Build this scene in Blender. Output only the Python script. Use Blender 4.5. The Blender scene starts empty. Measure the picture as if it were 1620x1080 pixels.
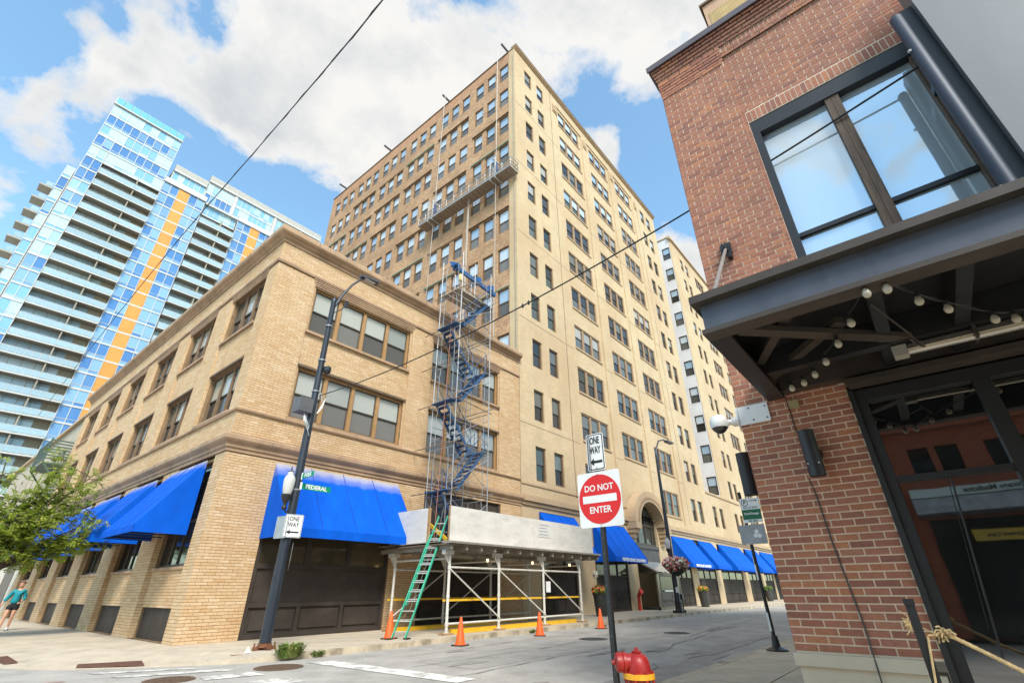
import bpy, math, random
import numpy as np
from mathutils import Vector, Matrix

random.seed(7)
scene = bpy.context.scene
COL = scene.collection

# ------------------------------------------------------------------ camera
cam = bpy.data.cameras.new('camera')
cam.sensor_width = 36.0
cam.lens = 742.68 / 1620 * 36
cam.clip_start = 0.05
cam.clip_end = 5000
cam_o = bpy.data.objects.new('camera', cam)
COL.objects.link(cam_o)
R_ = Vector((0.6369248, -0.7708991, -0.0064265))
U_ = Vector((-0.3564168, -0.3018465, 0.8842261))
F_ = Vector((0.6835889, 0.5608950, 0.4670149))
m = Matrix((R_, U_, -F_)).transposed().to_4x4()
m.translation = Vector((-5.79, -16.79, 1.42))
cam_o.matrix_world = m
scene.camera = cam_o

# ------------------------------------------------------------------ light
SUN_DIR = Vector((-0.50, -0.78, 0.98)).normalized()      # towards the sun
SUN_EL = math.asin(SUN_DIR.z)
SUN_AZ = math.atan2(SUN_DIR.x, SUN_DIR.y)
sun = bpy.data.lights.new('sun', 'SUN')
sun.energy = 1.8
sun.angle = math.radians(20)
sun.color = (1.0, 0.955, 0.88)
sun_o = bpy.data.objects.new('sun', sun)
COL.objects.link(sun_o)
sun_o.rotation_euler = SUN_DIR.to_track_quat('Z', 'Y').to_euler()

vs = scene.view_settings
vs.view_transform = 'Standard'
vs.look = 'None'
vs.gamma = 1.0
vs.exposure = 1.5
vs.use_curve_mapping = False
scene.cycles.max_bounces = 6
scene.cycles.diffuse_bounces = 3
scene.cycles.glossy_bounces = 3
scene.cycles.transparent_max_bounces = 8
scene.cycles.use_denoising = True

# ------------------------------------------------------------------ sky with clouds
world = bpy.data.worlds.new('World')
scene.world = world
world.use_nodes = True
wt = world.node_tree
wt.nodes.clear()


def N(t, typ, **kw):
    n = t.nodes.new(typ)
    for k, v in kw.items():
        if k in n.bl_rna.properties.keys():
            setattr(n, k, v)
        else:
            n.inputs[k].default_value = v
    return n


def math_n(t, op, a, b=None, c=None, clamp=False):
    n = t.nodes.new('ShaderNodeMath')
    n.operation = op
    n.use_clamp = clamp
    for i, x in enumerate((a, b, c)):
        if x is None:
            continue
        if isinstance(x, (int, float)):
            n.inputs[i].default_value = x
        else:
            t.links.new(x, n.inputs[i])
    return n.outputs[0]


def ramp(t, fac, stops, interp='LINEAR'):
    n = t.nodes.new('ShaderNodeValToRGB')
    n.color_ramp.interpolation = interp
    els = n.color_ramp.elements
    els[0].position, els[0].color = stops[0][0], tuple(stops[0][1]) + (1,) * (4 - len(stops[0][1]))
    els[1].position, els[1].color = stops[-1][0], tuple(stops[-1][1]) + (1,) * (4 - len(stops[-1][1]))
    for p, c in stops[1:-1]:
        e = els.new(p)
        e.color = tuple(c) + (1,) * (4 - len(c))
    if fac is not None:
        t.links.new(fac, n.inputs[0])
    return n.outputs[0]


def mixc(t, fac, a, b, blend='MIX'):
    n = t.nodes.new('ShaderNodeMix')
    n.data_type = 'RGBA'
    n.blend_type = blend
    for s, x in ((n.inputs[0], fac), (n.inputs[6], a), (n.inputs[7], b)):
        if isinstance(x, (int, float)):
            s.default_value = x
        elif isinstance(x, (tuple, list)):
            s.default_value = tuple(x) + (1,) * (4 - len(x))
        else:
            t.links.new(x, s)
    return n.outputs[2]


CLOUD_LIT, CLOUD_SHADE, SKY_TINT = (2.32, 2.29, 2.22), (1.58, 1.68, 1.76), (0.86, 1.0, 0.90)
out = N(wt, 'ShaderNodeOutputWorld')
bg = N(wt, 'ShaderNodeBackground')
bg.inputs['Strength'].default_value = 0.145
sky = N(wt, 'ShaderNodeTexSky')
sky.sky_type = 'NISHITA'
sky.sun_disc = False
sky.sun_elevation = SUN_EL
sky.sun_rotation = SUN_AZ
sky.air_density = 1.0
sky.dust_density = 0.6
sky.ozone_density = 1.6
tc = N(wt, 'ShaderNodeTexCoord')
sep = N(wt, 'ShaderNodeSeparateXYZ')
wt.links.new(tc.outputs['Generated'], sep.inputs[0])
zc = math_n(wt, 'ADD', math_n(wt, 'MAXIMUM', sep.outputs[2], 0.02), 0.32)
px = math_n(wt, 'DIVIDE', sep.outputs[0], zc)
py = math_n(wt, 'DIVIDE', sep.outputs[1], zc)
cmb = N(wt, 'ShaderNodeCombineXYZ')
wt.links.new(px, cmb.inputs[0])
wt.links.new(py, cmb.inputs[1])


def wnoise(scale, detail, rough, off, dist=0.0):
    mp = N(wt, 'ShaderNodeMapping')
    mp.inputs['Location'].default_value = off
    wt.links.new(cmb.outputs[0], mp.inputs[0])
    n = N(wt, 'ShaderNodeTexNoise')
    n.inputs['Scale'].default_value = scale
    n.inputs['Detail'].default_value = detail
    n.inputs['Roughness'].default_value = rough
    n.inputs['Distortion'].default_value = dist
    wt.links.new(mp.outputs[0], n.inputs[0])
    return n.outputs[0]


OX, OY = 11.2, 6.5
c_a = wnoise(3.1, 12, 0.60, (OX, OY, 0.0), 0.12)
c_b = wnoise(3.1, 12, 0.60, (OX - 0.035, OY - 0.05, 0.0), 0.12)
big = wnoise(1.1, 3, 0.5, (7.7, 0.4, 0.0), 0.0)
cover = math_n(wt, 'ADD', math_n(wt, 'MULTIPLY', math_n(wt, 'SUBTRACT', c_a, 0.5), 2.3), math_n(wt, 'ADD', 0.445, math_n(wt, 'MULTIPLY', math_n(wt, 'SUBTRACT', big, 0.5), 0.3)))
# where the cloud banks and the open blue gaps lie in this sky
for (d, a, w) in (
        ((-0.042, 0.836, 0.545), -0.32, 0.960), ((0.229, 0.759, 0.609), -0.30, 0.982), ((0.10, 0.80, 0.59), -0.20, 0.985),
        ((0.650, 0.148, 0.746), -0.34, 0.9925), ((0.700, 0.150, 0.690), -0.34, 0.988), ((-0.152, 0.730, 0.666), -0.30, 0.995), ((-0.127, 0.70, 0.70), -0.22, 0.995),
        ((-0.020, 0.770, 0.637), -0.30, 0.9965), ((0.689, 0.240, 0.684), -0.10, 0.994),
        ((0.012, 0.651, 0.759), 0.15, 0.965), ((0.300, 0.564, 0.769), 0.22, 0.955), ((0.539, 0.253, 0.803), 0.22, 0.955),
        ((-0.095, 0.762, 0.640), 0.42, 0.9915), ((0.786, 0.195, 0.587), 0.22, 0.994), ((0.144, 0.539, 0.830), 0.13, 0.950),
        ((0.526, 0.078, 0.847), 0.20, 0.985), ((0.06, 0.72, 0.69), 0.18, 0.990), ((0.631, 0.288, 0.720), 0.2, 0.992)):
    dn = N(wt, 'ShaderNodeVectorMath', operation='DOT_PRODUCT')
    v = Vector(d).normalized()
    dn.inputs[1].default_value = v
    wt.links.new(tc.outputs['Generated'], dn.inputs[0])
    mr = N(wt, 'ShaderNodeMapRange', interpolation_type='SMOOTHSTEP')
    mr.inputs['From Min'].default_value = w
    mr.inputs['From Max'].default_value = 1.0
    mr.inputs['To Min'].default_value = 0.0
    mr.inputs['To Max'].default_value = a
    wt.links.new(dn.outputs['Value'], mr.inputs[0])
    cover = math_n(wt, 'ADD', cover, mr.outputs[0])
mask = ramp(wt, cover, [(0.46, (0, 0, 0)), (0.53, (0.5,) * 3), (0.63, (0.96,) * 3), (0.75, (1, 1, 1))])
shade = wnoise(1.7, 6, 0.55, (9.3, 4.2, 1.0), 0.2)
thick = ramp(wt, cover, [(0.55, (0, 0, 0)), (0.85, (1, 1, 1))])
relief = math_n(wt, 'MULTIPLY', math_n(wt, 'SUBTRACT', c_a, c_b), 3.2)
dk = math_n(wt, 'ADD', math_n(wt, 'MULTIPLY', ramp(wt, shade, [(0.44, (0, 0, 0)), (0.66, (1, 1, 1))]), math_n(wt, 'ADD', math_n(wt, 'MULTIPLY', thick, 0.75), 0.10)), relief, clamp=True)
ccol = mixc(wt, dk, CLOUD_LIT, CLOUD_SHADE)
skyb = mixc(wt, 1.0, sky.outputs[0], SKY_TINT, 'MULTIPLY')
final = mixc(wt, mask, skyb, ccol)
wt.links.new(final, bg.inputs['Color'])
wt.links.new(bg.outputs[0], out.inputs[0])

# ------------------------------------------------------------------ materials
MATS = {}


def mat(name, color, rough=0.6, metal=0.0, var=0.12, vscale=3.0, ior=1.45, bump=0.0, bscale=40.0,
        rnd=0.0, dirt=None, dscale=0.6, dlo=0.5, dhi=0.75, emit=None, coords='Object', stretch=None, grain=0.0):
    """plain procedural surface: colour with noise, per-object variation, patchy dirt, fine bump"""
    if name in MATS:
        return MATS[name]
    mt = bpy.data.materials.new(name)
    mt.use_nodes = True
    t = mt.node_tree
    b = t.nodes['Principled BSDF']
    b.inputs['Roughness'].default_value = rough
    b.inputs['Metallic'].default_value = metal
    b.inputs['IOR'].default_value = ior
    tcn = t.nodes.new('ShaderNodeTexCoord')
    vec = tcn.outputs[coords]
    if stretch:
        mp = t.nodes.new('ShaderNodeMapping')
        mp.inputs['Scale'].default_value = stretch
        t.links.new(vec, mp.inputs[0])
        vec = mp.outputs[0]
    c = color
    if var:
        n = t.nodes.new('ShaderNodeTexNoise')
        n.inputs['Scale'].default_value = vscale
        n.inputs['Detail'].default_value = 6
        n.inputs['Roughness'].default_value = 0.65
        t.links.new(vec, n.inputs[0])
        lo = tuple(max(0, x * (1 - var * 1.6)) for x in color)
        hi = tuple(min(1, x * (1 + var * 1.6)) for x in color)
        c = ramp(t, n.outputs[0], [(0.28, lo), (0.72, hi)])
    if grain:
        n = t.nodes.new('ShaderNodeTexNoise')
        n.inputs['Scale'].default_value = 14
        n.inputs['Detail'].default_value = 12
        n.inputs['Roughness'].default_value = 0.85
        t.links.new(vec, n.inputs[0])
        c = mixc(t, 1.0, c, ramp(t, n.outputs[0], [(0.3, (1 - grain,) * 3), (0.7, (1 + grain,) * 3)]), 'MULTIPLY')
    if dirt:
        n = t.nodes.new('ShaderNodeTexNoise')
        n.inputs['Scale'].default_value = dscale
        n.inputs['Detail'].default_value = 9
        n.inputs['Roughness'].default_value = 0.68
        t.links.new(vec, n.inputs[0])
        f = ramp(t, n.outputs[0], [(dlo, (0, 0, 0)), (dhi, (1, 1, 1))])
        c = mixc(t, f, c, dirt)
    if rnd:
        oi = t.nodes.new('ShaderNodeObjectInfo')
        v = math_n(t, 'ADD', math_n(t, 'MULTIPLY', oi.outputs['Random'], 2 * rnd), 1 - rnd)
        hs = t.nodes.new('ShaderNodeHueSaturation')
        t.links.new(v, hs.inputs['Value'])
        if isinstance(c, tuple):
            hs.inputs['Color'].default_value = tuple(c) + (1,)
        else:
            t.links.new(c, hs.inputs['Color'])
        c = hs.outputs[0]
    if isinstance(c, tuple):
        b.inputs['Base Color'].default_value = tuple(c) + (1,)
    else:
        t.links.new(c, b.inputs['Base Color'])
    if bump:
        n = t.nodes.new('ShaderNodeTexNoise')
        n.inputs['Scale'].default_value = bscale
        n.inputs['Detail'].default_value = 5
        t.links.new(vec, n.inputs[0])
        bp = t.nodes.new('ShaderNodeBump')
        bp.inputs['Strength'].default_value = bump
        bp.inputs['Distance'].default_value = 0.02
        t.links.new(n.outputs[0], bp.inputs['Height'])
        t.links.new(bp.outputs[0], b.inputs['Normal'])
    if emit:
        b.inputs['Emission Color'].default_value = tuple(emit[:3]) + (1,)
        b.inputs['Emission Strength'].default_value = emit[3]
    MATS[name] = mt
    return mt


def brick_piece_mat(name, tones, stain=None, stain_amt=0.5, rough=0.8, streak=None):
    """modelled bricks: each brick takes one tone from the list, big stains run over many"""
    mt = bpy.data.materials.new(name)
    mt.use_nodes = True
    t = mt.node_tree
    b = t.nodes['Principled BSDF']
    b.inputs['Roughness'].default_value = rough
    geo = t.nodes.new('ShaderNodeNewGeometry')
    oi = t.nodes.new('ShaderNodeObjectInfo')
    r = math_n(t, 'FRACT', math_n(t, 'ADD', geo.outputs['Random Per Island'], math_n(t, 'MULTIPLY', oi.outputs['Random'], 7.31)))
    k = len(tones)
    c = ramp(t, r, [(i / max(1, k - 1) * 0.98 + 0.01, tones[i]) for i in range(k)])
    n = t.nodes.new('ShaderNodeTexNoise')
    n.inputs['Scale'].default_value = 25
    n.inputs['Detail'].default_value = 5
    t.links.new(geo.outputs['Position'], n.inputs[0])
    c = mixc(t, 1.0, c, ramp(t, n.outputs[0], [(0.25, (0.8,) * 3), (0.75, (1.18,) * 3)]), 'MULTIPLY')
    if stain:
        mp = t.nodes.new('ShaderNodeMapping')
        mp.inputs['Scale'].default_value = streak or (0.55, 0.55, 0.35)
        t.links.new(geo.outputs['Position'], mp.inputs[0])
        n = t.nodes.new('ShaderNodeTexNoise')
        n.inputs['Scale'].default_value = 1.0
        n.inputs['Detail'].default_value = 9
        n.inputs['Roughness'].default_value = 0.62
        t.links.new(mp.outputs[0], n.inputs[0])
        f = ramp(t, n.outputs[0], [(0.45, (0, 0, 0)), (0.72, (stain_amt,) * 3)])
        c = mixc(t, f, c, stain)
    t.links.new(c, b.inputs['Base Color'])
    MATS[name] = mt
    return mt


def brick_tex_mat(name, c1, c2, mortar, bw, bh, msz=0.01, stain=None, var=0.15, axis='X', bump=0.4, stain_amt=0.5):
    """far walls whose single bricks cannot be told apart: brick courses in the material"""
    mt = bpy.data.materials.new(name)
    mt.use_nodes = True
    t = mt.node_tree
    b = t.nodes['Principled BSDF']
    b.inputs['Roughness'].default_value = 0.85
    geo = t.nodes.new('ShaderNodeNewGeometry')
    sp = t.nodes.new('ShaderNodeSeparateXYZ')
    t.links.new(geo.outputs['Position'], sp.inputs[0])
    cb = t.nodes.new('ShaderNodeCombineXYZ')
    s = math_n(t, 'ADD', sp.outputs[0], sp.outputs[1])
    t.links.new(s, cb.inputs[0])
    t.links.new(sp.outputs[2], cb.inputs[1])
    br = t.nodes.new('ShaderNodeTexBrick')
    br.inputs['Scale'].default_value = 1.0
    br.inputs['Brick Width'].default_value = bw
    br.inputs['Row Height'].default_value = bh
    br.inputs['Mortar Size'].default_value = msz
    br.inputs['Color1'].default_value = tuple(c1) + (1,)
    br.inputs['Color2'].default_value = tuple(c2) + (1,)
    br.inputs['Mortar'].default_value = tuple(mortar) + (1,)
    br.inputs['Bias'].default_value = 0.0
    t.links.new(cb.outputs[0], br.inputs[0])
    c = br.outputs['Color']
    n = t.nodes.new('ShaderNodeTexNoise')
    n.inputs['Scale'].default_value = 0.9
    n.inputs['Detail'].default_value = 10
    n.inputs['Roughness'].default_value = 0.7
    t.links.new(geo.outputs['Position'], n.inputs[0])
    c = mixc(t, 1.0, c, ramp(t, n.outputs[0], [(0.25, (1 - var,) * 3), (0.75, (1 + var,) * 3)]), 'MULTIPLY')
    if stain:
        mp = t.nodes.new('ShaderNodeMapping')
        mp.inputs['Scale'].default_value = (0.16, 0.16, 0.11)
        t.links.new(geo.outputs['Position'], mp.inputs[0])
        n2 = t.nodes.new('ShaderNodeTexNoise')
        n2.inputs['Scale'].default_value = 1.0
        n2.inputs['Detail'].default_value = 8
        t.links.new(mp.outputs[0], n2.inputs[0])
        c = mixc(t, ramp(t, n2.outputs[0], [(0.45, (0, 0, 0)), (0.65, (stain_amt,) * 3)]), c, stain)
    t.links.new(c, b.inputs['Base Color'])
    if bump:
        bp = t.nodes.new('ShaderNodeBump')
        bp.inputs['Strength'].default_value = bump
        bp.inputs['Distance'].default_value = 0.01
        t.links.new(math_n(t, 'SUBTRACT', 1.0, br.outputs['Fac']), bp.inputs['Height'])
        t.links.new(bp.outputs[0], b.inputs['Normal'])
    MATS[name] = mt
    return mt


def pane_mat(name, c_lo, c_hi, rough=0.06, ior=1.6, metal=0.0, wob=0.02):
    """window glass over whatever hangs behind it, reflections painted into some tones; each pane picks its own tone"""
    mt = bpy.data.materials.new(name)
    mt.use_nodes = True
    t = mt.node_tree
    b = t.nodes['Principled BSDF']
    b.inputs['Roughness'].default_value = rough
    b.inputs['IOR'].default_value = ior
    b.inputs['Metallic'].default_value = metal
    oi = t.nodes.new('ShaderNodeObjectInfo')
    geo = t.nodes.new('ShaderNodeNewGeometry')
    r = math_n(t, 'FRACT', math_n(t, 'ADD', oi.outputs['Random'], math_n(t, 'MULTIPLY', geo.outputs['Random Per Island'], 0.83)))
    t.links.new(ramp(t, r, [(0.0, c_lo), (0.35, c_lo), (0.65, c_hi), (1.0, c_hi)]), b.inputs['Base Color'])
    n = t.nodes.new('ShaderNodeTexNoise')
    n.inputs['Scale'].default_value = 1.3
    t.links.new(geo.outputs['Position'], n.inputs[0])
    bp = t.nodes.new('ShaderNodeBump')
    bp.inputs['Strength'].default_value = 0.25
    bp.inputs['Distance'].default_value = wob
    t.links.new(n.outputs[0], bp.inputs['Height'])
    t.links.new(bp.outputs[0], b.inputs['Normal'])
    MATS[name] = mt
    return mt


# ------------------------------------------------------------------ mesh helpers
WLOC = {}


class MB:
    def __init__(self):
        self.v = []
        self.f = []

    def add(self, vs_, fs):
        o = len(self.v)
        self.v.extend([tuple(p) for p in vs_])
        self.f.extend([tuple(i + o for i in q) for q in fs])

    def box(self, x0, x1, y0, y1, z0, z1):
        self.add([(x0, y0, z0), (x1, y0, z0), (x1, y1, z0), (x0, y1, z0), (x0, y0, z1), (x1, y0, z1), (x1, y1, z1), (x0, y1, z1)],
                 [(0, 3, 2, 1), (4, 5, 6, 7), (0, 1, 5, 4), (1, 2, 6, 5), (2, 3, 7, 6), (3, 0, 4, 7)])
        return self

    def quad(self, a, b, c, d):
        self.add([a, b, c, d], [(0, 1, 2, 3)])
        return self

    def bar(self, p, q, w, h=None, up=(0, 0, 1)):
        p, q = Vector(p), Vector(q)
        h = w if h is None else h
        d = (q - p).normalized()
        u = Vector(up)
        if abs(d.dot(u)) > 0.99:
            u = Vector((1, 0, 0))
        s = d.cross(u).normalized() * (w / 2)
        t = s.cross(d).normalized() * (h / 2)
        vs_ = [p - s - t, p + s - t, p + s + t, p - s + t, q - s - t, q + s - t, q + s + t, q - s + t]
        self.add(vs_, [(0, 1, 2, 3), (7, 6, 5, 4), (0, 4, 5, 1), (1, 5, 6, 2), (2, 6, 7, 3), (3, 7, 4, 0)])
        return self

    def tube(self, pts, r, n=8, cap=True):
        pts = [Vector(p) for p in pts]
        rs = r if isinstance(r, (list, tuple)) else [r] * len(pts)
        base = len(self.v)
        prev = None
        for i, p in enumerate(pts):
            d = (pts[min(i + 1, len(pts) - 1)] - pts[max(i - 1, 0)]).normalized()
            if prev is None:
                u = Vector((0, 0, 1)) if abs(d.z) < 0.9 else Vector((1, 0, 0))
                s = d.cross(u).normalized()
            else:
                s = (prev - d * prev.dot(d)).normalized()
            prev = s
            t = d.cross(s)
            for k in range(n):
                a = 2 * math.pi * k / n
                self.v.append(tuple(p + (s * math.cos(a) + t * math.sin(a)) * rs[i]))
        for i in range(len(pts) - 1):
            for k in range(n):
                a, b = base + i * n + k, base + i * n + (k + 1) % n
                self.f.append((a, b, b + n, a + n))
        if cap:
            self.f.append(tuple(base + k for k in reversed(range(n))))
            self.f.append(tuple(base + (len(pts) - 1) * n + k for k in range(n)))
        return self

    def lathe(self, prof, c, n=16, axis=(0, 0, 1)):
        ax = Vector(axis).normalized()
        u = Vector((1, 0, 0)) if abs(ax.x) < 0.9 else Vector((0, 1, 0))
        s = ax.cross(u).normalized()
        t = ax.cross(s)
        c = Vector(c)
        base = len(self.v)
        for (r, z) in prof:
            for k in range(n):
                a = 2 * math.pi * k / n
                self.v.append(tuple(c + ax * z + (s * math.cos(a) + t * math.sin(a)) * max(r, 1e-4)))
        for i in range(len(prof) - 1):
            for k in range(n):
                a, b = base + i * n + k, base + i * n + (k + 1) % n
                self.f.append((a, b, b + n, a + n))
        self.f.append(tuple(base + k for k in reversed(range(n))))
        self.f.append(tuple(base + (len(prof) - 1) * n + k for k in range(n)))
        return self

    def prism(self, poly, d):
        """closed polygon of 3-D points pushed along vector d"""
        d = Vector(d)
        n = len(poly)
        a = [Vector(p) for p in poly]
        self.add(a + [p + d for p in a], [tuple(reversed(range(n))), tuple(range(n, 2 * n))] +
                 [(i, (i + 1) % n, n + (i + 1) % n, n + i) for i in range(n)])
        return self

    def mesh(self, name, mt, smooth=False, off=(0, 0, 0)):
        me = bpy.data.meshes.new(name)
        o = Vector(off)
        me.from_pydata([(p[0] - o.x, p[1] - o.y, p[2] - o.z) for p in self.v], [], self.f)
        if mt:
            me.materials.append(mt)
        me.update()
        if smooth:
            me.shade_smooth()
            me.set_sharp_from_angle(angle=math.radians(38))
        return me

    def build(self, name, mt, parent=None, smooth=False, at=None):
        base = Vector(at) if at is not None else (WLOC[parent.name] if parent else Vector((0, 0, 0)))
        me = self.mesh(name, mt, smooth, base)
        o = bpy.data.objects.new(name, me)
        COL.objects.link(o)
        if parent:
            o.parent = parent
            o.location = base - WLOC[parent.name]
        else:
            o.location = base
        WLOC[o.name] = base
        return o


def link(name, me, parent, wloc, rz=0.0, prz=0.0):
    """an object sharing mesh data, placed in world coordinates under an unrotated (or prz-rotated) parent"""
    o = bpy.data.objects.new(name, me)
    COL.objects.link(o)
    w = Vector(wloc)
    if parent:
        o.parent = parent
        d = w - WLOC[parent.name]
        if prz:
            d = Matrix.Rotation(-prz, 3, 'Z') @ d
        o.location = d
    else:
        o.location = w
    o.rotation_euler = (0, 0, rz - prz)
    WLOC[o.name] = w
    return o


def tag(o, label=None, cat=None, group=None, kind=None):
    if label:
        o['label'] = label
    if cat:
        o['category'] = cat
    if group:
        o['group'] = group
    if kind:
        o['kind'] = kind
    return o


def thing(name, label, cat, loc=(0, 0, 0), group=None):
    o = bpy.data.objects.new(name, None)
    COL.objects.link(o)
    o.location = loc
    o.empty_display_size = 0.2
    WLOC[o.name] = Vector(loc)
    return tag(o, label, cat, group)


def text(body, size, loc, rot, mt, parent, name='lettering', align='CENTER', extrude=0.002, bold=0.0, sx=1.0):
    cu = bpy.data.curves.new(name, 'FONT')
    cu.body = body
    cu.size = size
    cu.align_x = align
    cu.align_y = 'CENTER'
    cu.extrude = extrude
    cu.offset = bold
    cu.resolution_u = 3
    cu.materials.append(mt)
    o = bpy.data.objects.new(name, cu)
    COL.objects.link(o)
    o.parent = parent
    o.location = Vector(loc) - WLOC[parent.name]
    o.rotation_euler = rot
    o.scale = (sx, 1, 1)
    WLOC[o.name] = Vector(loc)
    TEXTS.append(o)
    return o


TEXTS = []


# a wall is described in its own frame: u to the right seen from outside, d into the wall, z up
class Frame:
    def __init__(self, origin, rz):
        self.o = Vector(origin)
        self.rz = rz
        c, s = math.cos(rz), math.sin(rz)
        self.ux = Vector((c, s, 0))
        self.dx = Vector((-s, c, 0))

    def p(self, u, d, z):
        return self.o + self.ux * u + self.dx * d + Vector((0, 0, z))

    def box(self, mb, u0, u1, d0, d1, z0, z1):
        P = self.p
        mb.add([P(u0, d0, z0), P(u1, d0, z0), P(u1, d1, z0), P(u0, d1, z0), P(u0, d0, z1), P(u1, d0, z1), P(u1, d1, z1), P(u0, d1, z1)],
               [(0, 3, 2, 1), (4, 5, 6, 7), (0, 1, 5, 4), (1, 2, 6, 5), (2, 3, 7, 6), (3, 0, 4, 7)])


def wall(mb, fr, u0, u1, z0, z1, holes, d=0.0, depth=0.3):
    """wall face with rectangular openings and their reveals"""
    hs = [(max(a, u0), min(b, u1), max(c, z0), min(e, z1)) for (a, b, c, e) in holes if b > u0 and a < u1 and e > z0 and c < z1]
    us = sorted(set([u0, u1] + [x for h in hs for x in h[:2]]))
    zs = sorted(set([z0, z1] + [x for h in hs for x in h[2:]]))
    for j in range(len(zs) - 1):
        run = None
        for i in range(len(us) - 1):
            cu, cz = (us[i] + us[i + 1]) / 2, (zs[j] + zs[j + 1]) / 2
            inside = any(h[0] < cu < h[1] and h[2] < cz < h[3] for h in hs)
            if not inside:
                if run is None:
                    run = us[i]
            if run is not None and (inside or i == len(us) - 2):
                e = us[i] if inside else us[i + 1]
                mb.quad(fr.p(run, d, zs[j]), fr.p(e, d, zs[j]), fr.p(e, d, zs[j + 1]), fr.p(run, d, zs[j + 1]))
                run = None
    for (a, b, c, e) in hs:
        q = d + depth
        mb.quad(fr.p(a, d, c), fr.p(a, q, c), fr.p(a, q, e), fr.p(a, d, e)) if False else None
        mb.quad(fr.p(a, d, c), fr.p(a, d, e), fr.p(a, q, e), fr.p(a, q, c))
        mb.quad(fr.p(b, d, c), fr.p(b, q, c), fr.p(b, q, e), fr.p(b, d, e))
        mb.quad(fr.p(a, d, e), fr.p(b, d, e), fr.p(b, q, e), fr.p(a, q, e))
        mb.quad(fr.p(a, d, c), fr.p(a, q, c), fr.p(b, q, c), fr.p(b, d, c))


def brick_cells(u0, u1, z0, z1, holes, L, h, j, phase=0):
    """running-bond bricks (u, z, w, h) that fill a wall area around its openings"""
    out_ = []
    nrow = int(round((z1 - z0) / (h + j)))
    for r in range(nrow):
        zb = z0 + r * (h + j) + j / 2
        zm = zb + h / 2
        spans = [(u0, u1)]
        for (a, b, c, e) in holes:
            if c < zm < e:
                nw = []
                for (p, q) in spans:
                    if b <= p or a >= q:
                        nw.append((p, q))
                    else:
                        if a > p:
                            nw.append((p, a))
                        if b < q:
                            nw.append((b, q))
                spans = nw
        off = ((r + phase) % 2) * 0.5 * (L + j)
        for (p, q) in spans:
            k = math.floor((p - u0 + off) / (L + j))
            while True:
                a = u0 - off + k * (L + j)
                b = a + L
                k += 1
                if a >= q:
                    break
                a2, b2 = max(a, p), min(b, q)
                if b2 - a2 > 0.014:
                    out_.append((a2, zb, b2 - a2, h))
    return out_


def brick_stuff(cells, fr, d0, t, jit=0.0):
    """bricks standing proud of the mortar plane: front and four edges each"""
    mb = MB()
    for (u, z, w, h) in cells:
        dd = d0 - t - random.random() * jit
        a = [fr.p(u, dd, z), fr.p(u + w, dd, z), fr.p(u + w, dd, z + h), fr.p(u, dd, z + h),
             fr.p(u, d0, z), fr.p(u + w, d0, z), fr.p(u + w, d0, z + h), fr.p(u, d0, z + h)]
        mb.add(a, [(0, 1, 2, 3), (4, 5, 1, 0), (1, 5, 6, 2), (3, 2, 6, 7), (4, 0, 3, 7)])
    return mb


_brick_mesh = {}


def brick_parts(cells, fr, d0, t, mt, parent, name='brick', jit=0.003):
    for (u, z, w, h) in cells:
        key = (round(w, 2), round(h, 3), mt.name, t)
        if key not in _brick_mesh:
            mb = MB().box(0, w, -t, 0.004, 0, h)
            _brick_mesh[key] = mb.mesh(name, mt)
        link(name, _brick_mesh[key], parent, fr.p(u, d0 + random.uniform(-jit, 0), z), fr.rz)


CAMP = Vector((-5.79, -16.79, 1.42))

# ================================================================== materials used all over
asphalt = mat('road_surface', (0.365, 0.338, 0.30), 0.85, var=0.16, vscale=0.9, bump=0.35, bscale=120, dirt=(0.235, 0.225, 0.205), dscale=0.22, dlo=0.53, dhi=0.72, grain=0.22)
concrete = mat('concrete', (0.475, 0.40, 0.30), 0.85, var=0.12, vscale=1.4, bump=0.25, bscale=90, rnd=0.09, dirt=(0.30, 0.26, 0.20), dscale=0.8, dlo=0.54, dhi=0.74, coords='Object', grain=0.14)
kerb_m = mat('kerb_concrete', (0.46, 0.39, 0.28), 0.85, var=0.16, vscale=2.2, bump=0.3, bscale=60, rnd=0.08, dirt=(0.2, 0.16, 0.11), dscale=1.5, dlo=0.52, dhi=0.7)
white_paint = mat('road_paint', (0.72, 0.69, 0.62), 0.8, var=0.08, dirt=(0.36, 0.335, 0.30), dscale=2.2, dlo=0.47, dhi=0.60)
mortar_y = mat('buff_mortar', (0.25, 0.155, 0.08), 0.9, var=0.15)
buff = brick_piece_mat('buff_roman_brick', [(0.53, 0.355, 0.19), (0.565, 0.39, 0.22), (0.59, 0.42, 0.25), (0.545, 0.37, 0.20), (0.63, 0.465, 0.295), (0.51, 0.325, 0.16)],
                       stain=(0.45, 0.24, 0.10), stain_amt=0.5)
terra = mat('terracotta_trim', (0.385, 0.25, 0.15), 0.7, var=0.14, vscale=1.1, dirt=(0.22, 0.14, 0.085), dscale=0.9, dlo=0.5, dhi=0.75, bump=0.15, bscale=30)
dark_line = mat('weathered_trim', (0.13, 0.085, 0.05), 0.8, var=0.2)
frame_tan = mat('tan_window_frame', (0.36, 0.205, 0.085), 0.55, var=0.12, vscale=2.0)
frame_dark = mat('dark_bronze_frame', (0.07, 0.055, 0.042), 0.5, var=0.1)
frame_brown = mat('brown_frame', (0.17, 0.105, 0.058), 0.6, var=0.12)
panel_dark = mat('charcoal_panel', (0.056, 0.045, 0.038), 0.7, ior=1.22, var=0.14, vscale=1.5, bump=0.08, dirt=(0.09, 0.08, 0.07), dscale=0.7, dlo=0.55, dhi=0.8)
glass_blind = pane_mat('glass_with_blind', (0.27, 0.29, 0.275), (0.40, 0.41, 0.375), ior=1.6)
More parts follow.
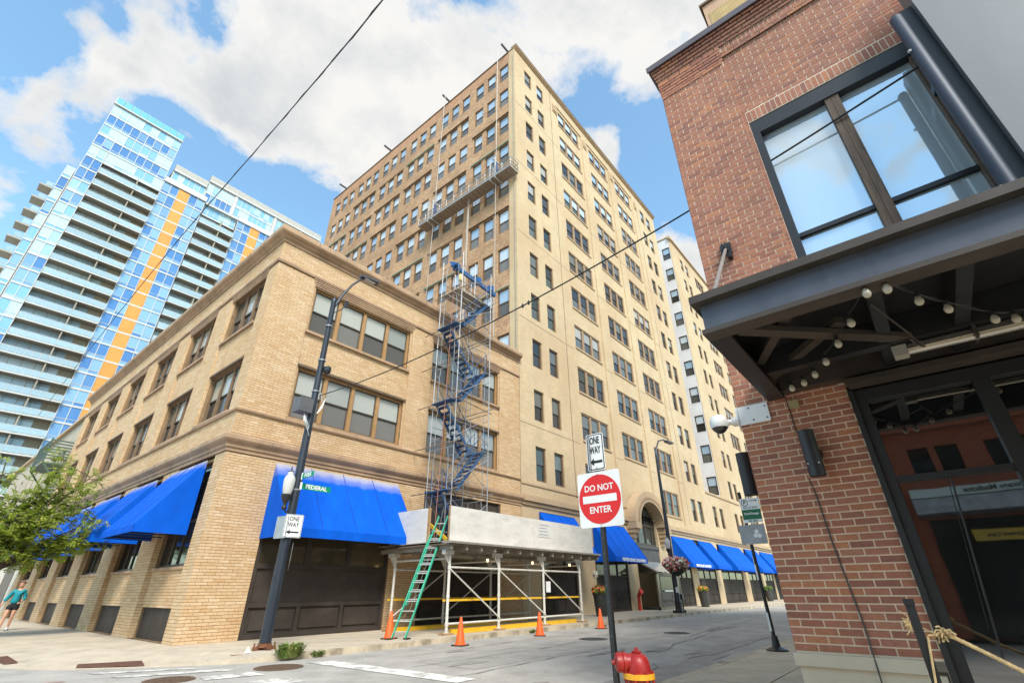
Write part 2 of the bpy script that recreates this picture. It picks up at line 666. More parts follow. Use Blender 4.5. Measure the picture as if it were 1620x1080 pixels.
glass_screen = pane_mat('glass_with_screen', (0.10, 0.098, 0.092), (0.17, 0.165, 0.155), rough=0.18, ior=1.45)
glass_dark = pane_mat('dark_glass', (0.012, 0.014, 0.014), (0.03, 0.032, 0.028), ior=1.45)
glass_sky = pane_mat('sky_glass', (0.30, 0.42, 0.55), (0.50, 0.58, 0.64), ior=2.1)  # pale blue base holds sky reflection as well as drawn blinds
glass_mid = pane_mat('front_glass', (0.022, 0.024, 0.022), (0.12, 0.125, 0.11), ior=1.5)
glass_green = pane_mat('greenish_glass', (0.03, 0.038, 0.03), (0.075, 0.085, 0.065), ior=1.5)
glass_curtain = pane_mat('glass_with_curtain', (0.20, 0.195, 0.175), (0.36, 0.35, 0.31), ior=1.5)
WRND = random.Random(77)
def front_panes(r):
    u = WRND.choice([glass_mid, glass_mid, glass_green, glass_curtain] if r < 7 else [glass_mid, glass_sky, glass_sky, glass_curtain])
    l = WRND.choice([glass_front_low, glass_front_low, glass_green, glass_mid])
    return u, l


glass_side = pane_mat('side_reflection_glass', (0.10, 0.09, 0.07), (0.40, 0.37, 0.30), ior=1.7)  # cream tones are painted in for the bright reflection in the upper sashes
glass_front_low = pane_mat('front_low_glass', (0.022, 0.021, 0.019), (0.05, 0.045, 0.04), rough=0.12, ior=1.45)
glass_olive = pane_mat('storefront_glass', (0.045, 0.036, 0.02), (0.085, 0.066, 0.036), rough=0.08, ior=1.5)

# ================================================================== ground
g = MB().quad((-300, -300, -0.002), (500, -300, -0.002), (500, 500, -0.002), (-300, 500, -0.002))
road = tag(g.build('road', asphalt), kind='structure')
# broad patches of newer and older surfacing in the road, flush sheets
patch_m = mat('road_patch', (0.215, 0.21, 0.205), 0.9, var=0.12, vscale=2.5, bump=0.4, bscale=150)
patch_l = mat('road_patch_pale', (0.335, 0.31, 0.275), 0.9, var=0.10, vscale=2.0, bump=0.3, bscale=120, dirt=(0.22, 0.21, 0.2), dscale=0.7, dlo=0.5, dhi=0.7)
for (a, b, c, d, mm) in ((2.6, 14.0, -8.9, -7.0, patch_l), (15.5, 40, -7.9, -5.9, patch_l), (-3.0, 1.0, -10.6, -9.3, patch_l)):
    q = MB().quad((a, c, 0.002), (b, c + 0.1, 0.002), (b, d, 0.002), (a, d + 0.12, 0.002))
    tag(q.build('road_patch', mm, at=(a, c, 0)), kind='structure')
wet = mat('damp_road', (0.215, 0.205, 0.19), 0.6, var=0.2, vscale=2)
for (cx, cy, rx, ry, sd) in ((5.0, -12.1, 2.6, 0.45, 1), (9.8, -11.6, 3.0, 0.3, 2), (-0.2, -11.6, 1.7, 0.3, 3)):
    rg = random.Random(sd)
    ps = []
    for k in range(46):
        a = 2 * math.pi * k / 46
        rr = 1 + 0.16 * math.sin(3 * a + sd) + 0.13 * math.sin(7 * a + 2 * sd) + 0.12 * rg.uniform(-1, 1)
        ps.append((cx + rx * rr * math.cos(a), cy + ry * rr * math.sin(a), 0.006))
    q = MB()
    q.add(ps, [tuple(range(46))])
    tag(q.build('damp_patch', wet, at=(cx, cy, 0)), kind='structure')
# old oil and rain stains on the carriageway
stain_m = mat('road_stain', (0.27, 0.25, 0.225), 0.8, var=0.15, vscale=4)
for (cx, cy, rx, ry, sd) in ((3.2, -8.1, 0.5, 0.22, 4), (6.8, -9.6, 0.9, 0.16, 5), (11.5, -7.0, 0.7, 0.2, 6), (1.9, -10.9, 0.35, 0.2, 7), (8.0, -10.4, 0.6, 0.2, 8), (-2.2, -6.6, 0.4, 0.25, 9), (16.5, -9.2, 1.4, 0.3, 10), (4.6, -6.3, 0.3, 0.12, 11)):
    rg = random.Random(sd)
    ps = []
    for k in range(30):
        a = 2 * math.pi * k / 30
        rr = 1 + 0.2 * math.sin(3 * a + sd) + 0.16 * math.sin(7 * a + 2 * sd) + 0.18 * rg.uniform(-1, 1)
        ps.append((cx + rx * rr * math.cos(a), cy + ry * rr * math.sin(a), 0.0075))
    q = MB()
    q.add(ps, [tuple(range(30))])
    tag(q.build('oil_stain', stain_m, at=(cx, cy, 0)), kind='structure')
# tar-filled cracks
tar = mat('tar_seam', (0.055, 0.053, 0.05), 0.7, var=0.2)
cr = MB()
rg = random.Random(4)
for (x, y, dx, dy, n_) in ((1.5, -9.2, 0.8, 0.03, 16), (2.0, -7.6, 0.9, -0.02, 22), (6, -10.6, 0.9, 0.04, 20), (3, -6.2, 0.7, 0.0, 24), (0.6, -7.2, 0.1, -0.35, 12), (8.5, -6.0, 0.1, -0.5, 12), (15, -6.3, 0.05, -0.5, 12), (-1.5, -8.3, 0.5, -0.25, 10), (4.2, -11.9, 0.35, 0.1, 6), (12.2, -9.6, .9, .03, 20)):
    p0 = (x, y)
    for k in range(n_):
        p1 = (p0[0] + dx * rg.uniform(.6, 1.3) * .6, p0[1] + dy + rg.uniform(-.09, .09))
        w = rg.uniform(0.006, 0.016)
        cr.quad((p0[0], p0[1] - w, 0.009), (p1[0], p1[1] - w, 0.009), (p1[0], p1[1] + w, 0.009), (p0[0], p0[1] + w, 0.009))
        p0 = p1
tag(cr.build('road_crack', tar), kind='stuff')

EDGE = [(-3.75, 60, .13), (-3.72, 14, .13), (-3.66, 6, .12), (-3.58, 2, .06), (-3.40, -0.46, .012), (-3.05, -1.35, .01), (-2.45, -2.10, .01), (-1.75, -2.75, .012),
        (-1.10, -3.22, .03), (-0.30, -3.80, .07), (0.45, -4.20, .12), (1.3, -4.36, .13)]


def edge_info(x, y):
    best = (1e9, 0.13)
    for (a, b) in zip(EDGE[:-1], EDGE[1:]):
        ax, ay, bx, by = a[0], a[1], b[0], b[1]
        L2 = (bx - ax) ** 2 + (by - ay) ** 2
        t = max(0, min(1, ((x - ax) * (bx - ax) + (y - ay) * (by - ay)) / L2))
        d = math.hypot(x - ax - t * (bx - ax), y - ay - t * (by - ay))
        if d < best[0]:
            best = (d, a[2] + t * (b[2] - a[2]))
    return best


def walk_z(x, y):
    d, ze = edge_info(x, y)
    t = max(0, min(1, d / 1.9))
    return ze + (0.13 - ze) * t * t * (3 - 2 * t)


# corner pavement with its dropped kerb: a fan between the kerb line and the building corner
sm = MB()
inner = []
fine = []
for (a, b) in zip(EDGE[2:-1], EDGE[3:]):
    for k in range(6):
        t = k / 6
        fine.append(tuple(a[i] + t * (b[i] - a[i]) for i in range(3)))
fine.append(EDGE[-1])
M_ = 18
for i, e in enumerate(fine):
    if e[1] > -0.4:
        tgt = (0.0, e[1] * 0.97 + 0.1)
    else:
        s = (e[0] + 3.2) / 4.5
        tgt = (max(0.0, min(1.3, s * 1.3)), 0.0)
    for k in range(M_ + 1):
        t = (k / M_)
        x, y = e[0] + t * (tgt[0] - e[0]), e[1] + t * (tgt[1] - e[1])
        z = e[2] if k == 0 else walk_z(x, y)
        sm.v.append((x, y, z))
for i in range(len(fine) - 1):
    for k in range(M_):
        a = i * (M_ + 1) + k
        sm.f.append((a, a + M_ + 1, a + M_ + 2, a + 1))
# skirt down to the road along the kerb line
o = len(sm.v)
for e in fine:
    sm.v.append((e[0], e[1], e[2]))
    sm.v.append((e[0], e[1], -0.02))
for i in range(len(fine) - 1):
    a = o + 2 * i
    sm.f.append((a, a + 1, a + 3, a + 2))
corner_walk = tag(sm.build('corner_sidewalk', concrete, smooth=True), kind='structure')

joint = mat('joint_dirt', (0.16, 0.14, 0.11), 0.9, var=0.2)


def slab_walk(name, x0, x1, y0, y1, sx, sy, zt, seed):
    """pavement of separate concrete flags on a darker bed"""
    rg = random.Random(seed)
    bed = tag(MB().box(x0, x1, y0, y1, -0.02, zt - 0.012).build(name, joint, at=(x0, y0, 0)), kind='structure')
    nx, ny = max(1, round((x1 - x0) / sx)), max(1, round((y1 - y0) / sy))
    wx, wy = (x1 - x0) / nx, (y1 - y0) / ny
    key = MB().box(0.007, wx - 0.007, 0.007, wy - 0.007, -0.02, 0.0).mesh('slab', concrete)
    for i in range(nx):
        for j_ in range(ny):
            link('slab', key, bed, (x0 + i * wx, y0 + j_ * wy, zt + rg.uniform(-0.002, 0.003)))
    return bed


slab_walk('front_sidewalk', 1.3, 90.1, -4.18, 0.0, 1.85, 1.4, 0.13, 1)
slab_walk('side_sidewalk', -3.55, 0.0, 6.0, 50.0, 1.8, 1.8, 0.13, 2)
slab_walk('opposite_sidewalk', -1.6, 60.0, -15.44, -13.0, 1.6, 1.25, 0.13, 3)
slab_walk('entrance_sidewalk', -3.2, 0.32, -30.0, -15.45, 1.6, 1.6, 0.13, 4)
# kerb stones
ks = thing('kerb', 'long pale concrete kerb along the pavement under the scaffold shed', 'kerb', (1.3, -4.3, 0))
ks['kind'] = 'structure'
kme = MB().box(0.008, 2.98, -0.17, 0.0, -0.05, 0.13).mesh('kerb_stone', kerb_m)
for k in range(30):
    link('kerb_stone', kme, ks, (1.3 + 2.99 * k, -4.18, random.uniform(-0.004, 0.003)))
ks2 = thing('kerb', 'pale kerb along the pavement beside the red brick pier', 'kerb', (-1.6, -12.9, 0))
ks2['kind'] = 'structure'
kme2 = MB().box(0.008, 2.98, 0.0, 0.16, -0.05, 0.13).mesh('kerb_stone', kerb_m)
for k in range(20):
    link('kerb_stone', kme2, ks2, (-1.6 + 2.99 * k, -13.0, random.uniform(-0.003, 0.003)))
# rounded corner of the opposite pavement
oc = MB()
pts = [(-1.6, -12.84)] + [(-1.6 - 1.9 * math.sin(a), -14.74 + 1.9 * math.cos(a)) for a in [math.pi / 2 * k / 8 for k in range(1, 9)]] + [(-3.5, -15.45), (-1.6, -15.45)]
oc.prism([(x, y, -0.02) for x, y in reversed(pts)], (0, 0, 0.147))
tag(oc.build('corner_pavement', concrete, at=(-2, -15, 0)), kind='structure')

# crosswalk bars and stop line
for (a, b, c, d) in (((-2.44, -2.98), (-0.82, -4.01), (-0.83, -4.14), (-2.39, -3.30)), ((-2.28, -3.93), (-0.50, -4.67), (-0.45, -5.01), (-2.23, -4.23)),
                     ((-1.26, -5.42), (-0.34, -5.54), (-0.35, -6.10), (-1.32, -5.86)), ((-0.96, -6.68), (-0.28, -6.75), (-0.25, -7.42), (-1.05, -7.3)),
                     ((-2.9, -7.6), (-0.4, -8.2), (-0.4, -8.8), (-2.9, -8.2)), ((-3.2, -9.4), (-0.5, -9.7), (-0.5, -10.3), (-3.2, -10.0)),
                     ((1.05, -5.08), (1.57, -5.35), (1.75, -9.72), (1.25, -9.72))):
    q = MB().quad((*d, 0.007), (*c, 0.007), (*b, 0.007), (*a, 0.007))
    tag(q.build('painted_bar', white_paint, at=(a[0], a[1], 0)), kind='structure')

# ================================================================== window builder
_wm = {}


def window(name, parent, fr, u0, u1, z0, z1, d, lights=1, mull=0.09, frame_m=None, up=None, lo=None, sash_m=None, split=0.5, sill=None, prz=0.0, fw=0.07, sash_w=0.05, one=False):
    """one window as a part: outer frame with mullions; panes and sashes are its sub-parts (shared mesh data)"""
    W, H = u1 - u0, z1 - z0
    key = (round(W, 3), round(H, 3), lights, mull, frame_m.name, up.name, lo.name, split, sill is not None, one)
    if key not in _wm:
        f = MB()
        f.box(0, fw, 0, 0.16, 0, H)
        f.box(W - fw, W, 0, 0.16, 0, H)
        f.box(fw, W - fw, 0, 0.16, H - fw, H)
        f.box(fw, W - fw, 0, 0.16, 0, fw)
        lw = (W - 2 * fw - mull * (lights - 1)) / lights
        s, pu, pl = MB(), MB(), MB()
        for k in range(lights):
            a = fw + k * (lw + mull)
            if k:
                f.box(a - mull, a, -0.01, 0.16, fw, H - fw)
            zm = fw + (H - 2 * fw) * split
            w = sash_w
            # upper sash in front, lower sash behind
            for (lo_, hi_, dd) in ((zm - w / 2, H - fw, 0.05), (fw, zm + w / 2, 0.085)):
                s.box(a, a + w, dd, dd + 0.034, lo_, hi_)
                s.box(a + lw - w, a + lw, dd, dd + 0.034, lo_, hi_)
                s.box(a + w, a + lw - w, dd, dd + 0.034, hi_ - w, hi_)
                s.box(a + w, a + lw - w, dd, dd + 0.034, lo_, lo_ + w)
            pu.quad((a + w, 0.07, zm + w / 2), (a + lw - w, 0.07, zm + w / 2), (a + lw - w, 0.07, H - fw - w), (a + w, 0.07, H - fw - w))
            pl.quad((a + w, 0.105, fw + w), (a + lw - w, 0.105, fw + w), (a + lw - w, 0.105, zm - w / 2), (a + w, 0.105, zm - w / 2))
        sl = None
        if sill:
            sl = MB().box(-0.06, W + 0.06, -sill[0], 0.1, -sill[1], -0.002).mesh('sill', sill[2])
        _wm[key] = (f.mesh('window', frame_m), s.mesh('sash', sash_m or frame_m), pu.mesh('pane', up), pl.mesh('pane', lo), sl)
    fm, sm_, pum, plm, slm = _wm[key]
    w = link(name, fm, parent, fr.p(u0, d, z0), fr.rz)
    for nm, me in (('sash', sm_), ('pane', pum), ('pane', plm), ('sill', slm)):
        if me:
            c = bpy.data.objects.new(nm, me)
            COL.objects.link(c)
            c.parent = w
    return w


# ================================================================== the low corner building
LB = thing('brick_building', 'three storey buff brick corner building with blue awnings on its ground floor', 'building', (0, 0, 0.13))
FF = Frame((0, 0, 0), 0.0)                       # front, u = x
FL = Frame((0, 0, 0), -math.pi / 2)              # side wall on x = 0, u = -y
XE, YE = 15.33, 29.7
front_bays = ((1.62, 6.92), (8.25, 13.5))
side_b = [(0.95 + 4.85 * k, 3.95 + 4.85 * k) for k in range(6)]
# openings
fo_up = [(a + 0.1, b - 0.1, z0, z1) for (a, b) in front_bays for (z0, z1) in ((7.05, 9.12), (10.7, 12.78))]
fo_gr = [(1.7, 6.88, 0.13, 5.36), (8.45, 13.62, 0.13, 5.36)]
so_up = [(-b, -a, z0, z1) for (a, b) in side_b for (z0, z1) in ((7.08, 9.12), (10.72, 12.8))]
so_gr = [(-b - 0.05, -a + 0.05, 2.14, 5.36) for (a, b) in side_b]
so_bs = [(-b, -a, 0.13, 1.02) for (a, b) in side_b]
REC = 0.07
wmb = MB()
# mortar planes; bays sit back a little between the pilasters
def bay_wall(mb, fr, u_lo, u_hi, z0, z1, bays, holes, rec, back=0.32):
    xs = u_lo
    for (a, b) in sorted(bays):
        wall(mb, fr, xs, a, z0, z1, [h for h in holes if h[0] >= xs and h[1] <= a], 0.0, back)
        wall(mb, fr, a, b, z0, z1, holes, rec, back - rec)
        mb.quad(fr.p(a, 0, z0), fr.p(a, 0, z1), fr.p(a, rec, z1), fr.p(a, rec, z0))
        mb.quad(fr.p(b, 0, z0), fr.p(b, rec, z0), fr.p(b, rec, z1), fr.p(b, 0, z1))
        xs = b
    wall(mb, fr, xs, u_hi, z0, z1, [], 0.0, back)


side_bays = [(-b - 0.12, -a + 0.12) for (a, b) in side_b]
bay_wall(wmb, FF, 0.0, XE, 6.9, 13.2, front_bays, fo_up, REC)
wall(wmb, FF, 0.0, XE, 0.1, 6.9, fo_gr, 0.0, 0.35)
wall(wmb, FF, 0.0, XE, 13.2, 14.2, [], 0.0)
bay_wall(wmb, FL, -YE, 0.0, 6.9, 13.2, side_bays, so_up, REC)
# ground floor side: panels between piers sit back
PIER = 0.16
xs = -YE
for (a, b) in sorted(side_bays):
    wall(wmb, FL, xs, a, 0.1, 5.5, [], 0.0)
    wall(wmb, FL, a, b, 0.1, 5.5, so_gr + so_bs, PIER, 0.25)
    wmb.quad(FL.p(a, 0, 0.1), FL.p(a, 0, 5.5), FL.p(a, PIER, 5.5), FL.p(a, PIER, 0.1))
    wmb.quad(FL.p(b, 0, 0.1), FL.p(b, PIER, 0.1), FL.p(b, PIER, 5.5), FL.p(b, 0, 5.5))
    xs = b
wall(wmb, FL, xs, 0.0, 0.1, 5.5, [], 0.0)
wall(wmb, FL, -YE, 0.0, 5.5, 6.9, [], 0.0)
wall(wmb, FL, -YE, 0.0, 13.2, 14.2, [], 0.0)
wmb.quad((0, 0, 14.2), (XE, 0, 14.2), (XE, YE, 14.2), (0, YE, 14.2))
wmb.quad((0, YE, 0.1), (0, YE, 14.2), (XE, YE, 14.2), (XE, YE, 0.1))
wmb.quad((XE, 0, 0.1), (XE, YE, 0.1), (XE, YE, 14.2), (XE, 0, 14.2))
# inside faces so that nothing is see-through
wmb.box(0.6, XE - 0.4, 0.6, YE - 0.4, 0.12, 14.0)
wmb.build('wall', mortar_y, LB)
# bricks
BL_, BH_, BJ_ = 0.302, 0.0745, 0.0115
cells_f = []
def addcells(fr, d, u0, u1, z0, z1, holes, store, ph=0):
    for c in brick_cells(u0, u1, z0, z1, holes, BL_, BH_, BJ_, ph):
        store.append((fr, d, c))


allc = []
zlo, zA, zB, zT = 0.13, 5.5, 6.1, 14.15
def front_band(z0, z1, rec):
    if rec:
        x = 0.0
        for (a, b) in front_bays:
            addcells(FF, 0.0, x, a, z0, z1, fo_up + fo_gr, allc)
            addcells(FF, REC, a + 0.012, b - 0.012, z0, z1, fo_up + fo_gr, allc)
            x = b
        addcells(FF, 0.0, x, XE, z0, z1, [], allc)
    else:
        addcells(FF, 0.0, 0.0, XE, z0, z1, fo_gr, allc)


front_band(0.13, 5.5, False)
front_band(6.1, 6.85, False)
front_band(6.98, 13.12, True)
front_band(13.32, 14.15, False)
def side_band(z0, z1, rec, holes):
    x = -YE
    if not rec:
        addcells(FL, 0.0, -YE, 0.0, z0, z1, holes, allc, 1)
        return
    for (a, b) in sorted(side_bays):
        addcells(FL, 0.0, x, a, z0, z1, holes, allc, 1)
        addcells(FL, rec, a + 0.012, b - 0.012, z0, z1, holes, allc, 1)
        x = b
    addcells(FL, 0.0, x, 0.0, z0, z1, holes, allc, 1)


side_band(0.13, 5.5, PIER, so_gr + so_bs)
side_band(6.1, 6.85, 0, [])
side_band(6.98, 13.12, REC, so_up)
side_band(13.32, 14.15, 0, [])
def near_key(fr, d, c):
    return (fr.p(c[0], d, c[1]) - CAMP).length
full = [q for q in allc if q[2][2] > BL_ - 1e-4]
full.sort(key=lambda q: near_key(*q))
chosen = full[:280]
cset = set(id(q) for q in chosen)
sb = MB()
# brick returns on the sides of piers and recessed bays
def returns(fr, bays_, rec, z0, z1):
    n_ = int(round((z1 - z0) / (BH_ + BJ_)))
    for (a, b) in bays_:
        for k in range(n_):
            z = z0 + k * (BH_ + BJ_) + BJ_ / 2
            fr.box(sb, a - 0.001, a + 0.009, -0.006, rec - 0.012, z, z + BH_)
            fr.box(sb, b - 0.009, b + 0.001, -0.006, rec - 0.012, z, z + BH_)


returns(FL, side_bays, PIER, 0.13, 5.5)
returns(FL, side_bays, REC, 6.98, 13.12)
returns(FF, front_bays, REC, 6.98, 13.12)
for q in allc:
    if id(q) in cset:
        brick_parts([q[2]], q[0], q[1], 0.009, buff, LB)
    else:
        t = brick_stuff([q[2]], q[0], q[1], 0.009, 0.003)
        sb.add(t.v, t.f)
tag(sb.build('brickwork', buff, LB), kind='stuff')


def sweep(prof, x_end=XE, y_end=YE, lo=None):
    """moulding run round the corner: profile of (out, z) points"""
    mb = MB()
    n = len(prof)
    for (o_, z) in prof:
        mb.v += [(-o_, y_end, z), (-o_, -o_, z), (x_end, -o_, z)]
    for i in range(n):
        a, b = 3 * i, 3 * ((i + 1) % n)
        for k in (0, 1):
            mb.f.append((a + k, a + k + 1, b + k + 1, b + k))
    mb.f.append(tuple(3 * i + 2 for i in range(n)))
    mb.f.append(tuple(3 * i for i in reversed(range(n))))
    return mb


# cornice, string courses and the wide belt
sweep([(-0.3, 14.13), (0.06, 14.13), (0.06, 14.24), (0.17, 14.30), (0.17, 14.36), (0.30, 14.42), (0.34, 14.48), (0.34, 14.66), (0.30, 14.72), (-0.3, 14.74)]).build('cornice', terra, LB)
sweep([(-0.05, 13.13), (0.07, 13.13), (0.09, 13.2), (0.07, 13.29), (-0.05, 13.31)]).build('string_course', terra, LB)
sweep([(-0.12, 6.86), (0.08, 6.86), (0.10, 6.92), (0.05, 6.97), (-0.12, 6.97)]).build('string_course', terra, LB)
sweep([(-0.05, 5.49), (0.05, 5.49), (0.05, 5.60), (0.10, 5.62), (0.10, 5.72), (0.20, 5.80), (0.24, 5.86), (0.24, 5.98), (0.19, 6.04), (-0.05, 6.09)]).build('belt_course', terra, LB)
# thin copper drip and block joints of the cornice
blk = MB()
for k in range(1, 12):
    blk.box(1.3 * k - 0.006, 1.3 * k + 0.006, -0.347, -0.33, 14.47, 14.67)
for k in range(1, 22):
    blk.box(-0.347, -0.33, 1.3 * k - 0.006, 1.3 * k + 0.006, 14.47, 14.67)
    blk.box(-0.247, -0.235, 1.3 * k - 0.006, 1.3 * k + 0.006, 5.86, 5.98)
for k in range(1, 12):
    blk.box(1.3 * k - 0.006, 1.3 * k + 0.006, -0.247, -0.235, 5.86, 5.98)
tag(blk.build('block_joint', dark_line, LB), kind='stuff')
# ribbed bands over the top windows
for (fr, a, b) in [(FF, a, b) for (a, b) in front_bays] + [(FL, a, b) for (a, b) in side_bays]:
    for k in range(4):
        rb = MB()
        fr.box(rb, a - 0.02 - 0.03 * k, b + 0.02 + 0.03 * k, -0.01 - 0.012 * k, REC + 0.02, 12.80 + 0.088 * k, 12.80 + 0.088 * k + 0.052)
        rb.build('head_rib', terra, LB)
for (a, b) in front_bays:
    for (z0, z1) in ((7.05, 9.12), (10.7, 12.78)):
        window('window', LB, FF, a + 0.1, b - 0.1, z0, z1, REC + 0.10, 4, 0.16, frame_tan, glass_blind, glass_screen, frame_dark, 0.5, None, fw=0.10)
        sl = MB().box(a + 0.02, b - 0.02, -0.06, 0.25, z0 - 0.11, z0 - 0.004)
        sl.build('sill', terra, LB)
        if z1 < 10:
            MB().box(a + 0.02, b - 0.02, -0.01, 0.2, z1 + 0.004, z1 + 0.10).build('lintel', dark_line, LB)
for (a, b) in side_b:
    for (z0, z1) in ((7.08, 9.12), (10.72, 12.8)):
        window('window', LB, FL, -b, -a, z0, z1, REC + 0.12, 3, 0.10, frame_brown, glass_side, glass_front_low, frame_dark, 0.5, None, fw=0.08)
        q = MB()
        FL.box(q, -b - 0.06, -a + 0.06, -0.05, 0.25, z0 - 0.10, z0 - 0.004)
        q.build('sill', terra, LB)
        if z1 < 10:
            q = MB()
            FL.box(q, -b - 0.04, -a + 0.04, -0.01, 0.2, z1 + 0.004, z1 + 0.10)
            q.build('lintel', dark_line, LB)
    # ground floor: glazing under the awning and steel plates at the pavement
    q = MB()
    n_ = 4
    w = (b - a + 0.1) / n_
    for k in range(n_ + 1):
        uu = -b - 0.05 + k * w
        FL.box(q, uu - 0.035, uu + 0.035, PIER + 0.12, PIER + 0.20, 2.2, 5.3)
    FL.box(q, -b - 0.05, -a + 0.05, PIER + 0.11, PIER + 0.21, 2.14, 2.22)
    FL.box(q, -b - 0.05, -a + 0.05, PIER + 0.11, PIER + 0.21, 3.5, 3.58)
    FL.box(q, -b - 0.05, -a + 0.05, PIER + 0.11, PIER + 0.21, 5.28, 5.36)
    wf = q.build('window', frame_dark, LB)
    for k in range(n_):
        uu = -b - 0.05 + k * w
        pq = MB().quad(FL.p(uu, PIER + 0.16, 2.2), FL.p(uu + w, PIER + 0.16, 2.2), FL.p(uu + w, PIER + 0.16, 5.3), FL.p(uu, PIER + 0.16, 5.3))
        pq.build('pane', glass_dark, wf)
    q = MB()
    FL.box(q, -b - 0.08, -a + 0.08, PIER - 0.07, PIER + 0.24, 2.05, 2.135)
    q.build('sill', terra, LB)
    for k in range(3):
        w3 = (b - a) / 3
        q = MB()
        FL.box(q, -b + k * w3 + 0.015, -b + (k + 1) * w3 - 0.015, PIER + 0.06, PIER + 0.12, 0.14, 1.0)
        q.build('base_panel', panel_dark, LB)
    q = MB()
    FL.box(q, -b, -a, PIER + 0.10, PIER + 0.2, 0.13, 1.02)
    q.build('base_backing', frame_dark, LB)


def storefront(parent, x0, x1, y=0.10, vent=None, three=True):
    """charcoal panelled shopfront with a strip of dim glass under the awning"""
    f = MB()
    f.box(x0, x1, y + 0.02, y + 0.12, 0.13, 5.36)
    f.build('shopfront', panel_dark, parent)
    W = x1 - x0
    fr_ = MB()
    for (a, b, c, d) in ((x0, x0 + 0.12, 0.13, 5.36), (x1 - 0.12, x1, 0.13, 5.36)):
        fr_.box(a, b, y - 0.05, y + 0.018, c, d)
    fr_.box(x0 + 0.12, x1 - 0.12, y - 0.05, y + 0.018, 2.08, 2.22)
    fr_.box(x0 + 0.12, x1 - 0.12, y - 0.05, y + 0.018, 3.55, 3.65)
    fr_.box(x0 + 0.12, x1 - 0.12, y - 0.045, y + 0.018, 0.98, 1.10)
    fr_.box(x0 + 0.12, x1 - 0.12, y - 0.045, y + 0.018, 0.13, 0.27)
    xs = [x0 + 0.12 + (W - 0.24) * k / 3 for k in (1, 2)]
    for x in xs:
        fr_.box(x - 0.09, x + 0.09, y - 0.05, y + 0.018, 2.22, 5.3)
        fr_.box(x - 0.06, x + 0.06, y - 0.045, y + 0.018, 0.27, 0.98)
    sf = fr_.build('shopfront_frame', panel_dark, parent)
    xx = [x0 + 0.12] + xs + [x1 - 0.12]
    for k in range(3):
        MB().quad((xx[k] + 0.02, y - 0.012, 2.22), (xx[k + 1] - 0.02, y - 0.012, 2.22), (xx[k + 1] - 0.02, y - 0.012, 3.56), (xx[k] + 0.02, y - 0.012, 3.56)).build('pane', glass_olive, sf)
        # raised mouldings of the low panels
        pm = MB()
        a, b = xx[k] + 0.12, xx[k + 1] - 0.12
        pm.box(a, b, y - 0.02, y + 0.018, 0.36, 0.90)
        pm.build('panel', panel_dark, sf)
    if vent:
        v = MB()
        for k in range(9):
            v.bar((vent[0], y - 0.07, vent[2] + k * 0.115), (vent[1], y - 0.07, vent[2] + k * 0.115), 0.03, 0.05)
        v.build('vent_louvre', panel_dark, sf)


storefront(LB, 1.72, 6.86)
storefront(LB, 8.47, 13.6, vent=(11.6, 12.9, 0.3))
# hairline cracks and settled stains at the corner are left to the brick stain
# ------------------------------------------------------------------ awnings
def awning_mat(name, fade):
    mt = bpy.data.materials.new(name)
    mt.use_nodes = True
    t = mt.node_tree
    b = t.nodes['Principled BSDF']
    b.inputs['Roughness'].default_value = 0.75
    b.inputs['Specular IOR Level'].default_value = 0.15
    tcn = t.nodes.new('ShaderNodeTexCoord')
    s = t.nodes.new('ShaderNodeSeparateXYZ')
    t.links.new(tcn.outputs['Object'], s.inputs[0])
    n = t.nodes.new('ShaderNodeTexNoise')
    n.inputs['Scale'].default_value = 2.2
    n.inputs['Detail'].default_value = 6
    t.links.new(tcn.outputs['Object'], n.inputs[0])
    # sun bleached cloth along the top seam, where rain and sun have worn the dye away
    f = math_n(t, 'ADD', s.outputs[2], math_n(t, 'MULTIPLY', math_n(t, 'SUBTRACT', n.outputs[0], 0.5), 0.13))
    f = 0.0 if fade is None else ramp(t, f, [(0.0, (0, 0, 0)), (fade - 0.07, (0, 0, 0)), (fade, (0.25,) * 3), (min(0.99, fade + 0.11), (0.8,) * 3), (1.0, (0.95,) * 3)], 'EASE')
    blue = ramp(t, n.outputs[0], [(0.3, (0.0, 0.075, 0.46)), (0.7, (0.0, 0.10, 0.58))])
    t.links.new(mixc(t, f, blue, (0.42, 0.39, 0.38)), b.inputs['Base Color'])
    MATS[name] = mt
    return mt


aw_blue = awning_mat('blue_canvas', None)
aw_faded = awning_mat('blue_canvas_faded', 0.87)
aw_side = awning_mat('blue_canvas_side', 0.93)
aw_under = mat('awning_frame', (0.03, 0.03, 0.035), 0.6, var=0.05)
seam_m = mat('blue_seam', (0.0, 0.055, 0.36), 0.8, var=0.1)
white_let = mat('white_lettering', (0.75, 0.76, 0.8), 0.7, var=0.0)


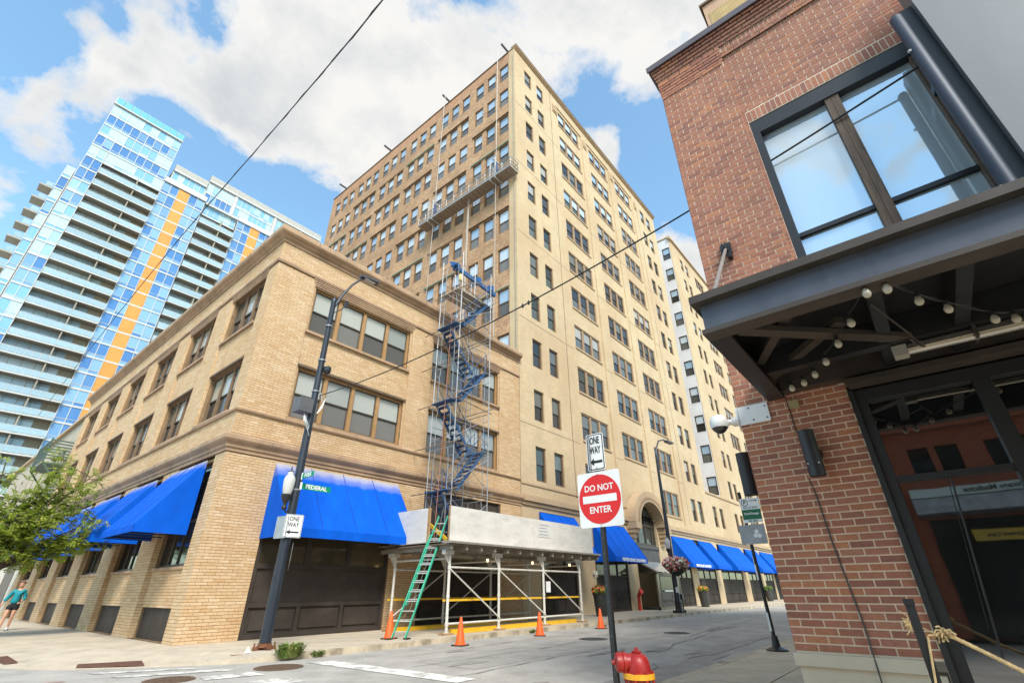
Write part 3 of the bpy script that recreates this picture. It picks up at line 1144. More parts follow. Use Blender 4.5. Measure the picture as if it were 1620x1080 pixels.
def awning(fr, u0, u1, label, group, faded=False, out_=1.45, zt=5.38, zb=3.2, zv=2.93, base_d=0.0, words=None, grid=True):
    # coordinates scaled so that object z runs 0..1 from hem to top seam
    base = fr.p((u0 + u1) / 2, base_d, zv)
    th = thing('awning', label, 'awning', base, group)
    H = zt - zv
    mm = aw_side if faded == 'side' else aw_faded if faded else aw_blue
    d0 = base_d - 0.02
    def cloth(polys, name='canvas'):
        mb = MB()
        for pl in polys:
            vs_ = []
            for (u, d, z) in pl:
                w = fr.p(u, d, z)
                vs_.append((w.x - base.x, w.y - base.y, (w.z - base.z) / H))
            mb.add(vs_, [tuple(range(len(vs_)))])
        me = mb.mesh(name, mm)
        so = me.name
        o_ = bpy.data.objects.new(name, me)
        COL.objects.link(o_)
        o_.parent = th
        o_.scale = (1, 1, H)
        sol = o_.modifiers.new('thickness', 'SOLIDIFY')
        sol.thickness = 0.012
        WLOC[o_.name] = base
        return o_
    nseg = 8
    slope = []
    for i in range(nseg):
        for j_ in range(5):
            ua, ub = u0 + (u1 - u0) * i / nseg, u0 + (u1 - u0) * (i + 1) / nseg
            ta, tb = j_ / 5, (j_ + 1) / 5
            def sag(u, t):
                k = (u - u0) / (u1 - u0)
                return 0.035 * math.sin(math.pi * t) * (0.6 + 0.4 * math.cos(2 * math.pi * k * 2))
            P = lambda u, t: (u, d0 - out_ * t + sag(u, t), zt + (zb - zt) * t)
            slope.append([P(ua, ta), P(ua, tb), P(ub, tb), P(ub, ta)])
    cloth(slope)
    cloth([[(u0, d0 - out_, zb), (u0, d0 - out_ - 0.01, zv), (u1, d0 - out_ - 0.01, zv), (u1, d0 - out_, zb)]], 'valance')
    cloth([[(u0, d0, zt), (u0, d0, zv), (u0, d0 - out_, zv), (u0, d0 - out_, zb)]], 'side_panel')
    cloth([[(u1, d0, zt), (u1, d0 - out_, zb), (u1, d0 - out_, zv), (u1, d0, zv)]], 'side_panel')
    for k in range(1, 4):
        u = u0 + (u1 - u0) * k / 4
        sm2 = MB()
        for i in range(5):
            ta, tb = i / 5, (i + 1) / 5
            q = [fr.p(u, d0 - out_ * t - 0.012 + 0.035 * math.sin(math.pi * t) * (0.6 + 0.4 * math.cos(math.pi * k)), zt + (zb - zt) * t + 0.006) for t in (ta, tb)]
            sm2.bar(q[0], q[1], 0.022, 0.006)
        so2 = sm2.build('seam', seam_m, th)
    fm = MB()
    for k in range(4):
        u = u0 + 0.03 + (u1 - u0 - 0.06) * k / 3
        fm.tube([fr.p(u, d0 - 0.02, zv + 0.06), fr.p(u, d0 - out_ + 0.03, zv + 0.06)], 0.02, 6)
        fm.tube([fr.p(u, d0 - 0.02, zt - 0.1), fr.p(u, d0 - out_ + 0.05, zb - 0.05)], 0.015, 6)
    fm.tube([fr.p(u0 + 0.03, d0 - out_ + 0.03, zv + 0.06), fr.p(u1 - 0.03, d0 - out_ + 0.03, zv + 0.06)], 0.02, 6)
    fm.build('frame', aw_under, th)
    if words:
        w = fr.p(u0 + (u1 - u0) * words[1], d0 - out_ - 0.022, (zb + zv) / 2)
        text(words[0], 0.25, w, (math.pi / 2, 0, fr.rz), white_let, th, 'lettering', bold=0.012, sx=words[2] if len(words) > 2 else 1.0)
    return th


awning(FF, 1.66, 6.94, 'wide blue awning with a bleached top edge behind the corner lamp post', 'blue canvas awnings', True, out_=1.5)
side_lab = ['blue awning nearest the brick corner on the side street wall', 'blue awning second from the brick corner on the side street wall',
            'blue awning third from the brick corner, partly behind the tree', 'blue awning fourth from the brick corner, mostly behind the tree',
            'blue awning fifth from the brick corner, hidden behind the tree crown', 'blue awning at the far end of the side street wall']
for k, (a, b) in enumerate(side_b):
    awning(FL, -b - 0.7, -a - 0.4, side_lab[k], 'blue canvas awnings', 'side', out_=1.45, zb=3.22, zv=3.02)

# ================================================================== the twelve storey block
TB = thing('brick_building', 'tall twelve storey buff brick block with rows of windows and an arched doorway', 'building', (15.4, 0, 0.13))
tall_front = brick_tex_mat('buff_face_brick', (0.50, 0.38, 0.225), (0.56, 0.43, 0.27), (0.44, 0.33, 0.20), 0.22, 0.0667, 0.006, stain=(0.43, 0.29, 0.165), var=0.15, bump=0.15, stain_amt=0.6)
tall_side = brick_tex_mat('common_brick', (0.29, 0.15, 0.075), (0.53, 0.32, 0.165), (0.42, 0.30, 0.195), 0.22, 0.072, 0.011, stain=(0.235, 0.125, 0.062), var=0.26, bump=0.6, stain_amt=0.45)
parapet_red = brick_tex_mat('parapet_brick', (0.38, 0.17, 0.085), (0.46, 0.235, 0.12), (0.40, 0.27, 0.17), 0.22, 0.072, 0.011, var=0.15)
trim_b = mat('buff_stone_trim', (0.45, 0.32, 0.195), 0.8, var=0.1, vscale=0.8, dirt=(0.33, 0.22, 0.13), dscale=0.4, dlo=0.5, dhi=0.75)
X0, X1, YD, ZR = 15.37, 46.4, 31.4, 47.9
FT = Frame((0, 0, 0), 0.0)
FTL = Frame((X0, 0, 0), -math.pi / 2)
rows = [7.05 + 3.71 * k for k in range(11)]
WH = 2.08
end_a = [(16.86, 17.92), (18.82, 19.88)]
tri = [(22.68, 26.66), (28.88, 32.82), (34.98, 38.92)]
end_b = [(41.72, 42.92), (43.58, 44.80)]
fholes = [(a, b, z, z + WH) for z in rows for (a, b) in end_a + tri + end_b if not (b > 28 and a < 33 and z < 8)]
arch_c, arch_r = 30.75, 2.05
fholes += [(17.0, 20.7, 0.13, 5.36), (22.8, 27.2, 0.13, 5.36), (28.7, 32.8, 0.13, 6.2), (28.95, 32.55, 6.2, 7.0), (29.6, 31.9, 7.0, 7.3), (35.5, 39.0, 0.13, 5.36), (40.4, 45.2, 0.13, 5.36)]
fb = MB()
bays = [(a - 0.5, b + 0.5) for (a, b) in tri]
# lower two floors flush, upper bays set back between piers
wall(fb, FT, X0, X1, 0.1, 6.4, fholes, 0.0, 0.35)
xs = X0
for (a, b) in bays:
    wall(fb, FT, xs, a, 6.4, 46.6, [h for h in fholes if h[0] >= xs and h[1] <= a and h[2] > 6.4], 0.0, 0.26)
    wall(fb, FT, a, b, 6.4, 46.6, [h for h in fholes if h[2] >= 6.4 or h[3] > 6.4], 0.10, 0.18)
    for (x, s) in ((a, 1), (b, -1)):
        q = [(x, 0, 6.4), (x, 0, 46.6), (x, 0.10, 46.6), (x, 0.10, 6.4)]
        fb.quad(*(q if s > 0 else reversed(q)))
    fb.quad((a, 0, 46.6), (b, 0, 46.6), (b, 0.10, 46.6), (a, 0.10, 46.6))
    fb.quad((a, 0, 6.4), (a, 0.10, 6.4), (b, 0.10, 6.4), (b, 0, 6.4))
    xs = b
wall(fb, FT, xs, X1, 6.4, 46.6, [h for h in fholes if h[0] >= xs], 0.0, 0.26)
wall(fb, FT, X0, X1, 46.6, ZR, [], 0.0, 0.26)
fb.quad((X1, 0, 0.1), (X1, YD, 0.1), (X1, YD, ZR), (X1, 0, ZR))
fb.build('front_wall', tall_front, TB)
cols = [1.9 + 5.06 * k + d for k in range(6) for d in (0.0, 1.57, 3.13)]
shol = [(-c, -c + 1.08, z, z + 2.2) for z in rows[1:] for c in cols]
sbm = MB()
wall(sbm, FTL, -YD, -0.72, 0.1, 46.75, shol, 0.0, 0.22)
sbm.build('side_wall', tall_side, TB)
sp_ = MB()
wall(sp_, FTL, -YD, -0.72, 46.75, ZR, [], 0.0, 0.2)
sp_.build('parapet', parapet_red, TB)
rf = MB()
rf.quad((X0, 0, ZR), (X1, 0, ZR), (X1, YD, ZR), (X0, YD, ZR))
rf.quad((X0, YD, 0.1), (X0, YD, ZR), (X1, YD, ZR), (X1, YD, 0.1))
rf.box(X0 + 0.5, X1 - 0.4, 0.5, YD - 0.3, 0.12, ZR - 0.4)
rf.build('roof', joint, TB)
# smooth brick return at the corner, slightly proud of the rough side wall
qn = MB().box(X0 - 0.035, X0 + 0.06, -0.001, 0.72, 13.9, ZR - 0.01)
qn.build('corner_pier', tall_front, TB)
# roof coping
cp = MB()
cp.box(X0 - 0.12, X1 + 0.1, -0.26, 0.32, ZR + 0.02, ZR + 0.16)
cp.box(X0 - 0.05, X1 + 0.05, -0.14, -0.002, ZR - 0.14, ZR + 0.018)
cp.build('coping', trim_b, TB)
MB().box(X0 - 0.14, X1 + 0.12, -0.30, 0.34, ZR + 0.162, ZR + 0.23).build('coping_cap', dark_line, TB)
MB().box(X0 - 0.08, X0 + 0.3, 0.33, YD, ZR + 0.004, ZR + 0.10).build('side_coping', dark_line, TB)
# lines: pilaster edges, a string at the second floor, belt over the shops
ln = MB()
for x in (21.15, 40.6):
    ln.box(x - 0.03, x + 0.03, -0.004, 0.02, 6.6, ZR - 0.2)
ln.build('movement_joint', dark_line, TB)
for z in [r - 0.42 for r in rows[1::2]]:
    jl = MB()
    jl.box(X0 + 0.05, 21.1, -0.006, 0.02, z, z + 0.03)
    for (a, b) in zip([21.2] + [b for (_, b) in bays], [a for (a, _) in bays] + [40.55]):
        jl.box(a + 0.01, b - 0.01, -0.006, 0.02, z, z + 0.03)
    jl.build('course_line', dark_line, TB)
bc = MB()
for (a, b) in ((15.4, 28.0), (33.6, 47.5)):
    b = min(b, 46.38)
    bc.box(a, b, -0.10, 0.05, 5.6, 5.80)
    bc.box(a, b, -0.22, 0.05, 5.802, 6.02)
    bc.box(a, b, -0.12, 0.05, 6.022, 6.14)
bc.build('belt_course', trim_b, TB)
sc_ = MB()
sc_.box(X0 + 0.02, 28.0, -0.05, 0.04, 6.72, 6.82)
sc_.build('string_course', trim_b, TB)
for x in (21.9, 27.75, 33.9, 40.2):
    pq = MB()
    pq.box(x - 0.42, x + 0.42, -0.07, 0.05, 45.1, 46.25)
    for k in range(3):
        pq.box(x - 0.3 + 0.2 * k, x - 0.16 + 0.2 * k, -0.13, -0.072, 45.25, 46.1)
    pq.box(x - 0.36, x + 0.36, -0.11, -0.072, 45.62, 45.74)
    pq.build('ornament', trim_b, TB)
frame_buff = mat('brown_stone_mullion', (0.30, 0.195, 0.115), 0.7, var=0.1)
# windows
sill_f = (0.06, 0.12, trim_b)
for r, z in enumerate(rows):
    for (a, b) in end_a + end_b:
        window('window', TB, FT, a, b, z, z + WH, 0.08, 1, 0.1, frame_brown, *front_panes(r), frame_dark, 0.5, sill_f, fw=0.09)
    for (a, b) in tri:
        if not (b > 28 and a < 33 and z < 8):
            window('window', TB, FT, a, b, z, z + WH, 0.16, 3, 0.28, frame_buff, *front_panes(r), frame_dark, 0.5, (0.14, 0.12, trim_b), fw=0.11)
for r, z in enumerate(rows):
    if r < 2:
        continue
    for c in cols:
        if r < 4 and c > 16:
            continue
        window('window', TB, FTL, -c, -c + 1.08, z, z + 2.2, 0.07, 1, 0.1, frame_brown, glass_sky, glass_screen, frame_brown, 0.5, None, fw=0.06)
# iron lintels run above groups of three on the side wall; some have a pale green drip edge
lint_g = mat('green_lintel', (0.20, 0.27, 0.20), 0.6, var=0.2)
for r, z in enumerate(rows):
    if r < 3:
        continue
    for k in range(6):
        if (r + k) % 5 == 4 or r == 10:
            continue
        b = 1.9 + 5.06 * k
        q = MB()
        FTL.box(q, -b - 3.3, -b + 1.15, -0.12 if (r + k) % 3 else -0.05, 0.05, z + 2.24, z + 2.32)
        q.build('lintel', lint_g if (r * 3 + k) % 4 == 1 else dark_line, TB)
# shops of the tall block
storefront(TB, 17.05, 20.65, y=0.08, vent=(17.3, 18.6, 0.35))
storefront(TB, 22.85, 27.15, y=0.08, vent=(25.2, 26.8, 0.35))
storefront(TB, 35.55, 38.95, y=0.08)
storefront(TB, 40.45, 45.15, y=0.08)
# ---- arched doorway
hood = MB()
nA = 22
def arc(r, k, n=nA):
    a = math.pi * (1 - k / n)
    return arch_c + r * math.cos(a), 5.75 + 0.80 * r * math.sin(a)
for k in range(nA):
    (xa, za), (xb, zb_) = arc(2.08, k), arc(2.08, k + 1)
    (xc, zc_), (xd, zd) = arc(3.05, k + 1), arc(3.05, k)
    hood.prism([(xa, -0.75, za), (xb, -0.75, zb_), (xc, -0.75, zc_), (xd, -0.75, zd)], (0, 0.745, 0))
hood.build('arch_hood', trim_b, TB)
# solid wall left and right of the arch
sd = MB()
for k in range(nA):
    (xa, za), (xb, zb_) = arc(2.08, k), arc(2.08, k + 1)
    sd.prism([(xa, 0.004, za), (xb, 0.004, zb_), (xb, 0.004, 7.45), (xa, 0.004, 7.45)], (0, 0.3, 0))
sd.build('arch_spandrel', tall_front, TB)
dent = MB()
for k in range(34):
    x, z = arc(2.42, k + 0.5, 34)
    dent.box(x - 0.07, x + 0.07, -0.80, -0.752, z - 0.07, z + 0.07)
dent.build('arch_rosettes', terra, TB)
for s, x in ((0, 27.72), (1, 33.0)):
    cb_ = MB()
    cb_.box(x, x + 0.85, -0.78, -0.002, 5.3, 5.74)
    cb_.box(x + 0.06, x + 0.79, -0.6, -0.002, 5.02, 5.298)
    cb_.box(x + 0.14, x + 0.71, -0.4, -0.002, 4.7, 5.018)
    cb_.box(x + 0.22, x + 0.63, -0.22, -0.002, 4.4, 4.698)
    cb_.build('corbel', trim_b, TB)
aw = MB()
aw.box(28.72, 32.78, 0.20, 0.30, 4.32, 4.5)
for x in (28.75, 29.75, 31.05, 32.15, 32.65):
    aw.box(x, x + 0.12, 0.18, 0.30, 4.5, 7.2 if 29.5 < x < 32 else 6.4)
aw.box(28.75, 32.75, 0.18, 0.30, 5.72, 5.84)
wa = aw.build('arched_window', frame_dark, TB)
MB().quad((28.72, 0.26, 4.45), (32.78, 0.26, 4.45), (32.78, 0.26, 7.3), (28.72, 0.26, 7.3)).build('pane', glass_mid, wa)
band = MB()
band.box(28.72, 32.78, 0.02, 0.3, 3.0, 3.2)
band.box(28.72, 32.78, 0.06, 0.3, 3.2, 4.1)
band.box(28.72, 32.78, -0.02, 0.3, 4.1, 4.31)
band.build('door_fascia', mat('grey_iron', (0.09, 0.085, 0.08), 0.6, var=0.15), TB)
# glazed vestibule with a sloped glass roof
ve = MB()
for (x, y) in ((28.75, -1.3), (31.55, -1.3), (32.7, -1.3)):
    ve.box(x, x + 0.09, y, y + 0.09, 0.13, 2.55 if x > 29 else 2.5)
ve.box(28.75, 32.79, -1.3, -1.21, 2.32, 2.42)
ve.box(28.75, 32.79, -1.3, -1.21, 0.13, 0.3)
for x in (28.75, 30.1, 31.55, 32.7):
    ve.bar((x + 0.045, -1.45, 2.42), (x + 0.045, 0.05, 3.15), 0.06)
v1 = ve.build('vestibule', mat('bronze_frame', (0.16, 0.125, 0.085), 0.45, var=0.1), TB)
MB().prism([(28.76, -1.42, 2.47), (32.78, -1.42, 2.47), (32.78, 0.04, 3.19), (28.76, 0.04, 3.19)], (0, 0, 0.02)).build('glass_roof', mat('roof_glass', (0.33, 0.34, 0.35), 0.12, var=0.15, ior=1.6), v1)
MB().box(31.64, 32.7, -1.27, -1.25, 0.3, 2.32).build('side_light', glass_dark, v1)
MB().box(28.77, 28.8, -1.2, 0.0, 0.3, 2.4).build('side_light', glass_olive, v1)
MB().box(28.84, 29.25, -1.27, -1.25, 0.3, 2.32).build('side_light', glass_olive, v1)
MB().box(28.8, 32.7, 0.22, 0.3, 0.13, 3.0).build('lobby_wall', mat('lobby_wall', (0.2, 0.15, 0.09), 0.7), v1)
dr = MB()
dr.box(29.25, 29.36, -1.29, -1.23, 0.15, 2.3)
dr.box(31.44, 31.55, -1.29, -1.23, 0.15, 2.3)
dr.box(29.36, 31.44, -1.29, -1.23, 2.18, 2.3)
dr.box(29.36, 31.44, -1.29, -1.23, 0.15, 0.4)
dr.box(29.36, 31.44, -1.29, -1.23, 1.02, 1.1)
do = dr.build('door', frame_dark, TB)
MB().box(29.36, 31.44, -1.27, -1.25, 0.4, 2.18).build('pane', glass_dark, do)
MB().bar((29.7, -1.33, 1.28), (31.1, -1.33, 1.28), 0.05, 0.09).tube([(31.3, -1.36, 0.8), (31.3, -1.36, 1.2)], 0.025).build('handle', mat('steel', (0.55, 0.55, 0.54), 0.35, 0.8, var=0.05), do)

# ================================================================== far wing past the light court
W2 = thing('apartment_block', 'farther buff brick block with a white painted light court wall', 'building', (47.7, 0, 0.13))
F2 = Frame((0, 0, 0), 0.0)
XW, XEND = 51.7, 79.0
c2_pair = [(55.4, 56.6), (57.5, 58.7)]
c2_tri = [(61.6, 65.6), (67.8, 71.8)]
c2_end = [(74.2, 75.4), (76.2, 77.4)]
low2 = [(47.9, 49.1), (50.1, 51.3)] + c2_pair + c2_tri[:1] + [(67.0, 68.2), (68.9, 70.0)]
h2 = [(a, b, z, z + WH) for z in rows[2:] for (a, b) in c2_pair + c2_tri + c2_end]
h2l = [(a, b, z, z + WH) for z in rows[:1] for (a, b) in low2]
shop2 = [(46.8, 53.7), (55.75, 60.6), (62.3, 66.3)]
h2l += [(max(a, 46.8), b, 0.13, 5.36) for (a, b) in shop2]
m2 = MB()
wall(m2, F2, 46.43, 73.0, 0.1, 10.45, h2l, 0.02, 0.26)
h2m = [(a, b, rows[1], rows[1] + WH) for (a, b) in c2_pair + c2_tri + c2_end]
wall(m2, F2, XW, XEND, 10.45, 13.5, h2m, 0.02, 0.26)
wall(m2, F2, XW, XEND, 13.5, ZR, h2, 0.02, 0.26)
m2.quad((XEND, 0.02, 0.1), (XEND, 20, 0.1), (XEND, 20, ZR), (XEND, 0.02, ZR))
m2.quad((XW, 0.02, ZR), (XEND, 0.02, ZR), (XEND, 20, ZR), (XW, 20, ZR))
m2.quad((46.43, 0.02, 10.45), (XW, 0.02, 10.45), (XW, 20, 10.45), (46.43, 20, 10.45))
m2.build('front_wall', tall_front, W2)
wp = mat('white_painted_brick', (0.66, 0.65, 0.66), 0.8, var=0.05, vscale=0.6)
FW = Frame((XW, 0, 0), -math.pi / 2)
hw = [(u, u + 1.12, z, z + WH) for z in rows[1:] for u in (-1.27, -2.95, -6.1)]
mw = MB()
wall(mw, FW, -20, -0.06, 10.46, ZR - 0.02, hw, 0.0, 0.25)
mw.build('light_court_wall', wp, W2)
wr = MB()
wall(wr, FW, -0.06, 0.0, 10.46, ZR - 0.02, [], -0.004, 0.1)
wr.build('corner_return', tall_front, W2)
MB().quad((XW, 20, 10.4), (XW, 20, ZR), (46.4, 20, ZR), (46.4, 20, 10.4)).build('light_court_back', wp, W2)
MB().box(XW + 0.4, XEND - 0.4, 0.5, 19.6, 0.12, ZR - 0.4).build('core', joint, W2)
MB().box(46.8, XW + 0.3, 0.5, 19.6, 0.12, 10.2).build('core', joint, W2)
c2 = MB()
c2.box(XW - 0.15, XEND + 0.1, -0.24, 0.34, ZR + 0.02, ZR + 0.2)
c2.box(XW - 0.3, XW + 0.4, -0.3, 0.1, ZR - 0.35, ZR + 0.018)
c2.box(XW - 0.12, XW + 0.2, 0.34, 20, ZR + 0.02, ZR + 0.14)
c2.build('coping', trim_b, W2)
for r, z in enumerate(rows):
    if r == 0:
        for (a, b) in low2:
            window('window', W2, F2, a, b, z, z + WH, 0.12, 3 if b - a > 2 else 1, 0.28, frame_brown if b - a < 2 else frame_buff, glass_mid, glass_front_low, frame_dark, 0.5, sill_f, fw=0.09)
        continue
    for (a, b) in c2_pair + c2_end:
        window('window', W2, F2, a, b, z, z + WH, 0.10, 1, 0.1, frame_brown, *front_panes(r), frame_dark, 0.5, sill_f, fw=0.09)
    for (a, b) in c2_tri:
        window('window', W2, F2, a, b, z, z + WH, 0.12, 3, 0.28, frame_buff, *front_panes(r), frame_dark, 0.5, sill_f, fw=0.11)
    for u in (-1.27, -2.95, -6.1):
        window('window', W2, FW, u, u + 1.12, z, z + WH, 0.06, 1, 0.1, frame_dark, glass_sky, glass_mid, frame_dark, 0.5, (0.08, 0.1, wp), fw=0.07)
b2 = MB()
b2.box(46.43, 70.2, -0.10, 0.05, 5.6, 5.80)
b2.box(46.43, 70.2, -0.22, 0.05, 5.802, 6.02)
b2.box(46.43, 70.2, -0.12, 0.05, 6.022, 6.14)
b2.box(46.43, 58.0, -0.08, 0.05, 10.3, 10.46)
b2.build('belt_course', trim_b, W2)
for (a, b) in shop2:
    storefront(W2, max(a, 46.8) + 0.05, b - 0.05, y=0.1)
# bracketed lamp house corbel at the end of the shops
cbn = MB()
cbn.box(68.3, 70.3, -0.7, 0.0, 6.7, 7.9)
cbn.box(68.6, 70.0, -0.5, 0.0, 6.2, 6.698)
cbn.box(68.9, 69.7, -0.3, 0.0, 5.7, 6.198)
cbn.build('corbel', trim_b, W2)
# solid near-black block, painted as the shade inside a passage beyond the last shop
MB().box(67.2, 72.4, -0.02, 0.4, 0.13, 4.8).build('passage_shade_block', mat('passage_shade', (0.012, 0.011, 0.01), 0.9), W2)
pl = MB()
pl.box(72.6, 78.8, -0.05, 0.3, 0.13, 5.5)
pl.build('end_pier', tall_front, W2)
for (a, b, t_) in ((17.02, 20.7, 'blue awning half hidden by the right end of the scaffold shed'),
                   (22.8, 27.2, 'lettered blue awning directly behind the do not enter sign'),
                   (35.5, 40.3, 'lettered blue awning just right of the arched doorway'),
                   (41.6, 45.3, 'narrow blue awning, second to the right of the arched doorway'),
                   (47.2, 54.2, 'widest blue awning, third to the right of the arched doorway'),
                   (56.2, 60.8, 'blue awning fourth to the right of the arched doorway, behind the meter pole'),
                   (62.2, 68.6, 'blue awning farthest down the street beside the red brick pier')):
    w = None
    if a == 22.8:
        w = ('PRINTERS SQUARE CONDOMINIUM', 0.56, 0.82)
    if a == 35.5:
        w = ('PRINTERS SQUARE CONDOMINIUM', 0.5, 0.86)
    awning(FT, a, b, t_, 'blue canvas awnings', False, out_=1.48, zt=5.33, words=w)
# roof outrigger beams that carry the stage ropes
out_m = mat('dark_steel', (0.07, 0.065, 0.06), 0.5, var=0.1)
for (y, l_) in ((0.9, 'steel outrigger beam on the roof corner, nearest the street'), (9.2, 'steel outrigger beam, second along the side roof edge'),
               (19.3, 'steel outrigger beam, third along the side roof edge'), (28.7, 'steel outrigger beam farthest along the side roof edge')):
    th = thing('outrigger_beam', l_, 'roof beam', (X0, y, ZR + 0.1), 'outrigger beams on the tall roof')
    MB().bar((X0 - 0.9, y, ZR + 0.42), (X0 + 3.0, y, ZR + 0.42), 0.14, 0.2).build('beam', out_m, th)
    MB().box(X0 + 0.35, X0 + 0.55, y - 0.2, y + 0.2, ZR + 0.0, ZR + 0.32).build('stand', out_m, th)

# ================================================================== swing stage on the side wall
alu = mat('aluminium', (0.34, 0.33, 0.31), 0.45, 0.3, var=0.08)
deck_m = mat('stage_deck', (0.30, 0.25, 0.20), 0.7, var=0.1)
ss = thing('swing_stage', 'suspended aluminium work platform hanging against the tall side wall', 'scaffold', (X0 - 0.8, 5.2, 30.5))
xa, xb_, ya, yb, zs = X0 - 1.15, X0 - 0.15, -0.35, 10.55, 30.55
for k in range(4):
    y0_, y1_ = ya + (yb - ya) * k / 4, ya + (yb - ya) * (k + 1) / 4
    MB().box(xa, xb_, y0_ + 0.02, y1_ - 0.02, zs, zs + 0.13).build('deck', deck_m, ss)
rl = MB()
for z in (0.3, 0.62, 1.05):
    for x in (xa, xb_):
        rl.tube([(x, ya, zs + z), (x, yb, zs + z)], 0.035, 6)
    for y in (ya, yb):
        rl.tube([(xa, y, zs + z), (xb_, y, zs + z)], 0.035, 6)
for k in range(13):
    y = ya + (yb - ya) * k / 12
    for x in (xa, xb_):
        rl.tube([(x, y, zs + 0.1), (x, y, zs + 1.05)], 0.028, 6)
for k in range(12):
    y0_, y1_ = ya + (yb - ya) * k / 12, ya + (yb - ya) * (k + 1) / 12
    rl.tube([(xa, y0_, zs + (0.3 if k % 2 else 1.05)), (xa, y1_, zs + (1.05 if k % 2 else 0.3))], 0.02, 5)
rl.build('guard_rail', alu, ss)
MB().box(xa - 0.03, xa, ya, yb, zs + 0.02, zs + 0.2).build('toe_board', alu, ss)
und = MB()
for k in range(24):
    y = ya + (yb - ya) * (k + 0.5) / 24
    und.box(xa + 0.03, xb_ - 0.03, y - 0.03, y + 0.03, zs - 0.05, zs - 0.002)
und.build('deck_joist', deck_m, ss)
hoist_b = mat('hoist_blue', (0.03, 0.07, 0.22), 0.5, var=0.1)
for y in (1.45, 8.9):
    st_ = MB()
    for yy in (y - 0.18, y + 0.35):
        st_.bar((xa + 0.02, yy, zs - 0.1), (xa + 0.02, yy, zs + 2.2), 0.09, 0.09)
        st_.bar((xb_ - 0.05, yy, zs - 0.1), (xb_ - 0.05, yy, zs + 2.2), 0.07, 0.07)
        st_.bar((xa, yy, zs - 0.08), (xb_, yy, zs - 0.08), 0.09, 0.12)
    st_.bar((xa, y + 0.08, zs + 2.2), (xb_, y + 0.08, zs + 2.2), 0.1)
    sr = st_.build('stirrup', mat('white_steel', (0.45, 0.44, 0.42), 0.5, var=0.1), ss)
    hb = MB()
    hb.box(xa + 0.25, xa + 0.6, y - 0.1, y + 0.25, zs + 0.75, zs + 1.2)
    hb.lathe([(0.16, 0), (0.2, 0.1), (0.2, 0.25), (0.14, 0.36)], (xa + 0.42, y + 0.1, zs + 1.25), 10)
    hb.lathe([(0.12, 0), (0.14, 0.2), (0.1, 0.32)], (xa + 0.42, y + 0.1, zs + 1.7), 10)
    hb.build('hoist', hoist_b, ss)
    cc = MB().lathe([(0.05, 0), (0.2, 0.02), (0.2, 0.1), (0.05, 0.12)], (xa + 0.3, y - 0.1, zs + 0.7), 12, (0, 1, 0))
    cc.build('cable_reel', out_m, ss)
rope_m = mat('steel_rope', (0.42, 0.40, 0.36), 0.5, var=0.05)
for (y, z0, l_) in ((1.45, 12.9, 'pale hoist rope hanging down the tall side wall nearer the street'), (8.9, 14.6, 'pale hoist rope hanging down the tall side wall at the far end of the platform')):
    rp = MB()
    rp.tube([(xa + 0.4, y + 0.08, ZR + 0.3), (xa + 0.4, y + 0.08, z0 + 2)], 0.016, 5)
    rp.tube([(xa + 0.55, y + 0.16, ZR + 0.3), (xa + 0.5, y + 0.22, z0 + 1)], 0.016, 5)
    tag(rp.build('hoist_rope', rope_m, at=(xa + 0.4, y, z0)), l_, 'rope', 'ropes of the hanging platform')
rp = MB()
rp.tube([(xa + 0.5, 4.6, zs + 0.1), (xa + 0.5, 4.6, 15.5)], 0.026, 5)
rp.tube([(xa + 0.5, 4.72, zs + 0.1), (xa + 0.5, 4.7, 15.5)], 0.02, 5)
tag(rp.build('power_cable', rope_m, at=(xa + 0.5, 4.6, 15.5)), 'pale power cable hanging from the middle of the work platform', 'cable')
# drain pipe where the two brick faces meet
dpp = MB().tube([(X0 - 0.07, 0.16, ZR - 0.8), (X0 - 0.07, 0.16, 15.2), (X0 - 0.2, 0.05, 14.9)], 0.035, 6)
tag(dpp.build('conduit', mat('conduit_grey', (0.28, 0.25, 0.2), 0.5), at=(X0, 0.16, 14.9)), 'thin grey conduit running down the corner of the tall block', 'pipe')

# ================================================================== glass tower far behind
GT = thing('glass_tower', 'tall pale glass apartment tower with balconies and orange panel strips', 'building', (14, 88, 0))
tw_white = mat('white_slab_edge', (0.52, 0.515, 0.49), 0.6, var=0.04)
tw_slab = mat('balcony_concrete', (0.29, 0.255, 0.20), 0.8, var=0.08, rnd=0.06)
tw_orange = mat('orange_cladding', (0.66, 0.28, 0.06), 0.6, var=0.05, vscale=0.5, rnd=0.05)
tw_dark = pane_mat('balcony_glass_door', (0.30, 0.42, 0.52), (0.46, 0.58, 0.66), rough=0.05, ior=1.7)
tw_pane = pane_mat('tower_glass', (0.075, 0.20, 0.44), (0.22, 0.39, 0.56), rough=0.05, ior=1.5)
tw_pale = pane_mat('tower_pale_glass', (0.20, 0.42, 0.62), (0.44, 0.60, 0.68), rough=0.06, ior=1.5)
tw_teal = mat('teal_glass', (0.15, 0.42, 0.47), 0.1, var=0.05, ior=1.6)
tw_rail = mat('rail_glass', (0.30, 0.42, 0.48), 0.12, var=0.06, ior=1.5, rnd=0.08)
FG = Frame((0, 88, 0), 0.0)
FH = 3.0
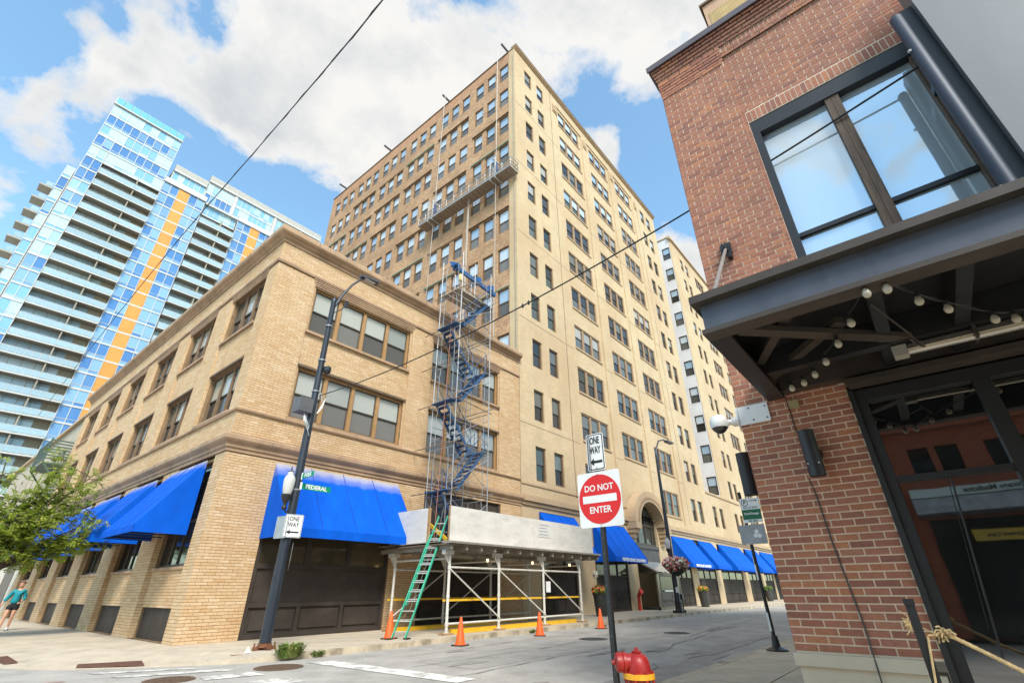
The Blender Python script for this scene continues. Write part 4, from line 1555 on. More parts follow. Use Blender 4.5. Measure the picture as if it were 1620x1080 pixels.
def panel(u0, u1, z, d, n, mt_g, key_cache={}):
    """storey-high glazed panel: white frame, tall panes over a low sill band"""
    W = u1 - u0
    key = (round(W, 2), n, mt_g.name)
    if key not in key_cache:
        f, p, l_ = MB(), MB(), MB()
        f.box(0, W, -0.10, 0.10, -0.14, 0.16)
        w = W / n
        for k in range(n + 1):
            x = min(max(k * w, 0.05), W - 0.05)
            f.box(x - 0.05, x + 0.05, -0.07, 0.1, 0.162, FH - 0.142)
        f.box(0.05, W - 0.05, -0.05, 0.1, 0.72, 0.79)
        for k in range(n):
            a, b = k * w + 0.05, (k + 1) * w - 0.05
            p.quad((a, 0.0, 0.79), (b, 0.0, 0.79), (b, 0.0, FH - 0.14), (a, 0.0, FH - 0.14))
            l_.quad((a, 0.0, 0.16), (b, 0.0, 0.16), (b, 0.0, 0.72), (a, 0.0, 0.72))
        key_cache[key] = (f.mesh('window', tw_white), p.mesh('pane', mt_g), l_.mesh('pane', mt_g))
    fm, pm, lm = key_cache[key]
    w_ = link('window', fm, GT, FG.p(u0, d, z), 0)
    for me in (pm, lm):
        c = bpy.data.objects.new('pane', me)
        COL.objects.link(c)
        c.parent = w_


def balcony(u0, u1, z, d, div=None, key_cache={}):
    W = u1 - u0
    key = (round(W, 2), div)
    if key not in key_cache:
        s = MB().box(0, W, -1.75, 0.0, -0.12, 0.14)
        r = MB()
        n = max(2, int(W / 0.95))
        for k in range(n):
            a, b = W * k / n + 0.03, W * (k + 1) / n - 0.03
            r.box(a, b, -1.72, -1.69, 0.22, 1.18)
        t = MB()
        t.box(0, W, -1.74, -1.68, 1.18, 1.23)
        t.box(0, W, -1.78, -1.752, -0.10, 0.13)
        for k in range(n + 1):
            x = min(max(W * k / n, 0.02), W - 0.02)
            t.box(x - 0.02, x + 0.02, -1.735, -1.685, 0.14, 1.18)
        bk = MB().quad((0, 0.02, 0.14), (W, 0.02, 0.14), (W, 0.02, FH - 0.12), (0, 0.02, FH - 0.12))
        fr = MB()
        nn = max(3, int(W / 1.5))
        for k in range(nn + 1):
            x = min(max(W * k / nn, 0.04), W - 0.04)
            fr.box(x - 0.035, x + 0.035, -0.03, 0.0, 0.14, FH - 0.12)
        pt = MB()
        pt.box(W * 0.80, W, -0.06, -0.031, 0.14, FH - 0.12)
        dv = MB()
        dv.box((div or 3) - 0.1, (div or 3) + 0.1, -1.6, -0.04, 0.14, FH - 0.12)
        key_cache[key] = (s.mesh('balcony', tw_slab), r.mesh('railing_glass', tw_rail), t.mesh('railing', tw_white), bk.mesh('glass_wall', tw_dark), fr.mesh('mullion', tw_slab), pt.mesh('side_wall', tw_slab), dv.mesh('partition', tw_slab))
    ms = key_cache[key]
    b_ = link('balcony', ms[0], GT, FG.p(u0, d, z), 0)
    for nm, me in zip(('railing_glass', 'railing', 'glass_wall', 'mullion', 'side_wall', 'partition'), ms[1:]):
        c = bpy.data.objects.new(nm, me)
        COL.objects.link(c)
        c.parent = b_
        if nm in ('mullion', 'railing_glass'):
            c['kind'] = 'stuff'


ztop = 80.2
nfl = 25
flo = [ztop - FH * (k + 1) for k in range(nfl)]                # floor levels below the shoulder
core = MB()
core.box(-8.9, 11.4, 89.2, 108, 0, 80.0)
core.box(-8.9, -6.45, 88.35, 89.2, 0, 80.0)
core.box(3.4, 11.4, 88.35, 89.2, 0, 80.0)
core.box(-8.9, 3.3, 88.35, 100, 80.0, 92.4)
core.box(-10.5, -8.9, 89.0, 108, 0, 73.0)
core.box(11.4, 39.0, 89.3, 108, 0, 79.9)
core.box(4.2, 11.0, 88.9, 108, 79.9, 85.3)
core.box(11.0, 39.2, 88.9, 108, 79.9, 87.6)
core.build('core', tw_white, GT)
# main bays of the face, floor by floor
for z in flo:
    if z < 14:
        continue
    panel(-9.15, -6.45, z, 0.0, 2, tw_pale if random.random() < .6 else tw_pane)
    if z < 76.5:
        balcony(-6.4, 3.35, z, 0.9, div=5.9)
    else:
        panel(-6.4, 3.35, z, 0.0, 6, tw_pale)
    panel(3.4, 6.4, z, 0.0, 2, tw_pane)
    q = MB()
    for k in range(6):
        q.box(6.45, 8.45, 87.93, 88.2, z + 0.18 + k * 0.445, z + 0.18 + k * 0.445 + 0.425)
    q.box(6.45, 8.45, 87.96, 88.2, z + 0.18, z + 2.86)
    q.build('orange_panel', tw_orange, GT)
    MB().box(6.41, 8.49, 87.9, 88.1, z - 0.14, z + 0.16).build('slab_edge', tw_white, GT)
    panel(8.5, 11.6, z, 0.0, 2, tw_pane)
    if z > 26:
        if z < 76.5:
            balcony(11.7, 18.8, z, 1.0, div=4.2)
        else:
            panel(11.7, 18.8, z, 0.6, 6, tw_pale)
        panel(18.9, 22.0, z, 0.0, 2, tw_pane)
        q = MB()
        for k in range(6):
            q.box(22.05, 24.0, 87.93, 88.2, z + 0.18 + k * 0.445, z + 0.18 + k * 0.445 + 0.425)
        q.box(22.05, 24.0, 87.96, 88.2, z + 0.18, z + 2.86)
        q.build('orange_panel', tw_orange, GT)
        MB().box(22.0, 24.05, 87.9, 88.1, z - 0.14, z + 0.16).build('slab_edge', tw_white, GT)
        panel(24.1, 27.3, z, 0.0, 2, tw_pane)
    # stepped back strips on the left
    if z < 73:
        panel(-10.6, -9.3, z - 0.5, 0.6, 1, tw_pane if random.random() < .5 else tw_pale)
    if z < 70:
        b_ = MB().box(-12.4, -10.65, 88.3, 91.0, z - 1.15, z - 0.87)
        bo = b_.build('balcony', mat('pale_balcony_concrete', (0.36, 0.33, 0.27), 0.8), GT)
        MB().box(-11.7, -10.7, 88.32, 88.36, z - 0.8, z + 0.1).build('railing_glass', tw_rail, bo)
# crown of the left part
for k in range(4):
    panel(-9.2, 3.3, 80.25 + FH * k, 0.0, 9, tw_pale if k % 2 else tw_pane)
MB().box(-9.4, 3.45, 87.6, 88.3, 92.25, 92.5).build('slab_edge', tw_white, GT)
for k in range(9):
    w = 12.7 / 9
    MB().box(-9.3 + k * w + 0.06, -9.3 + (k + 1) * w - 0.06, 87.75, 87.85, 92.55, 94.3).build('teal_panel', tw_teal, GT)
MB().box(-9.35, 3.4, 87.86, 88.2, 92.5, 94.35).build('parapet', tw_white, GT)
MB().box(-9.25, 3.35, 88.0, 88.3, 0, 13.9).build('podium', tw_white, GT)
# right shoulder and upper floors
MB().box(3.4, 11.7, 87.7, 88.4, 80.25, 81.5).build('parapet', tw_white, GT)
MB().box(11.75, 18.85, 87.9, 88.9, 79.9, 80.3).build('slab_edge', tw_white, GT)
MB().box(18.9, 27.4, 87.7, 88.4, 79.75, 80.9).build('parapet', tw_white, GT)
for (a, b, z, d, n_, mm) in ((4.3, 10.9, 81.6, 0.8, 6, tw_pale), (11.1, 16.9, 80.4, 0.8, 5, tw_pane), (11.1, 16.9, 83.4, 0.8, 5, tw_pale), (17.6, 26.5, 80.9, 0.8, 8, tw_pale), (17.6, 26.5, 83.7, 0.8, 8, tw_pale), (27.3, 33.4, 80.6, 0.8, 6, tw_pane), (27.3, 33.4, 83.4, 0.8, 6, tw_pale), (34.0, 39.1, 80.4, 0.8, 6, tw_pane), (34.0, 39.1, 83.4, 0.8, 6, tw_pale), (27.4, 39.1, 77.4, 0.8, 10, tw_pane)):
    panel(a, b, z, d, n_, mm)
for (a, b) in ((4.2, 10.9), (11.0, 39.3)):
    lv = MB()
    zz = 84.95 if a < 5 else 87.1
    for k in range(7):
        lv.box(a, b, 88.5, 89.0, zz + 0.22 * k, zz + 0.22 * k + 0.16)
    lv.box(a, b, 88.6, 89.2, zz, zz + 1.5)
    lv.build('roof_screen', mat('roof_screen', (0.5, 0.48, 0.44), 0.6, var=0.05), GT)
    MB().box(a, b, 88.4, 89.2, zz - 0.4, zz - 0.03).build('slab_edge', tw_white, GT)
MB().box(16.95, 17.55, 88.6, 89.0, 80.4, 86.65).build('white_pier', tw_white, GT)
MB().box(26.6, 27.2, 88.6, 89.0, 80.95, 86.65).build('white_pier', tw_white, GT)
MB().box(33.45, 33.95, 88.6, 89.0, 80.4, 86.65).build('white_pier', tw_white, GT)

# ================================================================== grey stone building beyond the side wall
GB = thing('stone_building', 'low grey beige stone building past the far end of the side wall', 'building', (0.2, 40, 0.13))
stone = brick_tex_mat('grey_stone', (0.40, 0.345, 0.26), (0.46, 0.40, 0.31), (0.30, 0.25, 0.19), 0.9, 0.3, 0.012, var=0.12, bump=0.2)
FB = Frame((0.15, 0, 0), -math.pi / 2)
gh = [(-y - 1.3, -y, z, z + 2.0) for y in (33.2, 36.8, 40.4, 44.0, 47.6, 51.2, 54.8) for z in (6.0, 9.3)]
mg = MB()
wall(mg, FB, -62, -29.75, 0.1, 13.2, gh, 0.0, 0.3)
mg.quad((0.15, 29.75, 13.2), (14, 29.75, 13.2), (14, 62, 13.2), (0.15, 62, 13.2))
mg.quad((0.15, 29.75, 0.1), (14, 29.75, 0.1), (14, 29.75, 13.2), (0.15, 29.75, 13.2))
mg.box(0.7, 13.5, 30.2, 61, 0.12, 13.0)
mg.build('wall', stone, GB)
for (a, b, c, d) in gh:
    window('window', GB, FB, a, b, c, d, 0.1, 1, 0.1, frame_dark, glass_mid, glass_dark, frame_dark, 0.5, None, fw=0.06)
MB().box(-0.1, 0.4, 29.8, 62, 13.22, 13.45).build('coping', trim_b, GB)
MB().box(0.0, 0.14, 29.8, 31.2, 0.13, 4.5).build('pale_pier', mat('pale_stone', (0.55, 0.5, 0.42), 0.8), GB)
MB().box(-0.02, 0.13, 31.3, 35.0, 0.13, 3.4).build('grey_door', mat('grey_brown_door', (0.12, 0.09, 0.075), 0.6), GB)
MB().box(-0.03, 0.13, 31.25, 35.05, 3.42, 4.6).build('grey_panel', mat('grey_panel', (0.24, 0.235, 0.22), 0.6), GB)
MB().box(-0.05, 0.14, 35.2, 48, 0.13, 5.2).build('pale_base', mat('pale_stone', (0.6, 0.56, 0.5), 0.8), GB)
# green iron balcony rail near its roof
ir = thing('iron_balcony', 'green iron balcony frame fixed high on the grey stone building', 'balcony', (-0.4, 33.4, 9.3))
grn = mat('green_iron', (0.06, 0.10, 0.075), 0.55, var=0.1)
q = MB()
for k in range(7):
    q.bar((-1.15, 30.6, 11.35 - k * 0.22), (-1.15, 35.2, 11.35 - k * 0.22), 0.06, 0.09)
    q.bar((-1.15, 30.6, 11.35 - k * 0.22), (0.12, 30.6, 11.35 - k * 0.22), 0.06, 0.09)
q.build('slats', grn, ir)
q = MB()
for y in (30.65, 35.15):
    q.bar((-1.15, y, 9.75), (0.1, y, 8.3), 0.1)
    q.bar((-1.15, y, 9.7), (-1.15, y, 11.5), 0.09)
q.box(-1.18, 0.12, 30.6, 35.2, 9.66, 9.76)
q.build('bracket', grn, ir)

# yellow brick tower above the red roof at the right
YB = thing('brick_building', 'yellow brick building showing above the red brick parapet at top right', 'building', (14, -20, 0))
ybm = brick_tex_mat('yellow_common_brick', (0.48, 0.34, 0.13), (0.40, 0.27, 0.10), (0.34, 0.25, 0.14), 0.23, 0.075, 0.012, var=0.3, bump=0.5)
pinkm = brick_tex_mat('pinkish_brick', (0.47, 0.27, 0.17), (0.52, 0.32, 0.20), (0.45, 0.32, 0.22), 0.23, 0.075, 0.01, var=0.12)
ym = MB()
ym.box(8.0, 22, -40, -16.1, 5, 23.3)
ym.build('wall', pinkm, YB)
MB().box(7.985, 8.3, -40, -16.24, 8, 22.65).build('brick_field', ybm, YB)
MB().box(7.9, 22.1, -40, -16.0, 23.3, 23.42).build('coping', dark_line, YB)

# ================================================================== red brick corner building on the right
XB = 0.2
RB = thing('brick_building', 'red brick building on the right with a black steel canopy over its glass entrance', 'building', (XB, -15.45, 0.13))
red_tones = [(0.29, 0.108, 0.066), (0.36, 0.142, 0.082), (0.39, 0.165, 0.096), (0.32, 0.125, 0.078), (0.25, 0.097, 0.066), (0.44, 0.175, 0.08), (0.34, 0.138, 0.092), (0.37, 0.142, 0.076)]
redb = brick_piece_mat('red_brick', red_tones, stain=(0.20, 0.085, 0.06), stain_amt=0.5)
mortar_r = mat('pale_mortar', (0.70, 0.56, 0.42), 0.9, var=0.1)
limestone = mat('limestone', (0.52, 0.455, 0.35), 0.8, var=0.08, vscale=1.2, bump=0.1, dirt=(0.36, 0.23, 0.10), dscale=2.0, dlo=0.62, dhi=0.8)
black_steel = mat('black_steel', (0.017, 0.017, 0.018), 0.42, var=0.15, vscale=2, ior=1.5)
gun_steel = mat('gunmetal_steel', (0.10, 0.112, 0.135), 0.45, 0.25, var=0.10, vscale=3.5, stretch=(1, 1, 0.4), dirt=(0.05, 0.05, 0.055), dscale=1.6, dlo=0.56, dhi=0.75)
bronze_fl = mat('bronze_steel', (0.055, 0.045, 0.036), 0.5, var=0.2)
FR = Frame((XB, 0, 0), -math.pi / 2)           # u = -y
UC = 15.45                                     # corner
UJ = 16.57                                     # left jamb of the entrance
UW = 16.56
YEND = 21.5
win_hole = (UW, YEND - 0.6, 4.25, 7.68)
ent_hole = (UJ, YEND - 0.3, 0.13, 3.36)
mr = MB()
wall(mr, FR, UC, UJ + 0.0, 0.86, 3.4, [], 0.0)
RC = 0.02
wall(mr, FR, UC, 16.51, 3.4, 9.98, [], 0.0)
wall(mr, FR, 16.51, YEND, 3.4, 9.36, [win_hole], RC, 0.22)
wall(mr, FR, 16.51, YEND, 9.36, 9.98, [], 0.0)
mr.quad(FR.p(16.51, 0, 3.4), FR.p(16.51, RC, 3.4), FR.p(16.51, RC, 9.36), FR.p(16.51, 0, 9.36))
# street side of the same corner
mr.quad((XB, -UC, 0.13), (XB, -UC, 9.98), (30, -UC, 9.98), (30, -UC, 0.13))
mr.quad((XB, -UC, 9.98), (XB, -YEND, 9.98), (30, -YEND, 9.98), (30, -UC, 9.98))
mr.box(XB + 0.9, 29, -YEND + 0.3, -UC - 0.4, 3.45, 9.9)
mr.build('wall', mortar_r, RB)
LR, HR, JR = 0.191, 0.0552, 0.0125
rc = []
def addr(d, u0, u1, z0, z1, holes, ph=0):
    for c in brick_cells(u0, u1, z0, z1, holes, LR, HR, JR, ph):
        rc.append((FR, d, c))


addr(0.0, UC, UJ, 0.875, 3.37, [])
addr(0.0, UC, 16.510, 3.38, 9.1345, [], 1)
addr(RC, 16.512, YEND, 3.38, 9.3376, [(UW - 0.004, YEND, 4.0, 7.70 + 0.21)])
# bricks left of the window between pilaster line and frame
# soldier course over the window and in the frieze
sold = []
for k in range(int((YEND - 16.52) / (HR + JR))):
    u = 16.50 + k * (HR + JR)
    sold.append((u, 7.695, HR, LR + 0.008))
for k in range(int((YEND - 16.53) / (HR + JR))):
    u = 16.55 + k * (HR + JR)
    rc.append((FR, 0.0, (u, 9.478, HR, 0.124)))
for c in sold:
    rc.append((FR, RC, c))
# corbelled courses below the coping
for k, z in enumerate((9.1345, 9.2022)):
    for c in brick_cells(UC, 16.5, z, z + 0.0677, [], LR, HR, JR, k):
        rc.append((FR, 0.0 - 0.008 * k, c))
for k in range(2):
    for c in brick_cells(16.52, YEND, 9.338 + 0.0677 * k, 9.338 + 0.0677 * (k + 1), [], LR, HR, JR, k):
        rc.append((FR, -0.012 - 0.01 * k, c))
for k in range(5):
    for c in brick_cells(UC - 0.016 * (k + 1), YEND, 9.609 + 0.0677 * k, 9.609 + 0.0677 * (k + 1), [], LR, HR, JR, k):
        rc.append((FR, -0.022 * (k + 1), c))
for k in range(5):
    for c in brick_cells(UC - 0.016, 16.52, 9.27 + 0.0677 * k, 9.27 + 0.0677 * (k + 1), [], LR, HR, JR, k):
        rc.append((FR, -0.006 * (k + 1), c))
fullr = [q for q in rc if q[2][2] > LR - 1e-4]
fullr.sort(key=lambda q: near_key(*q))
ch = set(id(q) for q in fullr[:295])
rs = MB()
for q in rc:
    if id(q) in ch:
        brick_parts([q[2]], q[0], q[1], 0.0035, redb, RB, jit=0.002)
    else:
        t = brick_stuff([q[2]], q[0], q[1], 0.0035 if q[1] >= 0 else 0.010, 0.002)
        rs.add(t.v, t.f)
# corner return of the bricks on the street side, seen edge on
FS = Frame((0, -UC, 0), math.pi)
for c in brick_cells(-30, -XB, 0.875, 9.6, [], LR, HR, JR, 1):
    if c[0] > -3.0:
        t = brick_stuff([c], FS, 0.0, 0.007, 0.002)
        rs.add(t.v, t.f)
tag(rs.build('brickwork', redb, RB), kind='stuff')
cop = MB()
cop.box(XB - 0.16, 30, -YEND, -UC + 0.12, 9.982, 10.06)
cop.box(XB - 0.17, XB - 0.15, -YEND, -UC + 0.13, 9.93, 10.065)
cop.build('coping', mat('dark_coping', (0.10, 0.085, 0.095), 0.5, var=0.1), RB)
# stone base
bs_ = MB()
FR.box(bs_, UC - 0.03, UJ - 0.13, -0.04, 0.3, 0.76, 0.862)
bs_.build('stone_cap', limestone, RB)
bs2 = MB()
FR.box(bs2, UC - 0.0, UJ - 0.02, -0.005, 0.3, 0.0, 0.755)
bs2.build('stone_base', limestone, RB)
MB().box(XB + 0.3, 28, -UC - 0.3, -UC, 0.0, 0.85).build('stone_base', limestone, RB)
# big upstairs window
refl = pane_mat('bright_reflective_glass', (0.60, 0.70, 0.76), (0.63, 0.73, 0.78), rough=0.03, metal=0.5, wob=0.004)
uw = MB()
u0, u1 = UW, YEND - 0.6
def fbx(mb, a, b, d0, d1, c, e):
    FR.box(mb, a, b, d0, d1, c, e)


fbx(uw, u0, u1, 0.03, 0.20, 7.42, 7.675)
fbx(uw, u0 - 0.045, u0 + 0.10, 0.021, 0.20, 4.25, 7.418)
fbx(uw, u0 + 0.102, u1, 0.10, 0.20, 5.455, 5.515)
fbx(uw, u0 + 0.102, u1, 0.10, 0.20, 4.25, 4.35)
wn = uw.build('window', black_steel, RB)
wood_m = mat('weathered_timber', (0.10, 0.068, 0.045), 0.7, var=0.35, vscale=5, stretch=(6, 6, 0.5), bump=0.2, bscale=20)
for (a, b) in ((17.485, 17.56), (17.563, 17.645), (18.43, 18.51), (18.513, 18.59), (19.45, 19.61), (20.4, 20.56)):
    q = MB()
    fbx(q, a, b, 0.05, 0.19, 4.25, 7.418)
    q.build('mullion', wood_m, wn)
for (a, b) in ((16.66, 17.483), (17.647, 18.428), (18.592, 19.448), (19.612, 20.398)):
    for (c, e) in ((5.517, 7.418), (4.352, 5.453)):
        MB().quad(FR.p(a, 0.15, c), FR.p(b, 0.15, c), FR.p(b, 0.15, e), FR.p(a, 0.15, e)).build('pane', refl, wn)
ig = MB()
fbx(ig, u0, u1, 0.205, 0.22, 4.2, 7.68)
ig.build('backing', black_steel, wn)

# ---- steel canopy
CN = thing('steel_canopy', 'black steel canopy with a gunmetal channel front over the glass entrance', 'canopy', (-0.9, -17.5, 3.3))
XO_ = -1.94
YO = -15.82
YC2 = -21.4
c_ = MB()
# channel front: flange, web, flange
MB().box(XO_, XO_ + 0.03, YC2, YO, 3.405, 3.655).build('front_web', gun_steel, CN)
c_.box(XO_ - 0.09, XO_ + 0.06, YC2, YO + 0.06, 3.657, 3.73)
c_.box(XO_ - 0.04, XO_ + 0.14, YC2, YO + 0.02, 3.36, 3.403)
c_.build('front_flange', bronze_fl, CN)
e_ = MB()
e_.box(XO_ + 0.032, XB - 0.03, YO - 0.03, YO, 3.405, 3.655)
e_.box(XO_ + 0.062, XB - 0.03, YO - 0.1, YO + 0.06, 3.657, 3.73)
e_.box(XO_ + 0.142, XB - 0.03, YO - 0.16, YO + 0.02, 3.36, 3.403)
e_.build('end_channel', black_steel, CN)
MB().box(XO_ + 0.04, XB - 0.02, YC2, YO - 0.04, 3.66, 3.70).build('deck', black_steel, CN)
for y in (-17.02, -17.56, -18.3, -19.1, -19.9):
    MB().box(XO_ + 0.035, XB - 0.05, y - 0.05, y + 0.05, 3.42, 3.65).build('joist', black_steel, CN)
MB().box(-0.62, -0.5, YC2, YO - 0.17, 3.40, 3.655).build('beam', black_steel, CN)
MB().bar((-1.72, -16.05, 3.43), (-0.40, -17.35, 3.43), 0.12, 0.05).build('brace', bronze_fl, CN)
MB().bar((-1.75, -16.5, 3.52), (-0.65, -15.95, 3.52), 0.09, 0.06).build('brace', bronze_fl, CN)
MB().bar((-1.2, -16.75, 3.5), (-0.2, -15.95, 3.5), 0.09, 0.06).build('brace', bronze_fl, CN)
hd = MB()
hd.box(XB - 0.16, XB - 0.012, YC2, YO - 0.16, 3.40, 3.655)
hd.box(XB - 0.22, XB - 0.012, YC2, -16.6, 3.30, 3.36)
hd.build('wall_channel', bronze_fl, CN)
rod = MB().tube([(-1.86, -15.93, 3.76), (XB - 0.05, -15.80, 5.62)], 0.022, 8)
rod.build('tie_rod', mat('grey_steel', (0.20, 0.18, 0.165), 0.5, var=0.1), CN)
br = MB()
br.box(XB - 0.05, XB - 0.009, -15.87, -15.73, 5.53, 5.71)
br.box(XB - 0.14, XB - 0.052, -15.83, -15.815, 5.57, 5.67)
br.box(XB - 0.14, XB - 0.052, -15.785, -15.77, 5.57, 5.67)
br.box(XB - 0.10, XB - 0.012, -15.86, -15.80, 5.44, 5.52)
br.build('rod_bracket', black_steel, CN)
MB().box(-1.92, -1.8, -15.96, -15.90, 3.73, 3.80).build('rod_clevis', black_steel, CN)
# radiant tube heater under it
HT = thing('tube_heater', 'silver radiant tube heater hanging under the black canopy', 'heater', (-0.49, -18.3, 3.2))
silver = mat('bright_reflector', (0.62, 0.58, 0.50), 0.25, 0.85, var=0.08, stretch=(1, 0.2, 1), vscale=8)
MB().prism([(-0.56, -20.5, 3.33), (-0.42, -20.5, 3.33), (-0.45, -20.5, 3.385), (-0.53, -20.5, 3.385)], (0, 3.35, 0)).build('reflector', silver, HT)
MB().tube([(-0.49, -20.4, 3.318), (-0.49, -17.15, 3.318)], 0.022, 8).build('tube', silver, HT)
MB().box(-0.55, -0.43, -17.148, -17.04, 3.29, 3.39).build('junction_box', mat('grey_box', (0.36, 0.34, 0.29), 0.5), HT)
for y in (-17.62, -18.6):
    MB().box(-0.58, -0.40, y - 0.012, y + 0.012, 3.30, 3.40).build('hanger', bronze_fl, HT)
# string lights
bulb_m = mat('frosted_bulb', (0.45, 0.41, 0.31), 0.25, var=0.04, ior=1.5)
def light_string(name, pts, label, socket_up=0.05):
    th = thing(name, label, 'string lights', pts[0], 'string lights under the canopy')
    wire = MB()
    path = []
    for a, b in zip(pts[:-1], pts[1:]):
        for k in range(5):
            t = k / 5
            path.append((a[0] + t * (b[0] - a[0]), a[1] + t * (b[1] - a[1]), a[2] + t * (b[2] - a[2]) + 0.075 - 0.02 * math.sin(math.pi * t)))
    path.append((pts[-1][0], pts[-1][1], pts[-1][2] + 0.075))
    wire.tube(path, 0.006, 5)
    wire.tube([(p[0] + 0.012 * math.sin(i * 1.3), p[1] + 0.012 * math.cos(i * 1.3), p[2] + 0.008) for i, p in enumerate(path)], 0.004, 5)
    wire.build('wire', black_steel, th)
    for p in pts[:]:
        b = MB().lathe([(0.004, -0.036), (0.019, -0.029), (0.029, -0.010), (0.029, 0.008), (0.02, 0.028), (0.014, 0.04)], p, 12).build('bulb', bulb_m, th, smooth=True)
        MB().lathe([(0.017, 0.038), (0.017, 0.075), (0.006, 0.085)], p, 8).build('socket', black_steel, b)
    return th


light_string('string_light', [(-1.93, -16.97, 3.31), (-1.49, -16.82, 3.31), (-1.13, -16.68, 3.31), (-0.77, -16.53, 3.31), (-0.50, -16.39, 3.31), (-0.33, -16.26, 3.31), (-0.25, -16.13, 3.31)], 'string of white bulbs running back to the brick corner under the canopy')
light_string('string_light', [(-1.90, -17.09, 3.31), (-1.55, -17.26, 3.31), (-1.26, -17.43, 3.31), (-0.81, -17.72, 3.31), (-0.71, -17.85, 3.31), (-0.6, -18.4, 3.31)], 'string of white bulbs running away to the right under the canopy')
bw = MB()
bw.tube([(-0.25, -16.13, 3.39), (-0.1, -16.02, 3.30), (XB - 0.012, -15.99, 3.2), (XB - 0.012, -15.99, 2.96)], 0.006, 5)
bw.tube([(XB - 0.09, -15.99, 2.44), (XB - 0.014, -16.0, 2.3), (XB - 0.014, -16.02, 1.8), (XB - 0.014, -16.075, 1.1), (XB - 0.05, -16.08, 0.7), (XB - 0.05, -16.07, 0.15)], 0.007, 5)
tag(bw.build('cable', black_steel, at=(XB, -16, 0.15)), 'thin black cable running down the red brick pier below the cylinder lamp', 'cable')
hook = thing('hanging_chain', 'short dark chain with a ring hanging under the canopy', 'chain', (-1.2, -17.1, 3.3))
MB().tube([(-1.55, -16.98, 3.40), (-0.98, -17.16, 3.33), (-0.85, -17.2, 3.30)], 0.008, 5).build('wire', bronze_fl, hook)
rg_ = MB().tube([(-0.82 + 0.05 * math.cos(a), -17.21 + 0.035 * math.sin(a), 3.27 + 0.045 * math.sin(a)) for a in [2 * math.pi * k / 14 for k in range(15)]], 0.007, 5, cap=False)
rg_.build('ring', bronze_fl, hook)
MB().box(XB - 0.06, XB - 0.01, -16.10, -15.99, 3.22, 3.31).build('junction_box', mat('brass_box', (0.36, 0.29, 0.15), 0.5), RB)

# ---- glass entrance
EN = thing('glass_entrance', 'black framed glass entrance beneath the steel canopy', 'entrance', (XB + 0.1, -18, 0.13))
ent_glass = pane_mat('entrance_glass', (0.008, 0.009, 0.009), (0.010, 0.012, 0.012), rough=0.02, ior=2.9, wob=0.003)
ef = MB()
fbx(ef, UJ, UJ + 0.14, 0.02, 0.18, 0.13, 3.29)
fbx(ef, UJ - 0.0, UJ + 0.05, -0.03, 0.018, 0.13, 3.29)
fbx(ef, UJ + 0.142, YEND - 0.3, 0.02, 0.18, 3.17, 3.29)
fbx(ef, 17.555, 17.68, 0.02, 0.18, 0.13, 3.168)
fbx(ef, UJ + 0.142, 17.553, 0.03, 0.17, 2.325, 2.38)
fbx(ef, 17.682, YEND - 0.3, 0.03, 0.17, 2.325, 2.38)
fbx(ef, 18.55, 18.67, 0.02, 0.18, 0.13, 3.168)
fbx(ef, UJ + 0.142, 17.553, 0.03, 0.17, 0.13, 0.24)
ef.build('frame', black_steel, EN)
for (a, b) in ((UJ + 0.142, 17.553), (17.682, 18.548), (18.672, YEND - 0.31)):
    for (c, e) in ((2.382, 3.168), (0.14, 2.323)):
        MB().quad(FR.p(a, 0.09, c), FR.p(b, 0.09, c), FR.p(b, 0.09, e), FR.p(a, 0.09, e)).build('pane', ent_glass, EN)
ib = MB()
fbx(ib, UJ, YEND, 0.185, 0.3, 0.1, 3.4)
ib.build('backing', black_steel, EN)
q = MB()
q.bar(FR.p(17.11, 0.05, 2.32), FR.p(16.95, 0.05, 0.9), 0.012, 0.05)
q.bar(FR.p(17.085, 0.04, 2.32), FR.p(16.935, 0.04, 1.1), 0.004, 0.01)
q.build('slanted_bar', black_steel, EN)  # thin slanted black bars just in front of the glass

# ---- white dome camera, cylinder lamps
CM = thing('security_camera', 'white dome security camera on a corner bracket of the red brick pier', 'camera', (XB - 0.02, -15.6, 3.1))
wplas = mat('white_plastic', (0.72, 0.72, 0.70), 0.4, var=0.03, ior=1.5)
MB().box(XB - 0.035, XB - 0.010, -15.78, -15.445, 3.14, 3.36).box(XB - 0.035, XB + 0.2, -15.44, -15.415, 3.14, 3.36).build('plate', wplas, CM)
for (y, z) in ((-15.75, 3.32), (-15.75, 3.18), (-15.60, 3.18), (-15.57, 3.33)):
    MB().lathe([(0.009, 0), (0.009, 0.006)], (XB - 0.036, y, z), 8, (-1, 0, 0)).build('bolt', black_steel, CM)
ca = MB()
ca.lathe([(0.055, 0), (0.055, 0.05), (0.035, 0.07), (0.035, 0.17)], (XB - 0.02, -15.42, 3.2), 14, (-0.35, 1, 0))
ca.build('arm', wplas, CM, smooth=True)
cx, cy, cz = XB - 0.10, -15.22, 3.17
MB().lathe([(0.03, 0.13), (0.08, 0.11), (0.105, 0.06), (0.108, 0.0), (0.098, -0.03)], (cx, cy, cz), 18).build('housing', wplas, CM, smooth=True)
MB().lathe([(0.094, -0.02), (0.085, -0.05), (0.05, -0.085), (0.01, -0.1)], (cx, cy, cz), 16).build('dome', mat('smoked_dome', (0.02, 0.02, 0.02), 0.08, var=0, ior=1.6), CM, smooth=True)
lamp_m = mat('charcoal_lamp', (0.028, 0.029, 0.032), 0.45, var=0.08)
